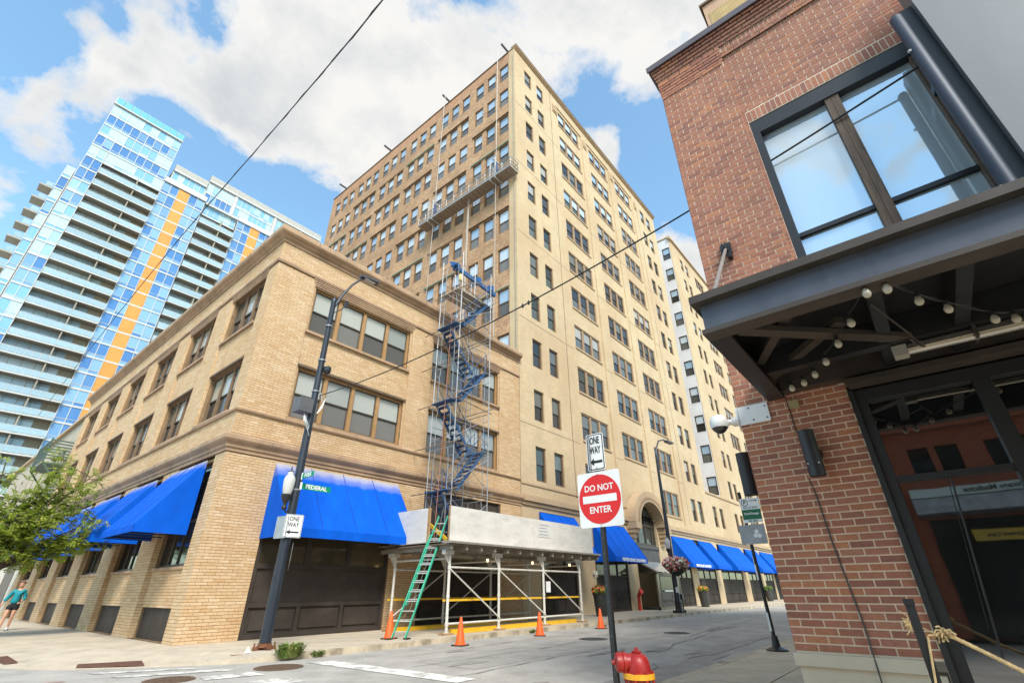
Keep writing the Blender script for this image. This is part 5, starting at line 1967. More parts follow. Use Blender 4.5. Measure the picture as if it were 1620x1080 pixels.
def sconce(x, y, z0, z1, nrm, label, r=0.078):
    th = thing('cylinder_lamp', label, 'wall lamp', (x, y, z0), 'black cylinder lamps on the brick pier')
    c = Vector((x, y, 0)) + Vector(nrm) * 0.15
    MB().lathe([(r - 0.012, 0.012), (r, 0), (r, z1 - z0), (r - 0.02, z1 - z0 + 0.004)], (c.x, c.y, z0), 20).build('cylinder', lamp_m, th, smooth=True)
    MB().lathe([(0.085, 0.01), (0.085, 0.035), (0.05, 0.045), (0.05, 0.09)], (x, y, (z0 + z1) / 2), 16, nrm).build('wall_plate', lamp_m, th, smooth=True)
    for s in (-1, 1):
        MB().lathe([(0.007, 0.0), (0.007, 0.012)], (c.x + nrm[0] * (r - 0.005), c.y + (s * 0.05 if nrm[0] else 0), z0 + 0.12), 6, nrm).build('screw', wplas, th)


sconce(XB, -16.09, 2.44, 2.92, (-1, 0, 0), 'black cylinder wall lamp in the middle of the red brick pier')
sconce(XB + 0.33, -UC, 2.40, 2.90, (0, 1, 0), 'black cylinder wall lamp sticking out past the edge of the brick pier', r=0.082)
# ---- rope post
RP = thing('rope_post', 'black steel post with a frayed rope tied to it before the entrance', 'post', (-0.75, -16.52, 0.13))
MB().box(-0.78, -0.72, -16.545, -16.49, 0.13, 1.335).box(-0.79, -0.71, -16.55, -16.485, 1.30, 1.34).build('post', black_steel, RP)
MB().box(-0.86, -0.64, -16.63, -16.41, 0.13, 0.15).build('base_plate', black_steel, RP)
rope = mat('manila_rope', (0.55, 0.40, 0.20), 0.9, var=0.2, vscale=30)
RO = thing('rope', 'pale manila rope stretched from the black post across the entrance', 'rope', (-0.75, -16.6, 1.1))
def twist(pts, r, name, n=3):
    path = []
    for a, b in zip(pts[:-1], pts[1:]):
        for k in range(14):
            t = k / 14
            path.append(Vector(a).lerp(Vector(b), t))
    path.append(Vector(pts[-1]))
    mb = MB()
    for s in range(n):
        q = []
        for i, p in enumerate(path):
            an = i * 0.9 + 2 * math.pi * s / n
            q.append((p.x + r * 0.5 * math.cos(an), p.y, p.z + r * 0.5 * math.sin(an)))
        mb.tube(q, r * 0.62, 6)
    return mb.build(name, rope, RO, smooth=True)


twist([(-0.75, -16.68, 1.115), (-0.75, -16.84, 1.02), (-0.75, -17.0, 0.92), (-0.75, -17.5, 0.68), (-0.75, -18.2, 0.5)], 0.014, 'strand')
kn = MB()
rg = random.Random(9)
for k in range(34):
    a = Vector((-0.75 + rg.uniform(-.03, .03), -16.64 + rg.uniform(-.05, .03), 1.12 + rg.uniform(-.025, .025)))
    b = a + Vector((rg.uniform(-.05, .03), rg.uniform(-.05, .07), rg.uniform(-.04, .04)))
    kn.tube([a, (a + b) / 2 + Vector((0, 0, rg.uniform(-.01, .02))), b], 0.006, 5)
for k in range(26):
    a = Vector((-0.79, -16.485, 1.19 + rg.uniform(-.04, .04)))
    b = a + Vector((rg.uniform(-.02, .02), rg.uniform(.01, .05), rg.uniform(-.05, .04)))
    kn.tube([a, b], 0.0035, 4)
tag(kn.build('frayed_fibre', rope, RO), kind='stuff')
twist([(-0.79, -16.56, 1.1), (-0.80, -16.50, 0.75), (-0.80, -16.49, 0.3), (-0.79, -16.5, 0.14)], 0.011, 'strand')

# ---- sign cabinet high on the right edge
SG = thing('sign_cabinet', 'dark metal sign cabinet with a rounded edge mounted above the canopy', 'sign', (-0.15, -19.3, 4.0))
blue_steel = mat('blue_black_metal', (0.04, 0.05, 0.07), 0.55, 0.25, var=0.08, vscale=2, dirt=(0.08, 0.09, 0.10), dscale=3, dlo=0.6, dhi=0.8)
face_m = mat('grey_sign_face', (0.17, 0.175, 0.18), 0.5, 0.3, var=0.06, vscale=1.5, stretch=(1, 1, 0.3))
MB().lathe([(0.05, 0), (0.062, 0.012), (0.062, 3.28), (0.05, 3.3)], (-0.30, -18.37, 4.25), 22).build('rounded_edge', blue_steel, SG, smooth=True)
MB().box(-0.26, -0.02, -18.55, -18.42, 4.22, 7.65).build('side_channel', black_steel, SG)
MB().box(-0.36, -0.05, -21.5, -18.555, 4.15, 8.6).build('face', face_m, SG)
MB().box(-0.10, 0.02, -18.60, -18.40, 3.95, 5.75).build('mounting_plate', mat('white_sheet', (0.60, 0.59, 0.56), 0.6, var=0.06), SG)
MB().box(0.02, XB + 0.03, -18.9, -18.42, 4.4, 4.5).box(0.02, XB + 0.03, -18.9, -18.42, 6.6, 6.7).build('bracket', black_steel, SG)
for z in (4.75, 6.9):
    MB().lathe([(0.02, 0), (0.02, 0.02), (0.012, 0.03)], (-0.33, -18.315, z), 8, (-0.4, 1, 0)).build('bolt', mat('zinc', (0.5, 0.5, 0.48), 0.35, 0.8, var=0), SG)

# ================================================================== buildings across the side street, seen in the entrance glass
MD = thing('red_building', 'red brick building across the side street, seen mirrored in the entrance glass', 'building', (-14, -18, 0.13))
XM = -13.8
redt = brick_tex_mat('far_red_brick', (0.30, 0.085, 0.045), (0.36, 0.115, 0.06), (0.24, 0.10, 0.065), 0.21, 0.07, 0.01, var=0.12)
FM = Frame((XM, 0, 0), math.pi / 2)             # facing +x, u = +y
mh = [(y, y + 0.55, 4.62, 5.42) for y in (-17.58, -18.30, -19.5, -20.3, -22)]
mm_ = MB()
wall(mm_, FM, -40, -14.2, 0.1, 6.0, mh, 0.0, 0.3)
wall(mm_, FM, -40, -14.2, 6.0, 9.5, [], 0.1, 0.3)
mm_.box(XM - 10, XM - 0.4, -40, -14.2, 0.1, 9.4)
mm_.build('wall', redt, MD)
MB().box(XM - 0.02, XM + 0.16, -40, -14.2, 5.95, 6.12).build('cornice', redt, MD)
for (a, b, c, d) in mh:
    q = MB()
    FM.box(q, a, b, 0.12, 0.16, c, d)
    q.build('window', glass_dark, MD)
cnp = MB()
cnp.box(XM + 0.02, XM + 1.0, -24, -16.7, 3.78, 4.02)
cnp.build('sign_band', mat('pale_sign_band', (0.55, 0.74, 0.80), 0.5, var=0.03), MD)
MB().prism([(XM + 1.0, -24, 3.75), (XM + 1.3, -24, 3.3), (XM + 0.02, -24, 3.3), (XM + 0.02, -24, 3.75)], (0, 7.3, 0)).build('canopy', mat('metal_canopy', (0.33, 0.36, 0.38), 0.4, 0.3, var=0.2, vscale=4), MD)
text('Chicago Medicine', 0.20, (XM + 1.012, -18.65, 3.9), (math.pi / 2, 0, math.pi / 2), mat('sign_ink', (0.03, 0.05, 0.06), 0.6, var=0), MD, bold=0.004)
MB().box(XM + 0.6, XM + 0.63, -21.5, -17.75, 2.55, 2.85).build('banner', mat('yellow_banner', (0.62, 0.50, 0.10), 0.6, var=0.05), MD)
text('Immediate and Urgent Care', 0.15, (XM + 0.645, -18.9, 2.7), (math.pi / 2, 0, math.pi / 2), mat('sign_ink', (0.03, 0.05, 0.06), 0.6, var=0), MD, bold=0.003)
MB().box(XM + 0.01, XM + 0.05, -24, -16.9, 0.13, 3.2).build('shop_glass', glass_dark, MD)

# ================================================================== sidewalk shed
SH = thing('sidewalk_shed', 'white pipe sidewalk shed with grey plywood fascia over the pavement', 'scaffold', (11, -2.2, 0.13))
pipe_w = mat('white_pipe', (0.60, 0.58, 0.52), 0.5, var=0.10, vscale=6, dirt=(0.34, 0.26, 0.17), dscale=5, dlo=0.6, dhi=0.75)
ply = mat('painted_plywood', (0.62, 0.595, 0.54), 0.75, var=0.07, vscale=1.4, rnd=0.03, dirt=(0.48, 0.455, 0.41), dscale=1.6, dlo=0.52, dhi=0.75, stretch=(1, 1, 2.5), bump=0.08)
yel = mat('safety_yellow', (0.72, 0.42, 0.02), 0.6, var=0.08, vscale=4, dirt=(0.4, 0.25, 0.06), dscale=4, dlo=0.6, dhi=0.8)
timber = mat('raw_timber', (0.36, 0.22, 0.11), 0.8, var=0.2, vscale=6)
rustd = mat('old_deck', (0.14, 0.105, 0.07), 0.8, var=0.25, vscale=5)
galv = mat('corrugated_deck', (0.34, 0.31, 0.26), 0.55, 0.3, var=0.15)
PX = (6.65, 9.25, 12.1, 14.95)
YF, YBK = -3.72, -0.75
for y in (YF, YBK):
    for x in PX:
        p = MB().tube([(x, y, 0.2), (x, y, 2.52)], 0.05, 10)
        p.lathe([(0.12, 0), (0.12, 0.015)], (x, y, 0.19), 4)
        p.tube([(x, y, 1.2), (x, y, 1.28)], 0.062, 10)
        for z in (0.44, 2.12):
            p.tube([(x, y, z - 0.06), (x, y, z + 0.06)], 0.066, 10)
        po = p.build('post', pipe_w, SH, smooth=True)
        gz = MB()
        gz.prism([(x - 0.05, y - 0.012, 2.52), (x - 0.27, y - 0.012, 2.52), (x - 0.05, y - 0.012, 2.2)], (0, 0.024, 0))
        gz.box(x - 0.3, x + 0.12, y - 0.09, y + 0.09, 2.521, 2.66)
        gz.build('gusset', pipe_w, po)
        MB().box(x - 0.22, x + 0.22, y - 0.14, y + 0.14, 0.132, 0.188).build('timber_pad', timber, po)
    for z in (0.44, 2.12):
        for a, b in zip(PX[:-1], PX[1:]):
            MB().tube([(a + 0.05, y, z), (b - 0.05, y, z)], 0.034, 8).build('rail', pipe_w, SH, smooth=True)
    for i, (a, b) in enumerate(zip(PX[:-1], PX[1:])):
        MB().tube([(a, y - 0.07 if y == YF else y + 0.07, 2.05), (b, y - 0.07 if y == YF else y + 0.07, 0.5)] if y == YF else [(a, y + 0.07, 0.5), (b, y + 0.07, 2.05)], 0.027, 8).build('diagonal_brace', pipe_w, SH, smooth=True)
    MB().bar((PX[0] - 0.1, y + 0.13, 1.12), (PX[-1], y + 0.13, 1.12), 0.04, 0.065).build('yellow_rail', yel, SH)
for x in PX:
    MB().tube([(x, YF, 2.4), (x, YBK, 2.4)], 0.034, 8).build('rail', pipe_w, SH, smooth=True)
for (y, x0, x1) in ((YF + 0.13, PX[0] + 0.3, 14.6), (YBK - 0.1, 6.5, 14.6), (YBK - 0.5, 6.5, 11.9)):
    MB().box(x0, x1, y - 0.05, y + 0.05, 0.132, 0.28 if y < -3 else 0.24).build('yellow_sill', yel, SH)
# deck: beams, planks, corrugated edge
for x in [6.4 + 0.75 * k for k in range(14)]:
    MB().box(x - 0.04, x + 0.04, YF - 0.35, -0.16, 2.664, 2.80).build('beam', galv, SH)
for k in range(13):
    y0_ = YF - 0.4 + 0.272 * k
    MB().box(6.2, 16.25, y0_ + 0.006, y0_ + 0.266, 2.803, 2.85).build('plank', rustd, SH)
cor = MB()
nn = 120
for k in range(nn):
    x = 6.2 + 10.1 * k / nn
    cor.box(x, x + 0.045, YF - 0.47, YF - 0.05, 2.852, 2.90)
tag(cor.build('corrugated_edge', galv, SH), kind='stuff')
MB().box(6.2, 16.3, YF - 0.45, -0.16, 2.901, 2.925).build('deck', galv, SH)
# plywood fascia
yf = YF - 0.02
for (a, b) in ((6.56, 9.02), (9.03, 11.47), (11.48, 13.92), (13.93, 16.28)):
    MB().box(a, b, yf - 0.02, yf, 2.93, 4.13).build('plywood_panel', ply, SH)
MB().box(6.545, 6.565, yf + 0.004, -2.72, 2.93, 4.13).build('plywood_panel', ply, SH) if False else None
MB().box(6.45, 6.47, -2.62, -0.55, 2.93, 4.14).build('plywood_panel', ply, SH)
MB().box(16.26, 16.28, yf + 0.004, -0.3, 2.93, 4.13).build('plywood_panel', ply, SH)
for (x, y) in ((6.52, -2.66), (6.62, yf + 0.07), (9.02, yf + 0.07), (11.47, yf + 0.07), (13.92, yf + 0.07)):
    MB().box(x - 0.04, x + 0.04, y - 0.04, y + 0.04, 2.93, 4.15).build('stud', timber, SH)
MB().bar((6.62, -3.55, 3.0), (6.9, -1.8, 3.9), 0.05, 0.12).build('yellow_board', yel, SH)
# green lamp housings and cable strung under the deck
for k in range(3):
    MB().bar((PX[k] + 0.2, -2.3, 2.60), (PX[k + 1] - 0.2, -2.5, 2.56), 0.16, 0.08).build('light_fitting', mat('lamp_housing', (0.34, 0.33, 0.27), 0.6), SH)
    MB().lathe([(0.02, -0.05), (0.045, 0), (0.03, 0.05)], (PX[k + 1] - 0.3, -3.4, 2.42), 10).build('bulb', mat('warm_bulb', (0.8, 0.6, 0.3), 0.4, emit=(1.0, 0.62, 0.25, 2.5)), SH)
SN = thing('notice_board', 'small white printed notice fixed to the grey plywood fascia', 'sign', (12.2, yf - 0.03, 3.4))
MB().box(11.78, 12.68, yf - 0.035, yf - 0.022, 3.44, 4.02).build('sheet', mat('white_sheet_print', (0.60, 0.59, 0.56), 0.6, var=0.02), SN)
ink = mat('grey_ink', (0.22, 0.22, 0.24), 0.7, var=0)
for (s, z) in (('Only Available Space Co.', 3.93), ('312 555 0148', 3.80), ('Permit No. 100 852', 3.67), ('Chicago Scaffolding', 3.54)):
    pass
for (w, z) in ((0.72, 3.93), (0.48, 3.80), (0.52, 3.67), (0.62, 3.54)):
    q = MB()
    x = 11.85
    rg = random.Random(int(w * 100))
    while x < 11.85 + w:
        l_ = rg.uniform(0.03, 0.09)
        q.box(x, x + l_, yf - 0.038, yf - 0.0355, z - 0.017, z + 0.017)
        x += l_ + 0.018
    q.build('printed_line', ink, SN)
MB().box(12.2, 12.42, YF - 0.13, YF - 0.05, 1.32, 1.72).build('switch_box', wplas, SH)

# ================================================================== stair scaffold tower
ST = thing('scaffold_tower', 'tall stair scaffold of grey frames with blue stairs standing on the shed', 'scaffold', (8.7, -1.85, 2.93))
gtube = mat('grey_scaffold_tube', (0.36, 0.36, 0.37), 0.45, 0.4, var=0.12, vscale=5)
blue_s = mat('blue_scaffold_paint', (0.035, 0.09, 0.19), 0.6, var=0.18, vscale=4, rnd=0.1)
rusty_t = mat('rust_tube', (0.25, 0.19, 0.13), 0.65, 0.2, var=0.25, vscale=6)
xl, xr, yf2, yb2 = 7.62, 9.74, -2.6, -1.1
lev = [2.95 + 1.93 * k for k in range(8)]
for i in range(len(lev) - 1):
    z0, z1 = lev[i], lev[i + 1]
    for x in (xl, xr):
        fmb = MB()
        for y in (yf2, yb2):
            fmb.tube([(x, y, z0), (x, y, z1)], 0.024, 6)
        for z in (z1 - 0.06,):
            fmb.tube([(x, yf2, z), (x, yb2, z)], 0.02, 6)
        for y, s in ((yf2, 1), (yb2, -1)):
            fmb.tube([(x, y, z1 - 0.42), (x, y + s * 0.32, z1 - 0.42), (x, y + s * 0.36, z1 - 0.08)], 0.015, 5)
            fmb.tube([(x, y + s * 0.3, z0 + 0.1), (x, y + s * 0.3, z1 - 0.42)], 0.015, 5)
            fmb.tube([(x, y, z0 + 0.45), (x, y + s * 0.3, z0 + 0.45)], 0.013, 5)
        fmb.build('frame', gtube, ST)
    for y in (yf2, yb2):
        b_ = MB()
        b_.tube([(xl, y, z0 + 0.35), (xr, y, z1 - 0.25)], 0.013, 5)
        b_.tube([(xl, y, z1 - 0.25), (xr, y, z0 + 0.35)], 0.013, 5)
        b_.build('cross_brace', gtube, ST)
    # long tie tubes that run past the tower and back to the wall
    if i in (1, 2, 3, 4, 5, 6):
        MB().tube([(xl - 0.25, yf2 - 0.3, z0 + 0.02), (xr + 0.25, yf2 + 0.06, z0 + 0.02)], 0.022, 6).build('tie_tube', rusty_t, ST)
        MB().tube([(xl - 0.06, yf2 - 0.45, z0 + 0.12), (xl - 0.06, -0.15 if z0 < 14 else yb2 + 0.4, z0 + 0.12)], 0.022, 6).build('tie_tube', rusty_t, ST)
        MB().tube([(xr + 0.05, yf2 - 0.25, z0 + 0.16), (xr + 0.05, -0.15 if z0 < 14 else yb2 + 0.4, z0 + 0.16)], 0.022, 6).build('tie_tube', gtube, ST)
        gr_ = MB()
        for dz in (0.55, 1.05):
            gr_.tube([(xl, yf2, z0 + dz), (xr, yf2, z0 + dz)], 0.015, 5)
            gr_.tube([(xl, yb2, z0 + dz), (xr, yb2, z0 + dz)], 0.015, 5)
        gr_.build('guard_rail', gtube, ST)
# stair flights, alternate directions
for i in range(6):
    z0, z1 = lev[i] + 0.1, lev[i + 1] + 0.1
    right = i % 2 == 1
    xa_, xb2_ = (xl + 0.35, xr - 0.15) if right else (xr - 0.35, xl + 0.15)
    yc = -2.2 if right else -1.5
    fl = MB()
    for s in (-0.3, 0.3):
        fl.bar((xa_, yc + s, z0), (xb2_, yc + s, z1), 0.03, 0.13)
    so = fl.build('stair_flight', blue_s, ST)
    for k in range(9):
        t = (k + 0.5) / 9
        x, z = xa_ + t * (xb2_ - xa_), z0 + t * (z1 - z0)
        MB().box(x - 0.11, x + 0.11, yc - 0.28, yc + 0.28, z - 0.015, z + 0.015).build('tread', blue_s, so)
    for s in (-0.33, 0.33):
        h_ = MB()
        h_.tube([(xa_, yc + s, z0), (xa_, yc + s, z0 + 0.95), (xb2_, yc + s, z1 + 0.95), (xb2_, yc + s, z1)], 0.018, 6)
        h_.tube([(xa_, yc + s, z0 + 0.5), (xb2_, yc + s, z1 + 0.5)], 0.014, 5)
        h_.tube([((xa_ + xb2_) / 2, yc + s, (z0 + z1) / 2), ((xa_ + xb2_) / 2, yc + s, (z0 + z1) / 2 + 0.95)], 0.014, 5)
        h_.build('handrail', blue_s, so)
    MB().box(min(xb2_, xb2_ + (0.35 if right else -0.35)), max(xb2_, xb2_ + (0.35 if right else -0.35)), yf2 + 0.1, yb2 - 0.1, z1 - 0.02, z1 + 0.02).build('landing', blue_s, ST)
# top working deck, odds and ends
for k in range(3):
    MB().box(xl - 0.15, xr - 0.2, yf2 + 0.1 + 0.42 * k, yf2 + 0.46 + 0.42 * k, lev[6] + 0.10, lev[6] + 0.15).build('plank', mat('scaffold_plank', (0.36, 0.31, 0.24), 0.8, var=0.2), ST)
tp = MB()
for (x, y) in ((xl, yf2), (xl, yb2), (xr, yf2), (xr, yb2), (xl + 0.9, yf2), (xl + 0.9, yb2)):
    tp.tube([(x, y, lev[6]), (x, y, lev[7] + (0.5 if x < 8 else 0.2))], 0.022, 6)
tp.build('top_post', gtube, ST)
tb_ = MB()
tb_.bar((7.35, -2.05, 16.25), (10.75, -2.0, 16.05), 0.14, 0.2)
for x in (7.7, 9.3, 10.3):
    tb_.box(x - 0.12, x + 0.12, -2.2, -1.85, 16.1, 16.4)
tb_.bar((7.5, -2.3, 16.2), (7.5, -1.8, 16.55), 0.12)
tb_.build('gin_beam', mat('bright_blue_beam', (0.02, 0.10, 0.27), 0.5, var=0.1), ST)
rp = MB()
rp.tube([(7.3, -2.1, 2.95), (7.45, -2.1, 9), (7.6, -2.05, 16.2)], 0.012, 5)
rp.build('rope', mat('red_rope', (0.40, 0.17, 0.13), 0.7), ST)
hb_ = MB().lathe([(0.03, 0), (0.12, 0.05), (0.14, 0.3), (0.08, 0.45), (0.02, 0.5)], (8.0, -2.05, 15.5), 10)
hb_.build('pulley', mat('cream_wheel', (0.62, 0.52, 0.25), 0.5), ST)

# ================================================================== ladder and cones
LD = thing('extension_ladder', 'green fibreglass extension ladder leaning on the open end of the shed', 'ladder', (4.85, -3.6, 0.13))
lgreen = mat('green_fibreglass', (0.03, 0.34, 0.21), 0.45, var=0.08, vscale=4)
rung_m = mat('ladder_aluminium', (0.55, 0.56, 0.54), 0.35, 0.6, var=0.05)
foot = Vector((4.80, -3.62, 0.14))
topp = Vector((6.78, -3.12, 3.86))
side = Vector((0.19, -0.30, 0.0)).normalized()
axis = (topp - foot).normalized()
nrm = axis.cross(side).normalized()
def lad(a, b, half, off, name):
    o_ = MB()
    for s in (-1, 1):
        o_.bar(a + side * half * s + nrm * off, b + side * half * s + nrm * off, 0.035, 0.085, up=nrm)
    r_ = o_.build(name, lgreen, LD)
    n_ = int((b - a).length / 0.305)
    for k in range(n_):
        c = a + (b - a).normalized() * (0.2 + 0.305 * k) + nrm * off
        MB().tube([c - side * half, c + side * half], 0.017, 6).build('rung', rung_m, r_)
    return r_


lad(foot, foot + axis * 3.45, 0.21, 0.0, 'base_section')
lad(foot + axis * 1.0, topp, 0.17, 0.05, 'fly_section')
MB().box(foot.x - 0.30, foot.x - 0.12, foot.y + 0.12, foot.y + 0.28, 0.131, 0.17).box(foot.x + 0.08, foot.x + 0.24, foot.y - 0.28, foot.y - 0.12, 0.131, 0.17).build('rubber_foot', black_steel, LD)
lr = MB().tube([topp + Vector((0.0, 0, 0.3)), topp - axis * 0.5 + nrm * 0.06, topp - axis * 2 + nrm * 0.08, foot + axis * 0.9 + nrm * 0.06, Vector((4.75, -3.2, 0.2)), Vector((4.55, -3.1, 0.15))], 0.004, 5)
lr.build('rope', mat('pale_rope', (0.45, 0.42, 0.33), 0.8), LD)
cone_o = mat('orange_cone', (0.82, 0.115, 0.012), 0.5, var=0.05, ior=1.5, dirt=(0.45, 0.08, 0.02), dscale=8, dlo=0.66, dhi=0.8)
cone_b = mat('black_rubber', (0.02, 0.02, 0.02), 0.7, var=0.1)
def cone(x, y, z, h, label, rz):
    th = thing('traffic_cone', label, 'traffic cone', (x, y, z), 'orange traffic cones along the kerb')
    th.rotation_euler = (0, 0, 0)
    r = 0.145
    MB().lathe([(0.19, 0.0), (0.19, 0.035), (r, 0.05), (r * 0.98, 0.06), (0.035, h - 0.02), (0.026, h), (0.004, h)], (x, y, z), 20).build('cone_body', cone_o, th, smooth=True)
    c, s = math.cos(rz) * 0.19, math.sin(rz) * 0.19
    MB().prism([(x + c - s, y + s + c, z), (x - c - s, y - s + c, z), (x - c + s, y - s - c, z), (x + c + s, y + s - c, z)], (0, 0, 0.03)).build('base', cone_b if h > 0.7 else cone_o, th)
    return th


cone(4.74, -3.25, 0.13, 0.74, 'orange cone on the pavement at the foot of the green ladder', 0.4)
cone(5.66, -5.37, 0.0, 0.72, 'orange cone on the road in front of the first shed bay', 0.2)
cone(9.59, -5.33, 0.0, 0.72, 'orange cone on the road near the middle of the shed', 0.7)
cone(13.71, -5.37, 0.0, 0.72, 'orange cone on the road beyond the right end of the shed, by the sign pole', 0.1)

# ================================================================== corner lamp post with its signs
LP = thing('street_lamp', 'dark blue corner lamp post carrying street signs and a white globe lantern', 'street lamp', (1.09, -3.0, 0.13))
pole_m = mat('blue_black_pole', (0.016, 0.021, 0.032), 0.42, var=0.15, vscale=3, ior=1.5, dirt=(0.13, 0.125, 0.12), dscale=4.2, dlo=0.68, dhi=0.72, stretch=(1, 1, 0.4))
rust = mat('rust_iron', (0.16, 0.062, 0.028), 0.85, var=0.35, vscale=9, bump=0.3, bscale=60)
LX, LY = 1.09, -3.0
MB().lathe([(0.145, 0.15), (0.142, 1.5), (0.122, 3.5), (0.10, 7.0), (0.085, 10.3), (0.088, 10.31), (0.088, 10.45), (0.05, 10.5)], (LX - 0.02, LY, 0.13), 18).build('pole', pole_m, LP, smooth=True)
ba = MB()
ba.lathe([(0.20, 0.0), (0.20, 0.025), (0.165, 0.03), (0.16, 0.09)], (LX - 0.02, LY, 0.18), 16)
ba.box(LX - 0.30, LX + 0.26, LY - 0.05, LY + 0.05, 0.135, 0.2)
ba.box(LX - 0.07, LX + 0.03, LY - 0.28, LY + 0.28, 0.135, 0.2)
for k in range(4):
    a = math.pi / 2 * k
    ba.lathe([(0.03, 0), (0.035, 0.05), (0.02, 0.06), (0.02, 0.13)], (LX - 0.02 + 0.26 * math.cos(a), LY + 0.26 * math.sin(a), 0.15), 6)
ba.build('base', rust, LP)
arm = MB().tube([(LX - 0.02, LY, 10.15), (LX + 0.25, LY, 10.9), (LX + 0.55, LY - 0.02, 11.5), (LX + 0.85, LY - 0.05, 11.9), (LX + 1.1, LY - 0.05, 12.05)], [0.05, 0.045, 0.04, 0.036, 0.034], 8)
arm.build('arm', pole_m, LP, smooth=True)
hd_ = MB()
hd_.prism([(LX + 0.80, LY - 0.16, 11.97), (LX + 1.55, LY - 0.2, 12.05), (LX + 1.6, LY + 0.1, 12.05), (LX + 0.80, LY + 0.06, 11.97)], (0, 0, 0.10))
hd_.build('lamp_head', mat('lamp_head', (0.06, 0.06, 0.065), 0.5, var=0.05), LP)
MB().box(LX + 0.95, LX + 1.4, LY - 0.15, LY + 0.05, 11.955, 11.975).build('lens', mat('lens', (0.4, 0.38, 0.32), 0.3), LP)
MB().tube([(LX, LY, 10.0), (LX + 0.25, LY - 0.05, 10.25), (LX + 0.45, LY - 0.05, 10.55)], 0.02, 6).box(LX + 0.40, LX + 0.48, LY - 0.1, LY, 10.45, 10.7).build('antenna', pole_m, LP)
for z in (9.45, 8.15, 7.05, 4.0, 2.75, 2.62):
    MB().lathe([(0.125, 0), (0.125, 0.04)], (LX - 0.02, LY, z), 14).build('strap', mat('band_steel', (0.30, 0.30, 0.30), 0.4, 0.6, var=0.1), LP)
bx = MB()
bx.box(LX - 0.55, LX - 0.12, LY - 0.22, LY + 0.18, 6.28, 6.72)
bx.build('control_box', mat('box_grey', (0.10, 0.10, 0.105), 0.5, var=0.1), LP)
cw = MB()
for k in range(4):
    cw.tube([(LX - 0.3, LY - 0.1, 6.28), (LX - 0.28 + 0.06 * k, LY - 0.16, 6.0 - 0.04 * k), (LX - 0.1, LY - 0.14, 5.75), (LX - 0.02, LY - 0.13, 5.6)], 0.012, 5)
    cw.tube([(LX + 0.1, LY - 0.1, 7.05), (LX + 0.24 + 0.02 * k, LY - 0.12, 6.6 + 0.1 * k), (LX + 0.1, LY - 0.12, 6.35)], 0.01, 5)
cw.build('cable_loop', rung_m, LP)
dm = MB().lathe([(0.05, 0.14), (0.12, 0.1), (0.13, 0.0), (0.11, -0.08), (0.05, -0.14), (0.005, -0.15)], (LX + 0.16, LY - 0.12, 7.85), 14)
dm.build('dome_camera', mat('dark_dome', (0.03, 0.03, 0.033), 0.15, ior=1.5), LP, smooth=True)
# globe lantern on its bracket
globe = mat('frosted_globe', (0.52, 0.51, 0.47), 0.22, var=0.05, ior=1.5)
def lantern(parent, x, y, z, px_, py_, zj):
    g = MB().lathe([(0.11, 0.0), (0.135, 0.10), (0.155, 0.28), (0.155, 0.42), (0.12, 0.50), (0.085, 0.53), (0.085, 0.60), (0.03, 0.66)], (x, y, z), 16)
    go = g.build('globe', globe, parent, smooth=True)
    MB().lathe([(0.09, -0.001), (0.012, 0.02), (0.028, 0.05), (0.004, 0.15)], (x, y, z + 0.64), 10).build('finial', pole_m, go)
    MB().lathe([(0.04, -0.42), (0.075, -0.36), (0.05, -0.28), (0.08, -0.2), (0.13, -0.1), (0.15, -0.01), (0.11, 0.0)], (x, y, z), 14).build('lantern_base', mat('lantern_black', (0.02, 0.02, 0.022), 0.45, ior=1.5), parent, smooth=True)
    MB().tube([(x, y, z - 0.36), (x + (px_ - x) * 0.3, y + (py_ - y) * 0.3, z - 0.47), (x + (px_ - x) * 0.7, y + (py_ - y) * 0.7, z - 0.42), (px_, py_, zj)], 0.025, 7).build('bracket', mat('lantern_black', (0.02, 0.02, 0.022), 0.45), parent)


lantern(LP, 0.80, -3.06, 3.86, LX - 0.05, LY, 3.52)
# street name blades
sg_green = mat('sign_green', (0.0, 0.235, 0.13), 0.4, var=0.03)
sg_white = mat('sign_white', (0.74, 0.74, 0.72), 0.45, var=0.03)
sg_black = mat('sign_black', (0.012, 0.012, 0.012), 0.5, var=0)
sg_grey = mat('sign_back', (0.36, 0.37, 0.37), 0.4, 0.5, var=0.08)
def blade(cx, cy, cz, L, h, rz, words, label, sx=1.0):
    th = thing('street_sign', label, 'street sign', (cx, cy, cz))
    c, s = math.cos(rz), math.sin(rz)
    d = Vector((c, s, 0))
    n = Vector((s, -c, 0))
    P = Vector((cx, cy, cz))
    def plate(w, hh, o0, o1, m_, nm):
        mb = MB()
        mb.prism([P - d * w / 2 + n * o0 - Vector((0, 0, hh / 2)), P + d * w / 2 + n * o0 - Vector((0, 0, hh / 2)), P + d * w / 2 + n * o0 + Vector((0, 0, hh / 2)), P - d * w / 2 + n * o0 + Vector((0, 0, hh / 2))], n * (o1 - o0))
        mb.build(nm, m_, th)
    plate(L, h, -0.004, 0.004, sg_green, 'plate')
    plate(0.03, h, 0.0045, 0.006, sg_white, 'white_end') if False else None
    text(words, h * 1.0, P + n * 0.006, (math.pi / 2, 0, rz), sg_white, th, bold=0.004, sx=sx)
    mb = MB()
    e = P - d * (L / 2 + 0.02)
    mb.box(e.x - 0.025, e.x + 0.025, e.y - 0.025, e.y + 0.025, cz - h / 2 - 0.02, cz + h / 2 + 0.02)
    mb.build('holder', sg_white, th)
    return th


blade(1.62, -3.12, 4.13, 0.94, 0.165, 0.0, 'FEDERAL', 'green FEDERAL street name blade on the corner lamp post', 1.05)
blade(1.12, -3.44, 4.40, 0.64, 0.155, math.radians(-90), 'POLK', 'green POLK street name blade above the FEDERAL blade', 1.0)


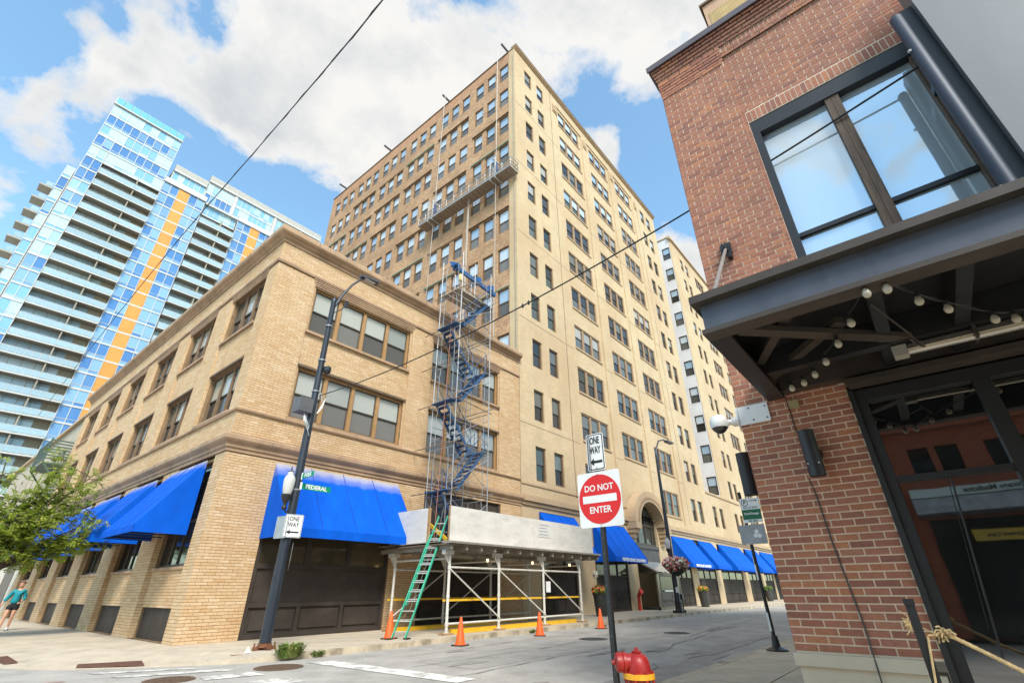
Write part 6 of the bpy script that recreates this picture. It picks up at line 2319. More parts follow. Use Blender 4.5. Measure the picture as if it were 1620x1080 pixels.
def rounded(mb, w, h, r, cx, cz, y0, y1, axis='x', o=(0, 0, 0)):
    pts = []
    for (sx, sz, a0) in ((1, 1, 0), (-1, 1, 90), (-1, -1, 180), (1, -1, 270)):
        for k in range(5):
            a = math.radians(a0 + 90 * k / 4)
            pts.append((cx + sx * (w / 2 - r) + r * math.cos(a), cz + sz * (h / 2 - r) + r * math.sin(a)))
    return pts


def sign_plate(th, P, d, n, w, h, m_, o0, o1, name, r=0.03, hole=None):
    """rounded plate: centre P, along d, facing n, from offset o0 to o1 along n"""
    pts = rounded(None, w, h, r, 0, 0, 0, 0)
    mb = MB()
    mb.prism([P + d * a + Vector((0, 0, b)) + n * o0 for (a, b) in pts], n * (o1 - o0))
    return mb.build(name, m_, th)


def arrow_sign(P, d, n, w, h, label, th_name='one_way_sign'):
    th = thing(th_name, label, 'sign', P)
    rz = math.atan2(d.y, d.x)
    sign_plate(th, P, d, n, w, h, sg_white, 0.0, 0.004, 'plate')
    sign_plate(th, P, d, n, w - 0.02, h - 0.02, sg_black, 0.004, 0.0050, 'border', 0.025)
    sign_plate(th, P, d, n, w - 0.045, h - 0.045, sg_white, 0.005, 0.0060, 'field', 0.02)
    text('ONE', h * 0.27, P + Vector((0, 0, h * 0.30)) + n * 0.007, (math.pi / 2, 0, rz), sg_black, th, bold=0.0035 * h / 0.6, sx=w / h * 0.98)
    text('WAY', h * 0.27, P + Vector((0, 0, h * 0.04)) + n * 0.007, (math.pi / 2, 0, rz), sg_black, th, bold=0.0035 * h / 0.6, sx=w / h * 0.98)
    zz = -h * 0.27
    mb = MB()
    mb.prism([P + d * a + Vector((0, 0, zz + b)) + n * 0.0062 for (a, b) in ((-w * .36, 0), (-w * .12, -h * .10), (-w * .12, -h * .035), (w * .36, -h * .035), (w * .36, h * .035), (-w * .12, h * .035), (-w * .12, h * .10))], n * 0.001)
    mb.build('arrow', sg_black, th)
    for s in (-1, 1):
        MB().lathe([(0.008, 0), (0.008, 0.008)], P + Vector((0, 0, s * h * 0.42)) + n * 0.005, 6, n).build('bolt', sg_grey, th)
    return th


arrow_sign(Vector((1.10, -3.20, 3.03)), Vector((1, -0.22, 0)).normalized(), Vector((-0.22, -1, 0)).normalized(), 0.48, 0.60, 'white ONE WAY sign with left arrow on the corner lamp post')
sb_ = thing('reversed_sign', 'grey back of a sign fixed behind the ONE WAY sign on the corner lamp post', 'sign', (0.85, -3.05, 3.0))
dd, nn_ = Vector((0.25, -1, 0)).normalized(), Vector((-1, -0.25, 0)).normalized()
sign_plate(sb_, Vector((0.88, -2.98, 3.0)), dd, nn_, 0.46, 0.58, sg_grey, 0.0, 0.006, 'plate')
so_ = thing('stop_sign', 'edge-on octagonal sign seen from behind low on the corner lamp post', 'sign', (1.32, -3.0, 2.3))
dd, nn_ = Vector((0.45, 0.89, 0)).normalized(), Vector((0.89, -0.45, 0)).normalized()
oc_ = [(0.38 * math.cos(math.pi / 8 + math.pi / 4 * k), 0.38 * math.sin(math.pi / 8 + math.pi / 4 * k)) for k in range(8)]
MB().prism([Vector((1.30, -2.95, 2.28)) + dd * a + Vector((0, 0, b)) + nn_ * 0.02 for (a, b) in oc_], nn_ * 0.006).build('plate', sg_grey, so_)
MB().prism([Vector((1.30, -2.95, 2.14)) + dd * a + Vector((0, 0, b)) + nn_ * 0.028 for (a, b) in ((-.2, -.1), (-.02, -.1), (-.02, .12), (-.2, .12))], nn_ * 0.002).build('sticker', mat('sticker', (0.25, 0.45, 0.62), 0.5, var=0.3, vscale=30), so_)

# ================================================================== DO NOT ENTER post
SP = thing('sign_post', 'black square steel post holding the round red do not enter sign', 'post', (-0.56, -13.86, 0.13))
MB().box(-0.585, -0.535, -13.885, -13.835, 0.13, 3.17).build('post', black_steel, SP)
for k in range(16):
    MB().lathe([(0.008, 0), (0.008, 0.002)], (-0.586, -13.86, 0.5 + 0.16 * k), 6, (-1, 0, 0)).build('hole', mat('post_hole', (0.10, 0.10, 0.10), 0.7, var=0), SP)
dY, nX = Vector((0, -1, 0)), Vector((-1, 0, 0))
P = Vector((-0.59, -13.87, 2.38))
DN = thing('do_not_enter_sign', 'square white DO NOT ENTER sign with a big red disc', 'sign', P)
sign_plate(DN, P, dY, nX, 0.585, 0.635, sg_white, 0.0, 0.004, 'plate', 0.035)
red_m = mat('sign_red', (0.62, 0.012, 0.012), 0.4, var=0.03)
MB().lathe([(0.284, 0.0045), (0.284, 0.0058)], P, 48, nX).build('red_disc', red_m, DN)
sign_plate(DN, P, dY, nX, 0.46, 0.085, sg_white, 0.006, 0.0072, 'white_bar', 0.004)
for (w, z) in (('DO NOT', 0.125), ('ENTER', -0.128)):
    text(w, 0.104, P + Vector((0, 0, z)) + nX * 0.0072, (math.pi / 2, 0, -math.pi / 2), sg_white, DN, bold=0.002, sx=0.95, extrude=0.0006)
for s in (-1, 1):
    MB().lathe([(0.008, 0), (0.008, 0.01)], P + Vector((0, 0, 0.285 * s)) + nX * 0.006, 6, nX).build('bolt', sg_grey, DN)
arrow_sign(Vector((-0.59, -13.87, 2.945)), dY, nX, 0.245, 0.465, 'white ONE WAY sign with left arrow above the red do not enter sign')
for (z, w, h, l_) in ((2.40, 0.3, 0.46, 'grey sign back edge on behind the red do not enter sign'), (2.95, 0.24, 0.46, 'grey sign back edge on behind the upper ONE WAY sign')):
    th = thing('reversed_sign', l_, 'sign', (-0.53, -13.9, z))
    if z < 2.9:
        q = Vector((-0.40, -14.02, z))
    else:
        q = Vector((-0.50, -13.78, z))
    sign_plate(th, q, Vector((0.98, 0.2, 0)).normalized(), Vector((0.2, -0.98, 0)).normalized(), w, h, mat('dark_sign_back', (0.16, 0.165, 0.17), 0.5, 0.3), -0.006, 0.0, 'plate')

# parking sign pole by the brick pier
PK = thing('sign_pole', 'thin black leaning pole with white tape bands and a parking sign', 'post', (8.15, -13.28, 0.13))
MB().tube([(8.12, -13.27, 0.15), (8.1, -13.20, 3.68)], 0.042, 8).build('pole', black_steel, PK)
MB().lathe([(0.24, 0), (0.24, 0.03), (0.09, 0.09), (0.065, 0.30)], (8.12, -13.27, 0.13), 12).build('base', black_steel, PK)
for (z0, z1) in ((0.42, 0.80), (1.5, 2.02)):
    MB().lathe([(0.046, z0), (0.046, z1)], (8.118, -13.265 + 0.02 * z1, 0.1), 8).build('tape', wplas, PK)
PS = thing('parking_sign', 'green and white parking pay sign on the pole beside the brick pier', 'sign', (8.04, -13.36, 3.2))
P = Vector((8.03, -13.42, 3.20))
sign_plate(PS, P, dY, nX, 0.46, 0.60, sg_white, 0.0, 0.004, 'plate', 0.02)
sign_plate(PS, P - Vector((0, 0, 0.10)), dY, nX, 0.46, 0.24, mat('deep_green', (0.005, 0.12, 0.05), 0.5, var=0.02), 0.0045, 0.006, 'green_band', 0.004)
MB().lathe([(0.085, 0.0045), (0.085, 0.006)], P + Vector((0, 0.12, 0.19)), 20, nX).build('ring', sg_black, PS)
MB().lathe([(0.068, 0.006), (0.068, 0.0068)], P + Vector((0, 0.12, 0.19)), 20, nX).build('ring_field', sg_white, PS)
text('P', 0.12, P + Vector((0, 0.12, 0.19)) + nX * 0.008, (math.pi / 2, 0, -math.pi / 2), sg_black, PS, bold=0.004)
mb = MB()
Q = P + Vector((0, -0.10, 0.235))
mb.prism([Q + dY * a + Vector((0, 0, b)) + nX * 0.005 for (a, b) in ((.1, 0), (.05, .025), (.05, .008), (-.1, .008), (-.1, -.008), (.05, -.008), (.05, -.025))], nX * 0.001)
mb.build('arrow', sg_black, PS)
text('PAY AT BOX', 0.062, P + Vector((0, 0, 0.065)) + nX * 0.006, (math.pi / 2, 0, -math.pi / 2), sg_black, PS, bold=0.001)
text('ParkChicago', 0.07, P + Vector((0, 0, -0.08)) + nX * 0.007, (math.pi / 2, 0, -math.pi / 2), sg_white, PS, bold=0.002)
text('355 4837', 0.06, P + Vector((0, 0, -0.26)) + nX * 0.006, (math.pi / 2, 0, -math.pi / 2), mat('deep_green', (0.005, 0.12, 0.05), 0.5), PS, bold=0.002)
PB = thing('reversed_sign', 'grey sign back with a white trefoil sticker under the parking sign', 'sign', (8.2, -13.3, 2.65))
P = Vector((8.06, -13.33, 2.63))
sign_plate(PB, P, dY, nX, 0.62, 0.46, mat('grey_violet_back', (0.30, 0.30, 0.31), 0.5, 0.2), 0.0, 0.004, 'plate', 0.02)
for (a, b) in ((0.10, 0.06), (0.06, -0.03), (0.15, -0.04)):
    MB().lathe([(0.05, 0.004), (0.05, 0.006)], P + dY * a + Vector((0, 0, b)), 14, nX).build('sticker', sg_white, PB)

# ================================================================== hydrant
HY = thing('fire_hydrant', 'red fire hydrant with a yellow flange beside the black sign post', 'hydrant', (-0.90, -14.27, 0.13))
hr = mat('hydrant_red', (0.31, 0.013, 0.010), 0.42, var=0.14, vscale=7, ior=1.5, bump=0.12, bscale=50, dirt=(0.22, 0.03, 0.02), dscale=9, dlo=0.62, dhi=0.76)
hy_ = mat('hydrant_yellow', (0.72, 0.36, 0.02), 0.5, var=0.15, vscale=8, dirt=(0.35, 0.08, 0.02), dscale=9, dlo=0.62, dhi=0.75)
hx_, hyy = -0.90, -14.29
MB().lathe([(0.15, 0), (0.15, 0.04), (0.105, 0.06), (0.10, 0.30), (0.102, 0.56)], (hx_, hyy, 0.13), 20).build('barrel', hr, HY, smooth=True)
MB().lathe([(0.105, 0.545), (0.146, 0.55), (0.146, 0.592), (0.105, 0.596)], (hx_, hyy, 0.13), 24).build('flange', hy_, HY)
MB().lathe([(0.128, 0.594), (0.128, 0.603), (0.117, 0.606), (0.116, 0.64), (0.110, 0.68), (0.096, 0.714), (0.072, 0.738), (0.04, 0.750), (0.036, 0.753), (0.046, 0.756), (0.046, 0.766), (0.02, 0.769), (0.018, 0.790), (0.004, 0.792)], (hx_, hyy, 0.13), 24).build('bonnet', hr, HY, smooth=True)
hd2 = Vector((-0.62, 0.78, 0)).normalized()
MB().lathe([(0.075, 0.03), (0.072, 0.11), (0.088, 0.115), (0.088, 0.135), (0.078, 0.14), (0.082, 0.15), (0.080, 0.195), (0.06, 0.21), (0.022, 0.212), (0.018, 0.24), (0.003, 0.242)], (hx_, hyy, 0.13 + 0.675), 20, hd2).build('nozzle', hr, HY, smooth=True)
for k in range(8):
    a = 2 * math.pi * k / 8 + 0.2
    MB().lathe([(0.014, 0.52), (0.014, 0.612)], (hx_ + 0.132 * math.cos(a), hyy + 0.132 * math.sin(a), 0.13), 6).build('bolt', hr, HY)
chn = MB()
e = Vector((hx_, hyy, 0.80)) + hd2 * 0.23
cpts = [e + Vector((0, 0, -0.02)), e + Vector((0.01, -0.01, -0.10)), e + Vector((0.02, -0.03, -0.19)), e + Vector((0.05, -0.07, -0.225)), Vector((hx_, hyy, 0.66)) + hd2 * 0.13]
for a, b in zip(cpts[:-1], cpts[1:]):
    n_ = max(2, int((b - a).length / 0.016))
    for k in range(n_):
        t0, t1 = k / n_, (k + 0.75) / n_
        chn.bar(a.lerp(b, t0), a.lerp(b, t1), 0.009, 0.004 if k % 2 else 0.009)
chn.build('chain', black_steel, HY)

# ================================================================== small things on the ground
mh_m = mat('cast_iron', (0.15, 0.095, 0.062), 0.7, 0.2, var=0.2, vscale=12, bump=0.3, bscale=60)
mh_d = mat('cast_iron_grey', (0.10, 0.095, 0.09), 0.7, 0.2, var=0.2, vscale=12)
def manhole(x, y, z, r, m_, label):
    th = thing('manhole_cover', label, 'manhole', (x, y, z), 'manhole covers in the road')
    MB().lathe([(r * 1.16, 0.0), (r * 1.16, 0.010), (r * 1.02, 0.012), (r * 1.02, 0.006)], (x, y, z), 36).build('ring', m_, th)
    MB().lathe([(r, 0.0), (r, 0.014)], (x, y, z), 36).build('cover', m_, th)
    st2 = MB()
    n_ = 12
    for i in range(-n_, n_ + 1):
        for j_ in range(-n_, n_ + 1):
            a, b = x + r * i / n_, y + r * j_ / n_
            if math.hypot(a - x, b - y) < r * 0.93:
                s = r / n_ * 0.33
                st2.box(a - s, a + s, b - s, b + s, z + 0.0145, z + 0.020)
    tag(st2.build('studs', m_, th), kind='stuff')


manhole(-1.72, -5.30, 0.002, 0.36, mh_m, 'round brown manhole cover among the crosswalk bars')
manhole(0.30, -5.36, 0.002, 0.42, mh_m, 'round brown manhole cover by the weed at the corner kerb')
manhole(9.59, -7.45, 0.002, 0.40, mh_d, 'round grey manhole cover in the road left of the sign post')
manhole(13.3, -8.70, 0.002, 0.40, mh_d, 'round grey manhole cover in the road right of the sign post')
tact = mat('rust_tactile', (0.15, 0.075, 0.052), 0.7, 0.1, var=0.12, vscale=9)
def tactile(cs, label):
    c0 = Vector((sum(c[0] for c in cs) / 4, sum(c[1] for c in cs) / 4, 0))
    zc_ = max(walk_z(*c) for c in cs)
    th = thing('tactile_plate', label, 'paving plate', (c0.x, c0.y, zc_), 'brown tactile plates at the dropped kerb')
    zs_ = [walk_z(*c) + 0.012 for c in cs]
    mb = MB()
    mb.prism([(c[0], c[1], z) for c, z in zip(cs, zs_)], (0, 0, 0.012))
    mb.build('plate', tact, th)
    dm_ = MB()
    A, B_, C_, D_ = [Vector((c[0], c[1], z + 0.012)) for c, z in zip(cs, zs_)]
    nu, nv = 30, 9
    for i in range(nu):
        for j_ in range(nv):
            u, v = (i + 0.5) / nu, (j_ + 0.5) / nv
            p = A.lerp(B_, u).lerp(D_.lerp(C_, u), v)
            dm_.box(p.x - 0.012, p.x + 0.012, p.y - 0.012, p.y + 0.012, p.z, p.z + 0.006)
    tag(dm_.build('domes', tact, th), kind='stuff')


tactile([(-2.32, -1.62), (-1.32, -2.28), (-1.45, -2.95), (-2.42, -2.02)][::-1], 'long brown tactile plate in the dropped kerb in front of the brick corner')
tactile([(-3.42, 1.3), (-3.3, -0.1), (-3.08, -0.1), (-3.08, 1.35)], 'brown tactile plate at the far left edge of the corner pavement')
# weeds at the foot of the lamp post
leafg = mat('weed_green', (0.15, 0.23, 0.04), 0.7, var=0.35, vscale=14)
grassm = mat('weed_straw', (0.22, 0.22, 0.06), 0.8, var=0.3, vscale=14)
def tuft(x, y, z, r, h, n_, label, seed, mats=(leafg, grassm)):
    rg = random.Random(seed)
    th = thing('weed', label, 'weed', (x, y, z))
    for mi, m_ in enumerate(mats):
        mb = MB()
        for k in range(n_ if mi == 0 else n_ // 2):
            a, rr = rg.uniform(0, 6.28), r * math.sqrt(rg.random()) * 0.6
            p = Vector((x + rr * math.cos(a) * 1.5, y + rr * math.sin(a), z))
            lean = Vector((math.cos(a), math.sin(a), 0)) * rg.uniform(0.1, 0.75) * r * 1.3 + Vector((rg.uniform(-.1, .1), rg.uniform(-.1, .1), 0))
            hh = h * rg.uniform(0.45, 1.0)
            q = p + lean * 0.5 + Vector((0, 0, hh * 0.75))
            t = p + lean + Vector((0, 0, hh * 0.92))
            w = Vector((-math.sin(a), math.cos(a), 0)) * rg.uniform(0.006, 0.014)
            mb.add([p - w, p + w, q + w, q - w, t], [(0, 1, 2, 3), (3, 2, 4)])
            for l_ in range(3):
                c = p.lerp(q, 0.45 + 0.25 * l_)
                e = c + Vector((rg.uniform(-1, 1), rg.uniform(-1, 1), rg.uniform(0, 0.8))) * 0.07
                s2 = (e - c).cross(Vector((0.3, 0.2, 1))).normalized() * 0.014
                mb.add([c, (c + e) / 2 + s2, e, (c + e) / 2 - s2], [(0, 1, 2, 3)])
        tag(mb.build('blades', m_, th), kind='stuff')


tuft(1.05, -4.33, 0.05, 0.28, 0.36, 190, 'leafy weed growing out of the kerb beside the corner lamp post', 3)
tuft(1.75, -4.36, 0.02, 0.14, 0.14, 50, 'small weed in the kerb gap right of the leafy weed', 5)
tuft(14.2, -5.15, 0.0, 0.18, 0.12, 40, 'dry grass tuft in the gutter by the last traffic cone', 6, (grassm, leafg))
tuft(10.4, -4.4, 0.02, 0.12, 0.10, 30, 'small dark weed in the kerb under the shed', 8)
lt = MB().prism([(0.42, -3.38, 0.125), (0.58, -3.42, 0.125), (0.52, -3.25, 0.13)], (0.0, 0.0, 0.004))
lt.prism([(0.44, -3.36, 0.129), (0.56, -3.40, 0.129), (0.51, -3.34, 0.26)], (0.01, 0.03, 0.0))
tag(lt.build('litter', wplas, at=(0.5, -3.3, 0.125)), 'crumpled white paper lying left of the lamp post foot', 'litter')
sk = MB()
rg = random.Random(12)
for k in range(140):
    x, y = rg.uniform(-3, 16), rg.choice([rg.uniform(-4.6, -4.3), rg.uniform(-4.3, -0.2), rg.uniform(-10, -5)])
    if x < 1.3 and y > -4.5:
        z = walk_z(x, y) + 0.004
    else:
        z = 0.134 if y > -4.3 else 0.008
    s = rg.uniform(0.008, 0.03)
    a = rg.uniform(0, 3)
    sk.prism([(x, y, z), (x + s * math.cos(a), y + s * math.sin(a), z), (x + s * math.cos(a + 1.2), y + s * math.sin(a + 1.2), z)], (0, 0, 0.004))
tag(sk.build('leaf_litter', mat('dry_leaf', (0.16, 0.11, 0.05), 0.8, var=0.4, vscale=9)), kind='stuff')
spots = mat('red_paint_mark', (0.42, 0.16, 0.12), 0.85, var=0.2)
for (x, y, a) in ((-3.4, -3.9, 0.3), (0.15, -3.3, 1.0)):
    q = MB()
    zz = 0.010 if y < -3.5 else walk_z(x, y) + 0.012
    q.quad((x, y, zz), (x + 0.45, y - 0.2 * a, zz), (x + 0.47, y + 0.06 - 0.2 * a, zz), (x + 0.05, y + 0.08, zz))
    tag(q.build('paint_mark', spots, at=(x, y, 0)), kind='structure')

# ================================================================== second lamp post with flower baskets
L2 = thing('street_lamp', 'second dark lamp post with flower baskets by the arched doorway', 'street lamp', (25.42, -3.94, 0.13))
MB().lathe([(0.16, 0.1), (0.13, 3.0), (0.10, 7.0), (0.075, 9.4), (0.05, 9.5)], (25.42, -3.94, 0.13), 14).build('pole', pole_m, L2, smooth=True)
q = MB()
q.lathe([(0.3, 0.0), (0.28, 0.12), (0.2, 0.2), (0.2, 0.6), (0.16, 0.75)], (25.42, -3.94, 0.13), 10)
for k in range(4):
    a = math.pi / 2 * k + 0.6
    q.lathe([(0.05, 0), (0.05, 0.16)], (25.42 + 0.34 * math.cos(a), -3.94 + 0.34 * math.sin(a), 0.13), 6)
q.build('base', black_steel, L2)
MB().tube([(25.42, -3.94, 9.3), (25.6, -3.94, 10.0), (26.2, -3.94, 10.7), (27.2, -3.94, 11.0), (27.9, -3.94, 11.0)], 0.05, 7).build('arm', pole_m, L2, smooth=True)
MB().prism([(27.6, -4.1, 10.93), (28.7, -4.1, 10.98), (28.7, -3.78, 10.98), (27.6, -3.78, 10.93)], (0, 0, 0.12)).build('lamp_head', mat('lamp_head', (0.06, 0.06, 0.065), 0.5), L2)
lantern(L2, 24.75, -4.1, 3.6, 25.3, -3.95, 3.25)
MB().box(25.24, 25.29, -4.12, -3.98, 1.2, 1.5).build('sticker', wplas, L2)
def flower_clump(name, parent, c, rx, ry, rz_, n_, cols, seed, size=0.06, leaf=0.55):
    """many small petals and leaves spread through a clump"""
    rg = random.Random(seed)
    groups = [MB() for _ in cols]
    for k in range(n_):
        while True:
            d = Vector((rg.uniform(-1, 1), rg.uniform(-1, 1), rg.uniform(-1, 1)))
            if 0.25 < d.length < 1:
                break
        d = d.normalized() * (0.55 + 0.45 * rg.random())
        p = Vector(c) + Vector((d.x * rx, d.y * ry, d.z * rz_))
        gi = 0 if rg.random() < leaf else rg.randrange(1, len(cols))
        n = (d + Vector((rg.uniform(-.8, .8), rg.uniform(-.8, .8), rg.uniform(-.6, .8)))).normalized()
        s = n.orthogonal().normalized()
        t = n.cross(s)
        a = rg.uniform(0, 6.28)
        s, t = s * math.cos(a) + t * math.sin(a), t * math.cos(a) - s * math.sin(a)
        w = size * rg.uniform(0.7, 1.4)
        groups[gi].add([p - s * w, p + t * w * 0.6, p + s * w, p - t * w * 0.6], [(0, 1, 2, 3)])
    for g_, m_, nm in zip(groups, cols, ['leaves'] + ['petals'] * 9):
        if g_.v:
            tag(g_.build(nm, m_, parent), kind='stuff')


f_leaf = mat('flower_leaf', (0.07, 0.13, 0.03), 0.7, var=0.35, vscale=9)
f_red = mat('petal_red', (0.74, 0.09, 0.09), 0.6, var=0.2, vscale=9)
f_wht = mat('petal_white', (0.80, 0.74, 0.62), 0.6, var=0.1)
f_pink = mat('petal_pink', (0.82, 0.40, 0.36), 0.6, var=0.15)
f_or = mat('petal_orange', (0.75, 0.20, 0.03), 0.6, var=0.15)
f_lime = mat('lime_leaf', (0.25, 0.33, 0.04), 0.7, var=0.2)
bk_m = mat('basket_dark', (0.02, 0.025, 0.02), 0.8)
for (x, y, l_) in ((24.95, -4.35, 'hanging basket of red and white flowers, nearer side of the second lamp post'), (26.35, -3.75, 'hanging basket of pink and red flowers, farther side of the second lamp post')):
    th = thing('flower_basket', l_, 'flower basket', (x, y, 2.2), 'flower baskets on the second lamp post')
    MB().lathe([(0.12, -0.1), (0.42, 0.1), (0.55, 0.3)], (x, y, 2.2), 14).build('basket', bk_m, th)
    flower_clump('c', th, (x, y, 2.78), 0.92, 0.8, 0.42, 900, [f_leaf, f_red, f_wht, f_pink], int(x), 0.085, 0.2)
    flower_clump('c', th, (x, y, 2.5), 0.7, 0.6, 0.3, 250, [f_leaf, f_red, f_wht], int(x) + 1, 0.07, 0.6)
    MB().tube([(x, y, 2.3), ((x + 25.42) / 2, (y - 3.94) / 2, 2.15), (25.42, -3.94, 2.25)], 0.03, 6).build('bracket', black_steel, th)
# tall planters
pot_m = mat('dark_planter', (0.045, 0.045, 0.042), 0.5, var=0.15, ior=1.5)
for (x, y, l_, cs, s) in ((19.75, -1.95, 'dark planter with orange flowers and a tall lily stem by the shopfront', [f_leaf, f_or, f_red, f_lime], 4), (36.4, -1.6, 'dark planter with orange flowers beside the first pier past the doorway', [f_lime, f_leaf, f_or, f_or], 5), (57.2, -1.3, 'dark planter with green leaves far down the pavement', [f_leaf, f_leaf, f_lime], 6)):
    th = thing('planter', l_, 'planter', (x, y, 0.13), 'tall dark planters along the front')
    MB().lathe([(0.29, 0), (0.30, 0.03), (0.40, 1.0), (0.43, 1.02), (0.43, 1.07), (0.37, 1.08), (0.35, 1.0)], (x, y, 0.13), 18).build('pot', pot_m, th, smooth=True)
    flower_clump('c', th, (x, y, 1.36), 0.52, 0.48, 0.28, 380, cs, s, 0.075, 0.42)
    if s == 4:
        q = MB().tube([(x, y, 1.3), (x - 0.2, y, 1.8), (x - 0.36, y, 2.1)], 0.02, 5)
        q.build('stem', f_leaf, th)
        flower_clump('c', th, (x - 0.4, y, 2.12), 0.16, 0.12, 0.2, 40, [f_wht, f_wht], 9, 0.1)
RS = thing('standpipe', 'red standpipe fixed to the wall left of the arched doorway', 'standpipe', (27.6, -0.3, 0.13))
MB().tube([(27.6, -0.35, 0.13), (27.6, -0.35, 1.05), (27.6, -0.55, 1.3)], 0.11, 10).build('pipe', mat('standpipe_red', (0.55, 0.03, 0.02), 0.45, var=0.08), RS, smooth=True)
MB().lathe([(0.17, 0), (0.17, 0.14), (0.1, 0.16)], (27.6, -0.5, 1.24), 12, (0, -0.8, 0.5)).lathe([(0.13, 0), (0.13, 0.3)], (27.45, -0.5, 1.1), 10, (-0.4, -0.8, 0.5)).build('cap', mat('standpipe_red', (0.55, 0.03, 0.02), 0.45), RS)
WS = thing('water_meter', 'small black meter stand on the pavement right of the second lamp post', 'stand', (27.2, -3.5, 0.13))
MB().tube([(27.2, -3.5, 0.13), (27.2, -3.5, 0.8)], 0.04, 6).box(27.05, 27.35, -3.6, -3.4, 0.8, 1.1).build('stand', black_steel, WS)

# ================================================================== overhead cables
cab = mat('black_cable', (0.022, 0.022, 0.024), 0.6, var=0.1)
def cable(pts, r, label, nm='overhead_cable', twist_=False):
    mb = MB()
    P = [Vector(p) for p in pts]
    path = []
    for i in range(len(P) - 1):
        p0, p1, p2, p3 = P[max(i - 1, 0)], P[i], P[i + 1], P[min(i + 2, len(P) - 1)]
        for k in range(12):
            t = k / 12
            path.append(0.5 * ((2 * p1) + (p2 - p0) * t + (2 * p0 - 5 * p1 + 4 * p2 - p3) * t * t + (3 * p1 - p0 - 3 * p2 + p3) * t ** 3))
    path.append(P[-1])
    mb.tube(path, r, 6)
    if twist_:
        q = [p + Vector((math.cos(i * 1.7), math.sin(i * 1.7), math.sin(i * 1.7))) * r * 1.2 for i, p in enumerate(path)]
        mb.tube(q, r * 0.6, 5)
    tag(mb.build(nm, cab, at=P[0]), label, 'cable')
    return path


def ray(d, hd):
    d = Vector(d)
    return CAMP + d / math.hypot(d.x, d.y) * hd


cable([(-4.9, -16.4, 6.2), ray((0.41, 0.91, 1.83), 4.2), ray((0.23, 0.97, 1.00), 9.5), ray((0.14, 0.99, 0.60), 17), ray((0.09, 1.0, 0.35), 30), ray((0.07, 1.0, 0.24), 44)], 0.011, 'black twisted cable running overhead past the glass tower', twist_=True)
CABLE_A, CABLE_SAG = (0.15, -18.64, 7.12), 0.55
CA, CB = Vector(CABLE_A), Vector((1.18, -3.08, 6.95))
pth = cable([CA.lerp(CB, k / 8) - Vector((0, 0, 4 * CABLE_SAG * (k / 8) * (1 - k / 8))) for k in range(9)], 0.014, 'black cable crossing from the red brick building to the corner lamp post')
sp2 = MB()
for k in (40, 41, 42):
    sp2.lathe([(0.012, -0.05), (0.03, 0), (0.012, 0.05)], pth[k], 6)
tag(sp2.build('cable_splice', cab, at=pth[41]), 'small black splice clamp in the middle of the crossing cable', 'clamp')

# ================================================================== street tree at the left
TR = thing('street_tree', 'small leafy green street tree at the left kerb before the side awnings', 'tree', (-3.5, 7.1, 0.13))
bark = mat('tree_bark', (0.085, 0.062, 0.045), 0.9, var=0.3, vscale=9, bump=0.5, bscale=30)
rg = random.Random(21)
tk = MB()
base = Vector((-3.75, 7.1, 0.1))
tk.tube([base, base + Vector((0.03, 0, 0.9)), base + Vector((0.0, 0.05, 1.8))], [0.10, 0.082, 0.075], 9)
tips = []
fork = base + Vector((0.0, 0.05, 1.75))
limbs = []
for (dx, dy, dz) in ((0.9, -0.35, 1.75), (1.5, 0.2, 1.15), (-0.9, 0.3, 1.9), (-1.5, -0.4, 1.4), (0.25, 0.9, 2.2), (0.2, -0.9, 1.9), (0.75, 0.1, 2.6), (2.1, -0.3, 1.7), (1.75, 0.3, 1.0), (1.7, 0.0, 2.5), (1.3, 0.2, 3.1), (2.3, 0.2, 1.3), (0.9, 0.1, 4.0), (1.9, 0.1, 3.6), (-0.6, 0.0, 3.6)):
    d = Vector((dx, dy, dz))
    pts_ = [fork, fork + d * 0.35 + Vector((rg.uniform(-.1, .1), rg.uniform(-.1, .1), 0.1)), fork + d * 0.7 + Vector((rg.uniform(-.15, .15), rg.uniform(-.15, .15), 0.06)), fork + d]
    tk.tube(pts_, [0.06, 0.045, 0.03, 0.015], 7)
    limbs.append(pts_)
    for k in range(9):
        t = rg.uniform(0.35, 1.0)
        i = min(2, int(t * 3))
        p = pts_[i].lerp(pts_[i + 1], t * 3 - i if t < 1 else 1)
        e = p + Vector((rg.uniform(-.9, .9), rg.uniform(-.9, .9), rg.uniform(-.25, .55)))
        tk.tube([p, (p + e) / 2 + Vector((0, 0, 0.08)), e], [0.018, 0.012, 0.006], 5)
        tips += [p.lerp(e, 0.5), p.lerp(e, 0.8), e]
    tips.append(pts_[-1])
tk.build('trunk', bark, TR, smooth=True)
leaf_m = bpy.data.materials.new('tree_leaf')
leaf_m.use_nodes = True
t_ = leaf_m.node_tree
b_ = t_.nodes['Principled BSDF']
geo = t_.nodes.new('ShaderNodeNewGeometry')
cr_ = ramp(t_, geo.outputs['Random Per Island'], [(0.0, (0.17, 0.25, 0.03)), (0.4, (0.28, 0.37, 0.05)), (0.8, (0.40, 0.46, 0.07)), (1.0, (0.54, 0.48, 0.09))])
t_.links.new(cr_, b_.inputs['Base Color'])
b_.inputs['Roughness'].default_value = 0.55
tr_ = t_.nodes.new('ShaderNodeBsdfTranslucent')
t_.links.new(cr_, tr_.inputs['Color'])
mx = t_.nodes.new('ShaderNodeMixShader')
mx.inputs[0].default_value = 0.5
t_.links.new(b_.outputs[0], mx.inputs[1])
t_.links.new(tr_.outputs[0], mx.inputs[2])
t_.links.new(mx.outputs[0], t_.nodes['Material Output'].inputs['Surface'])
lf = MB()
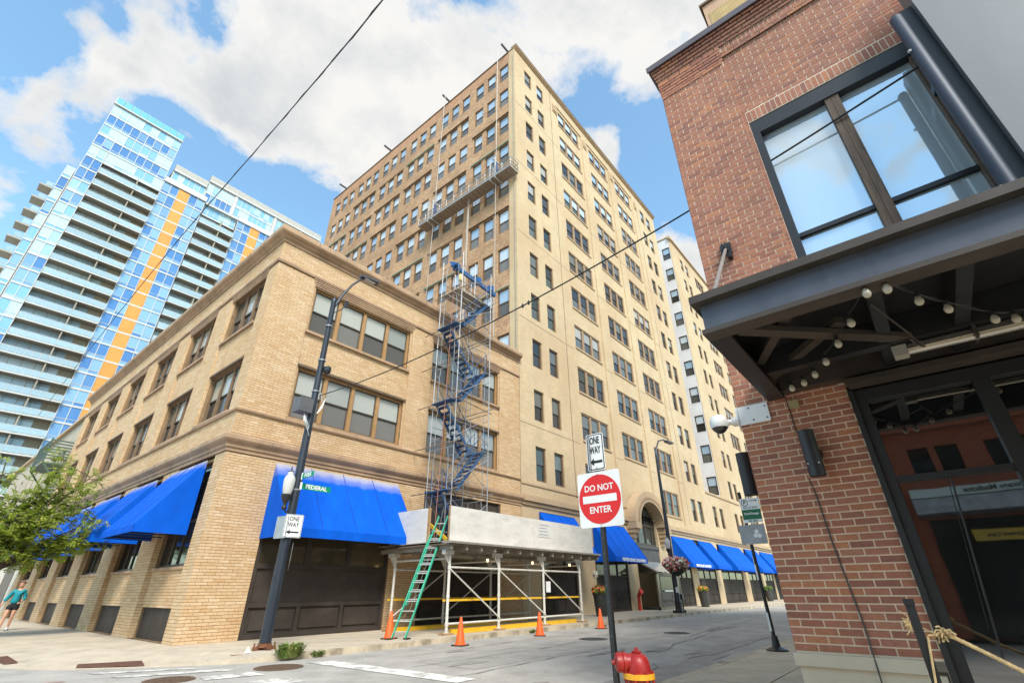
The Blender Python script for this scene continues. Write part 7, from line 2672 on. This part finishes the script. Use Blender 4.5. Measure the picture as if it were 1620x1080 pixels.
for tp_ in tips:
    for s in range(7):
        # a pinnate leaf: leaflets either side of a drooping stalk
        d = Vector((rg.gauss(0, 1), rg.gauss(0, 1), rg.gauss(-0.1, 0.6))).normalized()
        p0 = tp_ + Vector((rg.gauss(0, 0.16), rg.gauss(0, 0.16), rg.gauss(0, 0.13)))
        L_ = rg.uniform(0.16, 0.30)
        up = Vector((0, 0, 1))
        sd_ = d.cross(up).normalized()
        for k in range(6):
            c = p0 + d * L_ * (k / 6) - up * 0.05 * (k / 6) ** 2
            for sg in (-1, 1):
                e = c + (sd_ * sg + d * 0.5 - up * rg.uniform(0.0, 0.5)).normalized() * rg.uniform(0.07, 0.11)
                w = d * 0.03
                lf.add([c - w * 0.4, (c + e) / 2 - w, e, (c + e) / 2 + w], [(0, 1, 2, 3)])
tag(lf.build('crown', leaf_m, TR), kind='stuff')
pit = MB()
for k in range(70):
    a, rr = rg.uniform(0, 6.28), 0.42 * math.sqrt(rg.random())
    x, y = -3.05 + rr * math.cos(a), 7.3 + rr * math.sin(a)
    s = rg.uniform(0.03, 0.08)
    pit.prism([(x - s, y, 0.135), (x + s, y - s, 0.135), (x, y + s, 0.14)], (0, 0, 0.03))
tag(pit.build('bark_mulch', mat('mulch', (0.13, 0.075, 0.04), 0.9, var=0.3), at=(-3.05, 7.3, 0.13)), kind='stuff')

# ================================================================== people
skin_m = mat('skin', (0.52, 0.27, 0.17), 0.5, var=0.05, vscale=6)


def skinned(name, joints, edges, mt, parent, root=0, sub=2):
    """one continuous surface grown round a jointed skeleton of (x, y, z, radius)"""
    base = WLOC[parent.name]
    me = bpy.data.meshes.new(name)
    me.from_pydata([Vector(j[:3]) for j in joints], edges, [])
    me.materials.append(mt)
    o = bpy.data.objects.new(name, me)
    COL.objects.link(o)
    o.parent = parent
    WLOC[o.name] = base
    sk_ = o.modifiers.new('skin', 'SKIN')
    sk_.use_smooth_shade = True
    sv = me.skin_vertices[0].data
    for v, j in zip(sv, joints):
        r = j[3]
        v.radius = r if isinstance(r, tuple) else (r, r)
        v.use_root = False
    sv[root].use_root = True
    ss_ = o.modifiers.new('smooth', 'SUBSURF')
    ss_.levels = sub
    ss_.render_levels = sub
    return o


def hand(parent_joints, wrist, d, up, size=1.0):
    """five short finger chains rooted in the palm; returns joint list and edges offset by len(parent)"""
    js, es = [], []
    d, up = Vector(d).normalized(), Vector(up).normalized()
    s = d.cross(up).normalized()
    w = Vector(wrist)
    palm = w + d * 0.055 * size
    js.append((*palm, 0.026 * size))
    for k, (off, L) in enumerate(((-0.026, 0.062), (-0.009, 0.074), (0.009, 0.07), (0.026, 0.055))):
        a = palm + d * 0.035 * size + s * off * size
        b = a + d * L * 0.5 * size - up * 0.012
        c = b + d * L * 0.42 * size - up * 0.03
        i = len(js)
        js += [(*a, 0.010 * size), (*b, 0.009 * size), (*c, 0.008 * size)]
        es += [(0, i), (i, i + 1), (i + 1, i + 2)]
    a = w + d * 0.03 * size - s * 0.03 * size
    b = a + (d * 0.6 - s * 0.7).normalized() * 0.035 * size
    c = b + d * 0.03 * size
    i = len(js)
    js += [(*a, 0.012 * size), (*b, 0.010 * size), (*c, 0.009 * size)]
    es += [(0, i), (i, i + 1), (i + 1, i + 2)]
    return js, es


PE = thing('person', 'person in a teal jacket and black shorts jogging on the side pavement at far left', 'person', (-1.87, 12.49, 0.13))
# local frame: the runner comes towards the street, facing -y and a little -x; own left is +x
def body(jset):
    return jset


H = {}
pel = (0.0, 0.0, 0.93, 0.125)
J = [pel,                                    # 0 pelvis
     (0.01, 0.0, 1.06, (0.125, 0.10)),        # 1 waist
     (0.015, -0.01, 1.24, (0.15, 0.105)),     # 2 chest
     (0.02, -0.01, 1.37, (0.115, 0.085)),     # 3 upper chest
     (0.02, -0.015, 1.46, 0.05),              # 4 neck
     (0.02, -0.03, 1.53, 0.055),              # 5 jaw
     # legs
     (0.09, 0.0, 0.86, 0.092), (0.10, -0.03, 0.62, 0.072), (0.095, -0.03, 0.47, 0.054), (0.09, 0.01, 0.30, 0.052), (0.085, 0.05, 0.10, 0.034),
     (-0.09, 0.0, 0.86, 0.092), (-0.095, -0.09, 0.63, 0.072), (-0.095, -0.13, 0.48, 0.054), (-0.10, -0.14, 0.30, 0.050), (-0.105, -0.15, 0.10, 0.034),
     # arms
     (0.17, 0.0, 1.37, 0.055), (0.25, 0.03, 1.13, 0.044), (0.21, -0.14, 1.00, 0.034),
     (-0.15, 0.0, 1.37, 0.055), (-0.27, 0.05, 1.14, 0.044), (-0.36, -0.04, 0.94, 0.034)]
E_ = [(0, 1), (1, 2), (2, 3), (3, 4), (4, 5), (0, 6), (6, 7), (7, 8), (8, 9), (9, 10), (0, 11), (11, 12), (12, 13), (13, 14), (14, 15), (3, 16), (16, 17), (17, 18), (3, 19), (19, 20), (20, 21)]
for (wr, dd_, up_, wi) in (((0.21, -0.14, 1.00), (-0.25, -0.7, -0.2), (0, 0, 1), 18), ((-0.36, -0.04, 0.94), (-0.15, -0.2, -0.9), (0, -1, 0), 21)):
    js, es = hand(J, wr, dd_, up_)
    o_ = len(J)
    J += js
    E_ += [(wi, o_)] + [(a + o_, b + o_) for a, b in es]
skinned('body', J, E_, skin_m, PE)
def off(o):
    return o


bx_, by_ = -1.87, 12.49
def at_person(mb, name, mt, smooth=True):
    o = mb.build(name, mt, None, smooth)
    o.parent = PE
    o.location = (0, 0, 0)
    WLOC[o.name] = WLOC[PE.name]
    return o


# the skeletons above are local to the person; so are the meshes below
hd_m = MB().lathe([(0.03, -0.115), (0.058, -0.095), (0.074, -0.05), (0.080, 0.0), (0.080, 0.05), (0.066, 0.095), (0.035, 0.12), (0.004, 0.128)], (0.02, -0.04, 1.60), 18)
hd_m.lathe([(0.004, 0.03), (0.016, 0.0), (0.018, -0.015), (0.006, -0.022)], (0.02, -0.118, 1.585), 8)
for s in (-1, 1):
    hd_m.lathe([(0.003, 0), (0.022, 0.006), (0.02, 0.014), (0.004, 0.02)], (0.02 + s * 0.076, -0.035, 1.59), 8, (s, 0, 0))
at_person(hd_m, 'head', skin_m)
fc = MB()
for s in (-1, 1):
    fc.lathe([(0.010, 0), (0.007, 0.006)], (0.02 + s * 0.03, -0.113, 1.605), 8, (0, -1, 0))
    fc.box(0.02 + s * 0.03 - 0.016, 0.02 + s * 0.03 + 0.016, -0.119, -0.108, 1.628, 1.634)
at_person(fc, 'eyes', mat('eye_dark', (0.05, 0.03, 0.025), 0.4, var=0))
mo = MB().box(0.0, 0.04, -0.117, -0.105, 1.536, 1.545)
at_person(mo, 'mouth', mat('lip', (0.42, 0.13, 0.11), 0.5, var=0))
ha = MB()
hm = []
for (r, z) in ((0.086, 0.02), (0.089, 0.06), (0.076, 0.105), (0.042, 0.132), (0.004, 0.14)):
    hm.append((r, z))
ha.lathe(hm, (0.02, -0.028, 1.60), 18)
ha.lathe([(0.03, -0.06), (0.055, -0.03), (0.06, 0.03), (0.04, 0.07)], (0.02, 0.045, 1.60), 12)
ha.lathe([(0.01, -0.12), (0.03, -0.06), (0.035, 0.0), (0.012, 0.03)], (0.02, 0.10, 1.62), 10)
at_person(ha, 'hair', mat('brown_hair', (0.13, 0.055, 0.028), 0.6, var=0.25, vscale=30))
teal = mat('teal_jacket', (0.0, 0.20, 0.24), 0.65, var=0.15, vscale=6)
JK = [(0.0, 0.0, 0.90, (0.19, 0.155)), (0.005, 0.0, 1.0, (0.21, 0.165)), (0.01, 0.0, 1.12, (0.20, 0.15)), (0.015, -0.01, 1.26, (0.175, 0.125)), (0.02, -0.005, 1.385, (0.13, 0.095)), (0.02, -0.01, 1.445, 0.07),
      (0.17, 0.0, 1.375, 0.075), (0.255, 0.03, 1.13, 0.068), (0.22, -0.10, 1.03, 0.052),
      (-0.15, 0.0, 1.375, 0.075), (-0.28, 0.05, 1.14, 0.070), (-0.345, -0.02, 0.985, 0.052)]
skinned('jacket', JK, [(0, 1), (1, 2), (2, 3), (3, 4), (4, 5), (4, 6), (6, 7), (7, 8), (4, 9), (9, 10), (10, 11)], teal, PE)
SHT = [(0.0, 0.0, 1.0, (0.16, 0.14)), (0.0, 0.0, 0.90, (0.165, 0.14)), (0.095, -0.005, 0.82, 0.125), (0.10, -0.015, 0.66, 0.115), (-0.095, -0.02, 0.82, 0.125), (-0.098, -0.07, 0.66, 0.115)]
skinned('shorts', SHT, [(0, 1), (1, 2), (2, 3), (1, 4), (4, 5)], mat('black_cloth', (0.012, 0.012, 0.014), 0.8, var=0.2), PE)
shoe = mat('white_trainer', (0.62, 0.63, 0.66), 0.5, var=0.1)
for (ax_, ay_, az_, pitch) in ((0.085, 0.05, 0.0, 0.15), (-0.105, -0.15, 0.0, 0.0)):
    SJ = [(ax_, ay_ + 0.03, 0.055 + az_, 0.045), (ax_, ay_ - 0.06, 0.05 + az_, (0.045, 0.045)), (ax_, ay_ - 0.15, 0.04 + az_, (0.042, 0.034)), (ax_, ay_ + 0.012, 0.12 + az_, 0.044)]
    skinned('shoe', SJ, [(0, 1), (1, 2), (0, 3)], shoe, PE)
    q = MB().box(ax_ - 0.045, ax_ + 0.045, ay_ - 0.19, ay_ + 0.075, 0.0, 0.022)
    at_person(q, 'shoe_sole', mat('navy_sole', (0.05, 0.06, 0.10), 0.6), False)
PE.rotation_euler = (0, 0, math.radians(-20))
ph = MB().box(0.14, 0.21, -0.27, -0.255, 1.0, 1.14)
pho = thing('phone', 'small dark phone held in the jogger hand', 'phone', (-1.87, 12.49, 0.13))
o_ = ph.build('case', black_steel, None)
o_.parent = pho
o_.location = (0, 0, 0)
pho.rotation_euler = (0, 0, math.radians(-20))

# distant rider on a scooter
SCX, SCY = 60.5, -3.4
SC = thing('scooter', 'small dark scooter parked at the kerb far down the street', 'scooter', (SCX, SCY, 0.0))
dk = mat('scooter_grey', (0.10, 0.11, 0.12), 0.4, var=0.1)
for dx in (-0.75, 0.6):
    w_ = MB()
    w_.tube([(SCX + dx + 0.26 * math.cos(a), SCY, 0.30 + 0.26 * math.sin(a)) for a in [2 * math.pi * k / 18 for k in range(19)]], 0.06, 7, cap=False)
    w_.lathe([(0.2, -0.04), (0.2, 0.04)], (SCX + dx, SCY, 0.30), 12, (0, 1, 0))
    w_.build('wheel', cone_b, SC)
bd = MB()
bd.prism([(SCX - 0.55, SCY - 0.16, 0.32), (SCX + 0.7, SCY - 0.16, 0.38), (SCX + 0.75, SCY - 0.16, 0.75), (SCX + 0.1, SCY - 0.16, 0.78), (SCX - 0.05, SCY - 0.16, 0.45), (SCX - 0.5, SCY - 0.16, 0.42)], (0, 0.32, 0))
bd.bar((SCX - 0.75, SCY, 0.35), (SCX - 0.5, SCY, 1.05), 0.12, 0.3)
bd.tube([(SCX - 0.48, SCY - 0.33, 1.08), (SCX - 0.48, SCY + 0.33, 1.08)], 0.03, 6)
bd.build('body', dk, SC)
P2_ = thing('person', 'distant person in a pale top sitting on the scooter far down the street', 'person', (SCX + 0.25, SCY, 0.0))
JR2 = [(0, 0, 0.88, 0.14), (-0.02, 0, 1.08, (0.14, 0.12)), (-0.05, 0, 1.28, (0.17, 0.12)), (-0.05, 0, 1.42, 0.09), (-0.06, 0, 1.5, 0.055), (-0.08, 0, 1.62, 0.10), (-0.08, 0, 1.70, 0.085),
       (-0.1, 0.12, 0.86, 0.09), (-0.42, 0.17, 0.80, 0.07), (-0.38, 0.18, 0.45, 0.055), (-0.36, 0.18, 0.08, 0.05), (-0.48, 0.18, 0.05, 0.04),
       (-0.1, -0.12, 0.86, 0.09), (-0.42, -0.17, 0.80, 0.07), (-0.38, -0.22, 0.45, 0.055), (-0.36, -0.24, 0.08, 0.05), (-0.48, -0.24, 0.05, 0.04),
       (-0.05, 0.2, 1.38, 0.06), (-0.2, 0.26, 1.15, 0.05), (-0.5, 0.26, 1.12, 0.04), (-0.05, -0.2, 1.38, 0.06), (-0.2, -0.26, 1.15, 0.05), (-0.5, -0.26, 1.12, 0.04)]
skinned('body', JR2, [(0, 1), (1, 2), (2, 3), (3, 4), (4, 5), (5, 6), (0, 7), (7, 8), (8, 9), (9, 10), (10, 11), (0, 12), (12, 13), (13, 14), (14, 15), (15, 16), (3, 17), (17, 18), (18, 19), (3, 20), (20, 21), (21, 22)], skin_m, P2_)
skinned('shirt', [(0, 0, 0.92, (0.17, 0.14)), (-0.02, 0, 1.1, (0.165, 0.14)), (-0.05, 0, 1.3, (0.19, 0.14)), (-0.05, 0, 1.43, 0.10), (-0.05, 0.2, 1.38, 0.08), (-0.14, 0.24, 1.24, 0.07), (-0.05, -0.2, 1.38, 0.08), (-0.14, -0.24, 1.24, 0.07)],
        [(0, 1), (1, 2), (2, 3), (3, 4), (4, 5), (3, 6), (6, 7)], mat('pale_shirt', (0.55, 0.55, 0.56), 0.7), P2_)


# ------------------------------------------------------------------ lettering becomes plain mesh
bpy.context.view_layer.update()
dg = bpy.context.evaluated_depsgraph_get()
new = []
for o in TEXTS:
    me = bpy.data.meshes.new_from_object(o.evaluated_get(dg))
    new.append((o, me))
for o, me in new:
    nm, par, loc, rot, sc, mt = o.name, o.parent, o.location.copy(), o.rotation_euler.copy(), o.scale.copy(), o.data.materials[0]
    cu = o.data
    bpy.data.objects.remove(o)
    bpy.data.curves.remove(cu)
    me.name = 'lettering'
    if not me.materials:
        me.materials.append(mt)
    n = bpy.data.objects.new(nm, me)
    COL.objects.link(n)
    n.parent = par
    n.location, n.rotation_euler, n.scale = loc, rot, sc
